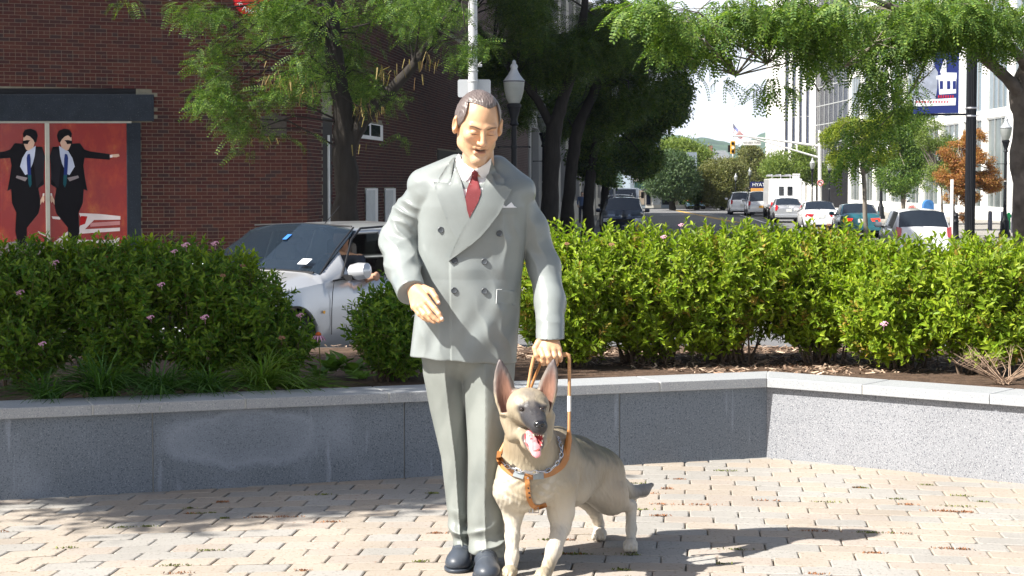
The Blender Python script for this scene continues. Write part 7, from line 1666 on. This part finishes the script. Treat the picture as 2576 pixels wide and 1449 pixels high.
b = MB(); c_ = P_(2064, 460, -.25); b.tube([c_+Vector((.07, 0, -.12)), c_+Vector((.07, 0, .05)), c_+Vector((-.10, 0, .05))], .02, 6); b.prism([c_+Vector((-.10, 0, .11)), c_+Vector((-.10, 0, -.01)), c_+Vector((-.17, 0, .05))], (0, .01, 0)); b.build('arrow', M_blk, pl, o_)
# flag pole
Y = 190; r = empty('flagpole', gl(1843, Y, 0), 'flagpole with a drooping American flag left of the signal arm', 'flag'); o_ = r.location; b = MB(); b.tube([o_, W(1843, 302, Y)], [.09, .05], 8); b.lathe(W(1843, 301, Y), [(.01, -.1), (.09, 0), (.01, .1)], 8); b.build('pole', M_galv, r, o_)
fl_ = MB(); A0, A1, B0, B1 = W(1843.5, 308, Y), W(1843.5, 330, Y), W(1874, 341, Y), W(1868, 352, Y)
nu, nv = 16, 13; Vg = []
for i in range(nu+1):
    for j in range(nv+1): u_, v_ = i/nu, j/nv; p = (A0.lerp(A1, v_)).lerp(B0.lerp(B1, v_), u_); p.z += .35*math.sin(u_*3.1)*(-1)*.4; p.y += .25*math.sin(u_*9+v_*2); Vg.append(p)
for i in range(nu):
    for j in range(nv):
        canton = i < 7 and j < 7; m_ = 2 if canton else (0 if j % 2 == 0 else 1); fl_.m = m_; k = i*(nv+1)+j; fl_.add([Vg[k], Vg[k+1], Vg[k+nv+2], Vg[k+nv+1]], [(0, 1, 2, 3)])
bo = fl_.build('flag', [mat('flag_red', (.42, .02, .04), .8), mat('flag_white', (.75, .75, .75), .8), mat('flag_blue', (.03, .05, .22), .8)], r, o_)
bm = bmesh.new(); bm.from_mesh(bo.data); bmesh.ops.remove_doubles(bm, verts=bm.verts, dist=1e-4)
st = [((f.calc_center_median())) for f in bm.faces if f.material_index == 2]; bm.to_mesh(bo.data); bm.free(); so_ = bo.modifiers.new('s', 'SOLIDIFY'); so_.thickness = .01
b = MB()
for c_ in st[::2]: b.box((c_.x, c_.y-.03, c_.z), (.05, .01, .05))
b.build('stars', M_wht, bo)['kind'] = 'stuff'
# hotel sign
Y = 150; r = empty('hotel_sign', gl(1912, Y, .1), 'dark blue hotel sign panel above an orange panel left of the white box truck', 'sign'); o_ = r.location
b = MB(); b.b2(W(1889, 457, Y), W(1935, 473, Y+.3)); pl = b.build('sign_panel', mat('sign_navy', (.015, .02, .09), .5), r, o_); text('HYATT', .40, W(1912, 465, Y-.04), (1, 0, 0), up, .01, M_let, 'lettering', pl, o_)
b = MB(); b.b2(W(1890, 473.3, Y), W(1934, 492, Y+.3)); b.build('sign_panel', mat('sign_orange', (.62, .30, .08), .6), r, o_)
b = MB(); b.b2(W(1890, 492, Y), W(1894, 535, Y+.3)); b.b2(W(1930, 492, Y), W(1934, 535, Y+.3)); b.build('leg', M_iron, r, o_)
# small signs by the tower
Y = 118; r = empty('parking_sign', gl(2003, Y, .1), 'white rectangular road sign on a post right of the box truck', 'sign'); o_ = r.location; b = MB(); b.b2(W(1994, 437, Y), W(2012, 460, Y+.04)); b.build('sign_plate', M_wht, r, o_); b = MB(); b.tube([o_, W(2003, 437, Y+.06)], .04, 6); b.build('post', M_galv, r, o_)
# black banner pole
Y = 31; g_ = gl(2439, Y, 0); r = empty('banner_pole', g_, 'thick fluted black pole carrying a dark blue banner', 'pole'); o_ = g_
b = MB(); n_ = 40; V = []
for z in (0, .8, 9):
    for k in range(n_): a_ = k*math.tau/n_; rd = .083+(.004 if k % 2 else -.004); V.append(Vector((rd*math.cos(a_), rd*math.sin(a_), z)))
b.add(V, [(l*n_+i, l*n_+(i+1) % n_, (l+1)*n_+(i+1) % n_, (l+1)*n_+i) for l in (0, 1) for i in range(n_)]); b.lathe((0, 0, 0), [(.2, 0), (.2, .3), (.12, .5), (.09, .7)], 20); b.build('pole', M_iron, r, smooth=20)
b = MB()
for y_ in (272, 292): z = W(2439, y_, Y).z-g_.z; b.lathe((0, 0, z), [(.089, -.015), (.093, 0), (.089, .015)], 20); b.tube([(-.09, -.05, z), (-.12, -.08, z-.02)], .01, 6); b.tube([(.05, -.09, z), (.11, -.1, z+.01)], .008, 6)
b.build('steel_band', M_rimm, r)
zz0, zz1 = W(2400, 285, Y).z, W(2400, 62, Y).z
b = MB(); xa = W(2308, 200, Y).x
for z in (zz0-.02, zz1+.02): b.tube([(xa-g_.x-.03, 0, z-g_.z), (0, 0, z-g_.z)], .018, 8)
b.build('banner_arm', M_iron, r)
r2 = empty('street_banner', Vector((W(2360, 200, Y).x, Y, zz0)), 'dark blue street banner picturing a pale columned building, hanging from the black pole', 'banner'); o_ = r2.location
Bq = lambda x, y, d=0.: W(x*.4512*.7454+3000*.7454*0+0, y, Y)
def BP(cx_, cy_, d=0.): # crop coordinates (3.6228 per source unit, origin 3000,50)
    return W((3000+cx_/3.6228)*.7454, (50+cy_/3.6228)*.7454, Y-.02-d)
def bshape(col, pts, d):
    V_ = [BP(x, y, d) for x, y in pts]; MB().add(V_, [tuple(t) for t in geometry.tessellate_polygon([V_])]).build('print_shape', col, bnr, o_)
M_bb = mat('banner_blue', (.022, .035, .16), .55, .15, 2)
q_ = [BP(292, 60), BP(858, 60), BP(852, 1200), BP(300, 1208)]; bnr = MB().prism(q_, (0, .012, 0)).build('cloth', M_bb, r2, o_)
MW, MG, MR = mat('banner_white', (.72, .74, .78), .55), mat('banner_grey', (.30, .33, .40), .55, .3, 6), mat('banner_red', (.5, .03, .04), .55)
bshape(MG, [(300, 560), (345, 470), (400, 480), (420, 440), (520, 430), (545, 520), (560, 640), (600, 700), (590, 900), (560, 1090), (300, 1090)], .002)
bshape(MW, [(385, 500), (430, 450), (510, 440), (545, 560), (520, 680), (400, 690)], .004)
bshape(MW, [(575, 750), (640, 730), (625, 700), (675, 540), (700, 545), (705, 705), (830, 708), (828, 785), (580, 790)], .004)
bshape(MW, [(605, 790), (825, 785), (820, 960), (615, 975)], .003)
for x in (622, 710, 780): bshape(M_bb, [(x, 810), (x+38, 808), (x+38, 905), (x, 908)], .006)
bshape(MW, [(300, 1045), (820, 1015), (815, 1105), (300, 1120)], .004)
for k in range(7): bshape(MR, [(600+k*29, 985), (618+k*29, 982), (616+k*29, 1015), (602+k*29, 1018)], .005)
for k in range(12): bshape(MR, [(330+k*34, 1058), (352+k*34, 1054), (350+k*34, 1072), (333+k*34, 1075)], .006)
bshape(MG, [(300, 640), (360, 580), (380, 640), (330, 760), (300, 760)], .005)
# small stripes panel right of the banner
# bollards, mailbox, hydrant, bins
M_bol = mat('bollard_paint', (.05, .055, .075), .5)
for i, (px, Y, lab) in enumerate(((2490, 84, 'leftmost of three dark bollards left of the right post lamp'), (2522, 82.5, 'middle one of three dark bollards, left of the right post lamp'), (2549, 80, 'dark bollard just right of the right post lamp'), (2574, 80, 'dark bollard at the right edge of the photo'))):
    if i == 0: bp = empty('bollard', gl(px, Y, .13), lab, 'bollard', 'dark bollards on the right pavement'); b = MB(); b.lathe((0, 0, 0), [(.10, 0), (.10, .80), (.085, .88), (.02, .90)], 16); b.build('post', M_bol, bp, smooth=40)
    else: dup(bp, gl(px, Y, .13), label=lab)
for i, (px, Y, lab) in enumerate(((2364, 70, 'black ornamental bollard left of the orange tree trunk'), (2404, 68, 'black ornamental bollard right behind the white hatchback'))):
    if i == 0: bp2 = empty('ornamental_bollard', gl(px, Y, .13), lab, 'bollard', 'black ornamental bollards'); b = MB(); b.lathe((0, 0, 0), [(.16, 0), (.16, .12), (.12, .18), (.10, .7), (.13, .74), (.10, .78), (.09, .92), (.11, .95), (.06, 1.05), (.01, 1.08)], 16); b.build('post', M_iron, bp2, smooth=40)
    else: dup(bp2, gl(px, Y, .13), label=lab)
Y = 99; r = empty('mailbox', gl(2336, Y, .13), 'round-topped blue mailbox on the right pavement', 'mailbox'); b = MB(); pts = [(-.28, 0, .2), (.28, 0, .2), (.28, 0, 1.0)]+[(.28*math.cos(t), 0, 1.0+.28*math.sin(t)) for t in np.linspace(.2, math.pi-.2, 9)]+[(-.28, 0, 1.0)]
b.prism(pts, (0, .5, 0)); b.build('box', mat('mailbox_blue', (.05, .17, .42), .45), r, bevel=.015); b = MB()
for x_ in (-.24, .24):
    for y_ in (.04, .46): b.b2((x_-.03, y_-.03, 0), (x_+.03, y_+.03, .22))
b.build('feet', M_iron, r)
Y = 86; r = empty('standpipe', gl(2537, Y, .13), 'green standpipe behind the bollards', 'hydrant'); b = MB(); b.tube([(0, 0, 0), (0, 0, .72), (0, 0, .80)], [.09, .09, .05], 12); b.tube([(-.22, 0, .62), (.22, 0, .62)], .07, 10); b.build('body', mat('hydrant_green', (.02, .30, .10), .45), r, smooth=40)
Y = 66; r = empty('sign_post', gl(2393, Y, .13), 'thin white post on the kerb right of the white hatchback', 'post'); b = MB(); b.b2((-.05, -.03, 0), (.05, .03, 2.3)); b.build('post', M_wht, r)
Y = 100; r = empty('planter_pot', gl(2300, Y, .13), 'dark bowl planter near the young tree trunk', 'planter'); b = MB(); b.lathe((0, 0, 0), [(.25, 0), (.3, .05), (.55, .45), (.6, .5), (.55, .52)], 16); b.build('bowl', M_iron, r, smooth=40)
_, _P = crown('blooms', r, [(r.location.x-.1, Y, gz(Y)+.95, .35, .35, .25)], 120, CL6, mat('red_bloom', (.5, .05, .04), .7, island=.3), .2, 1., thr=-2)
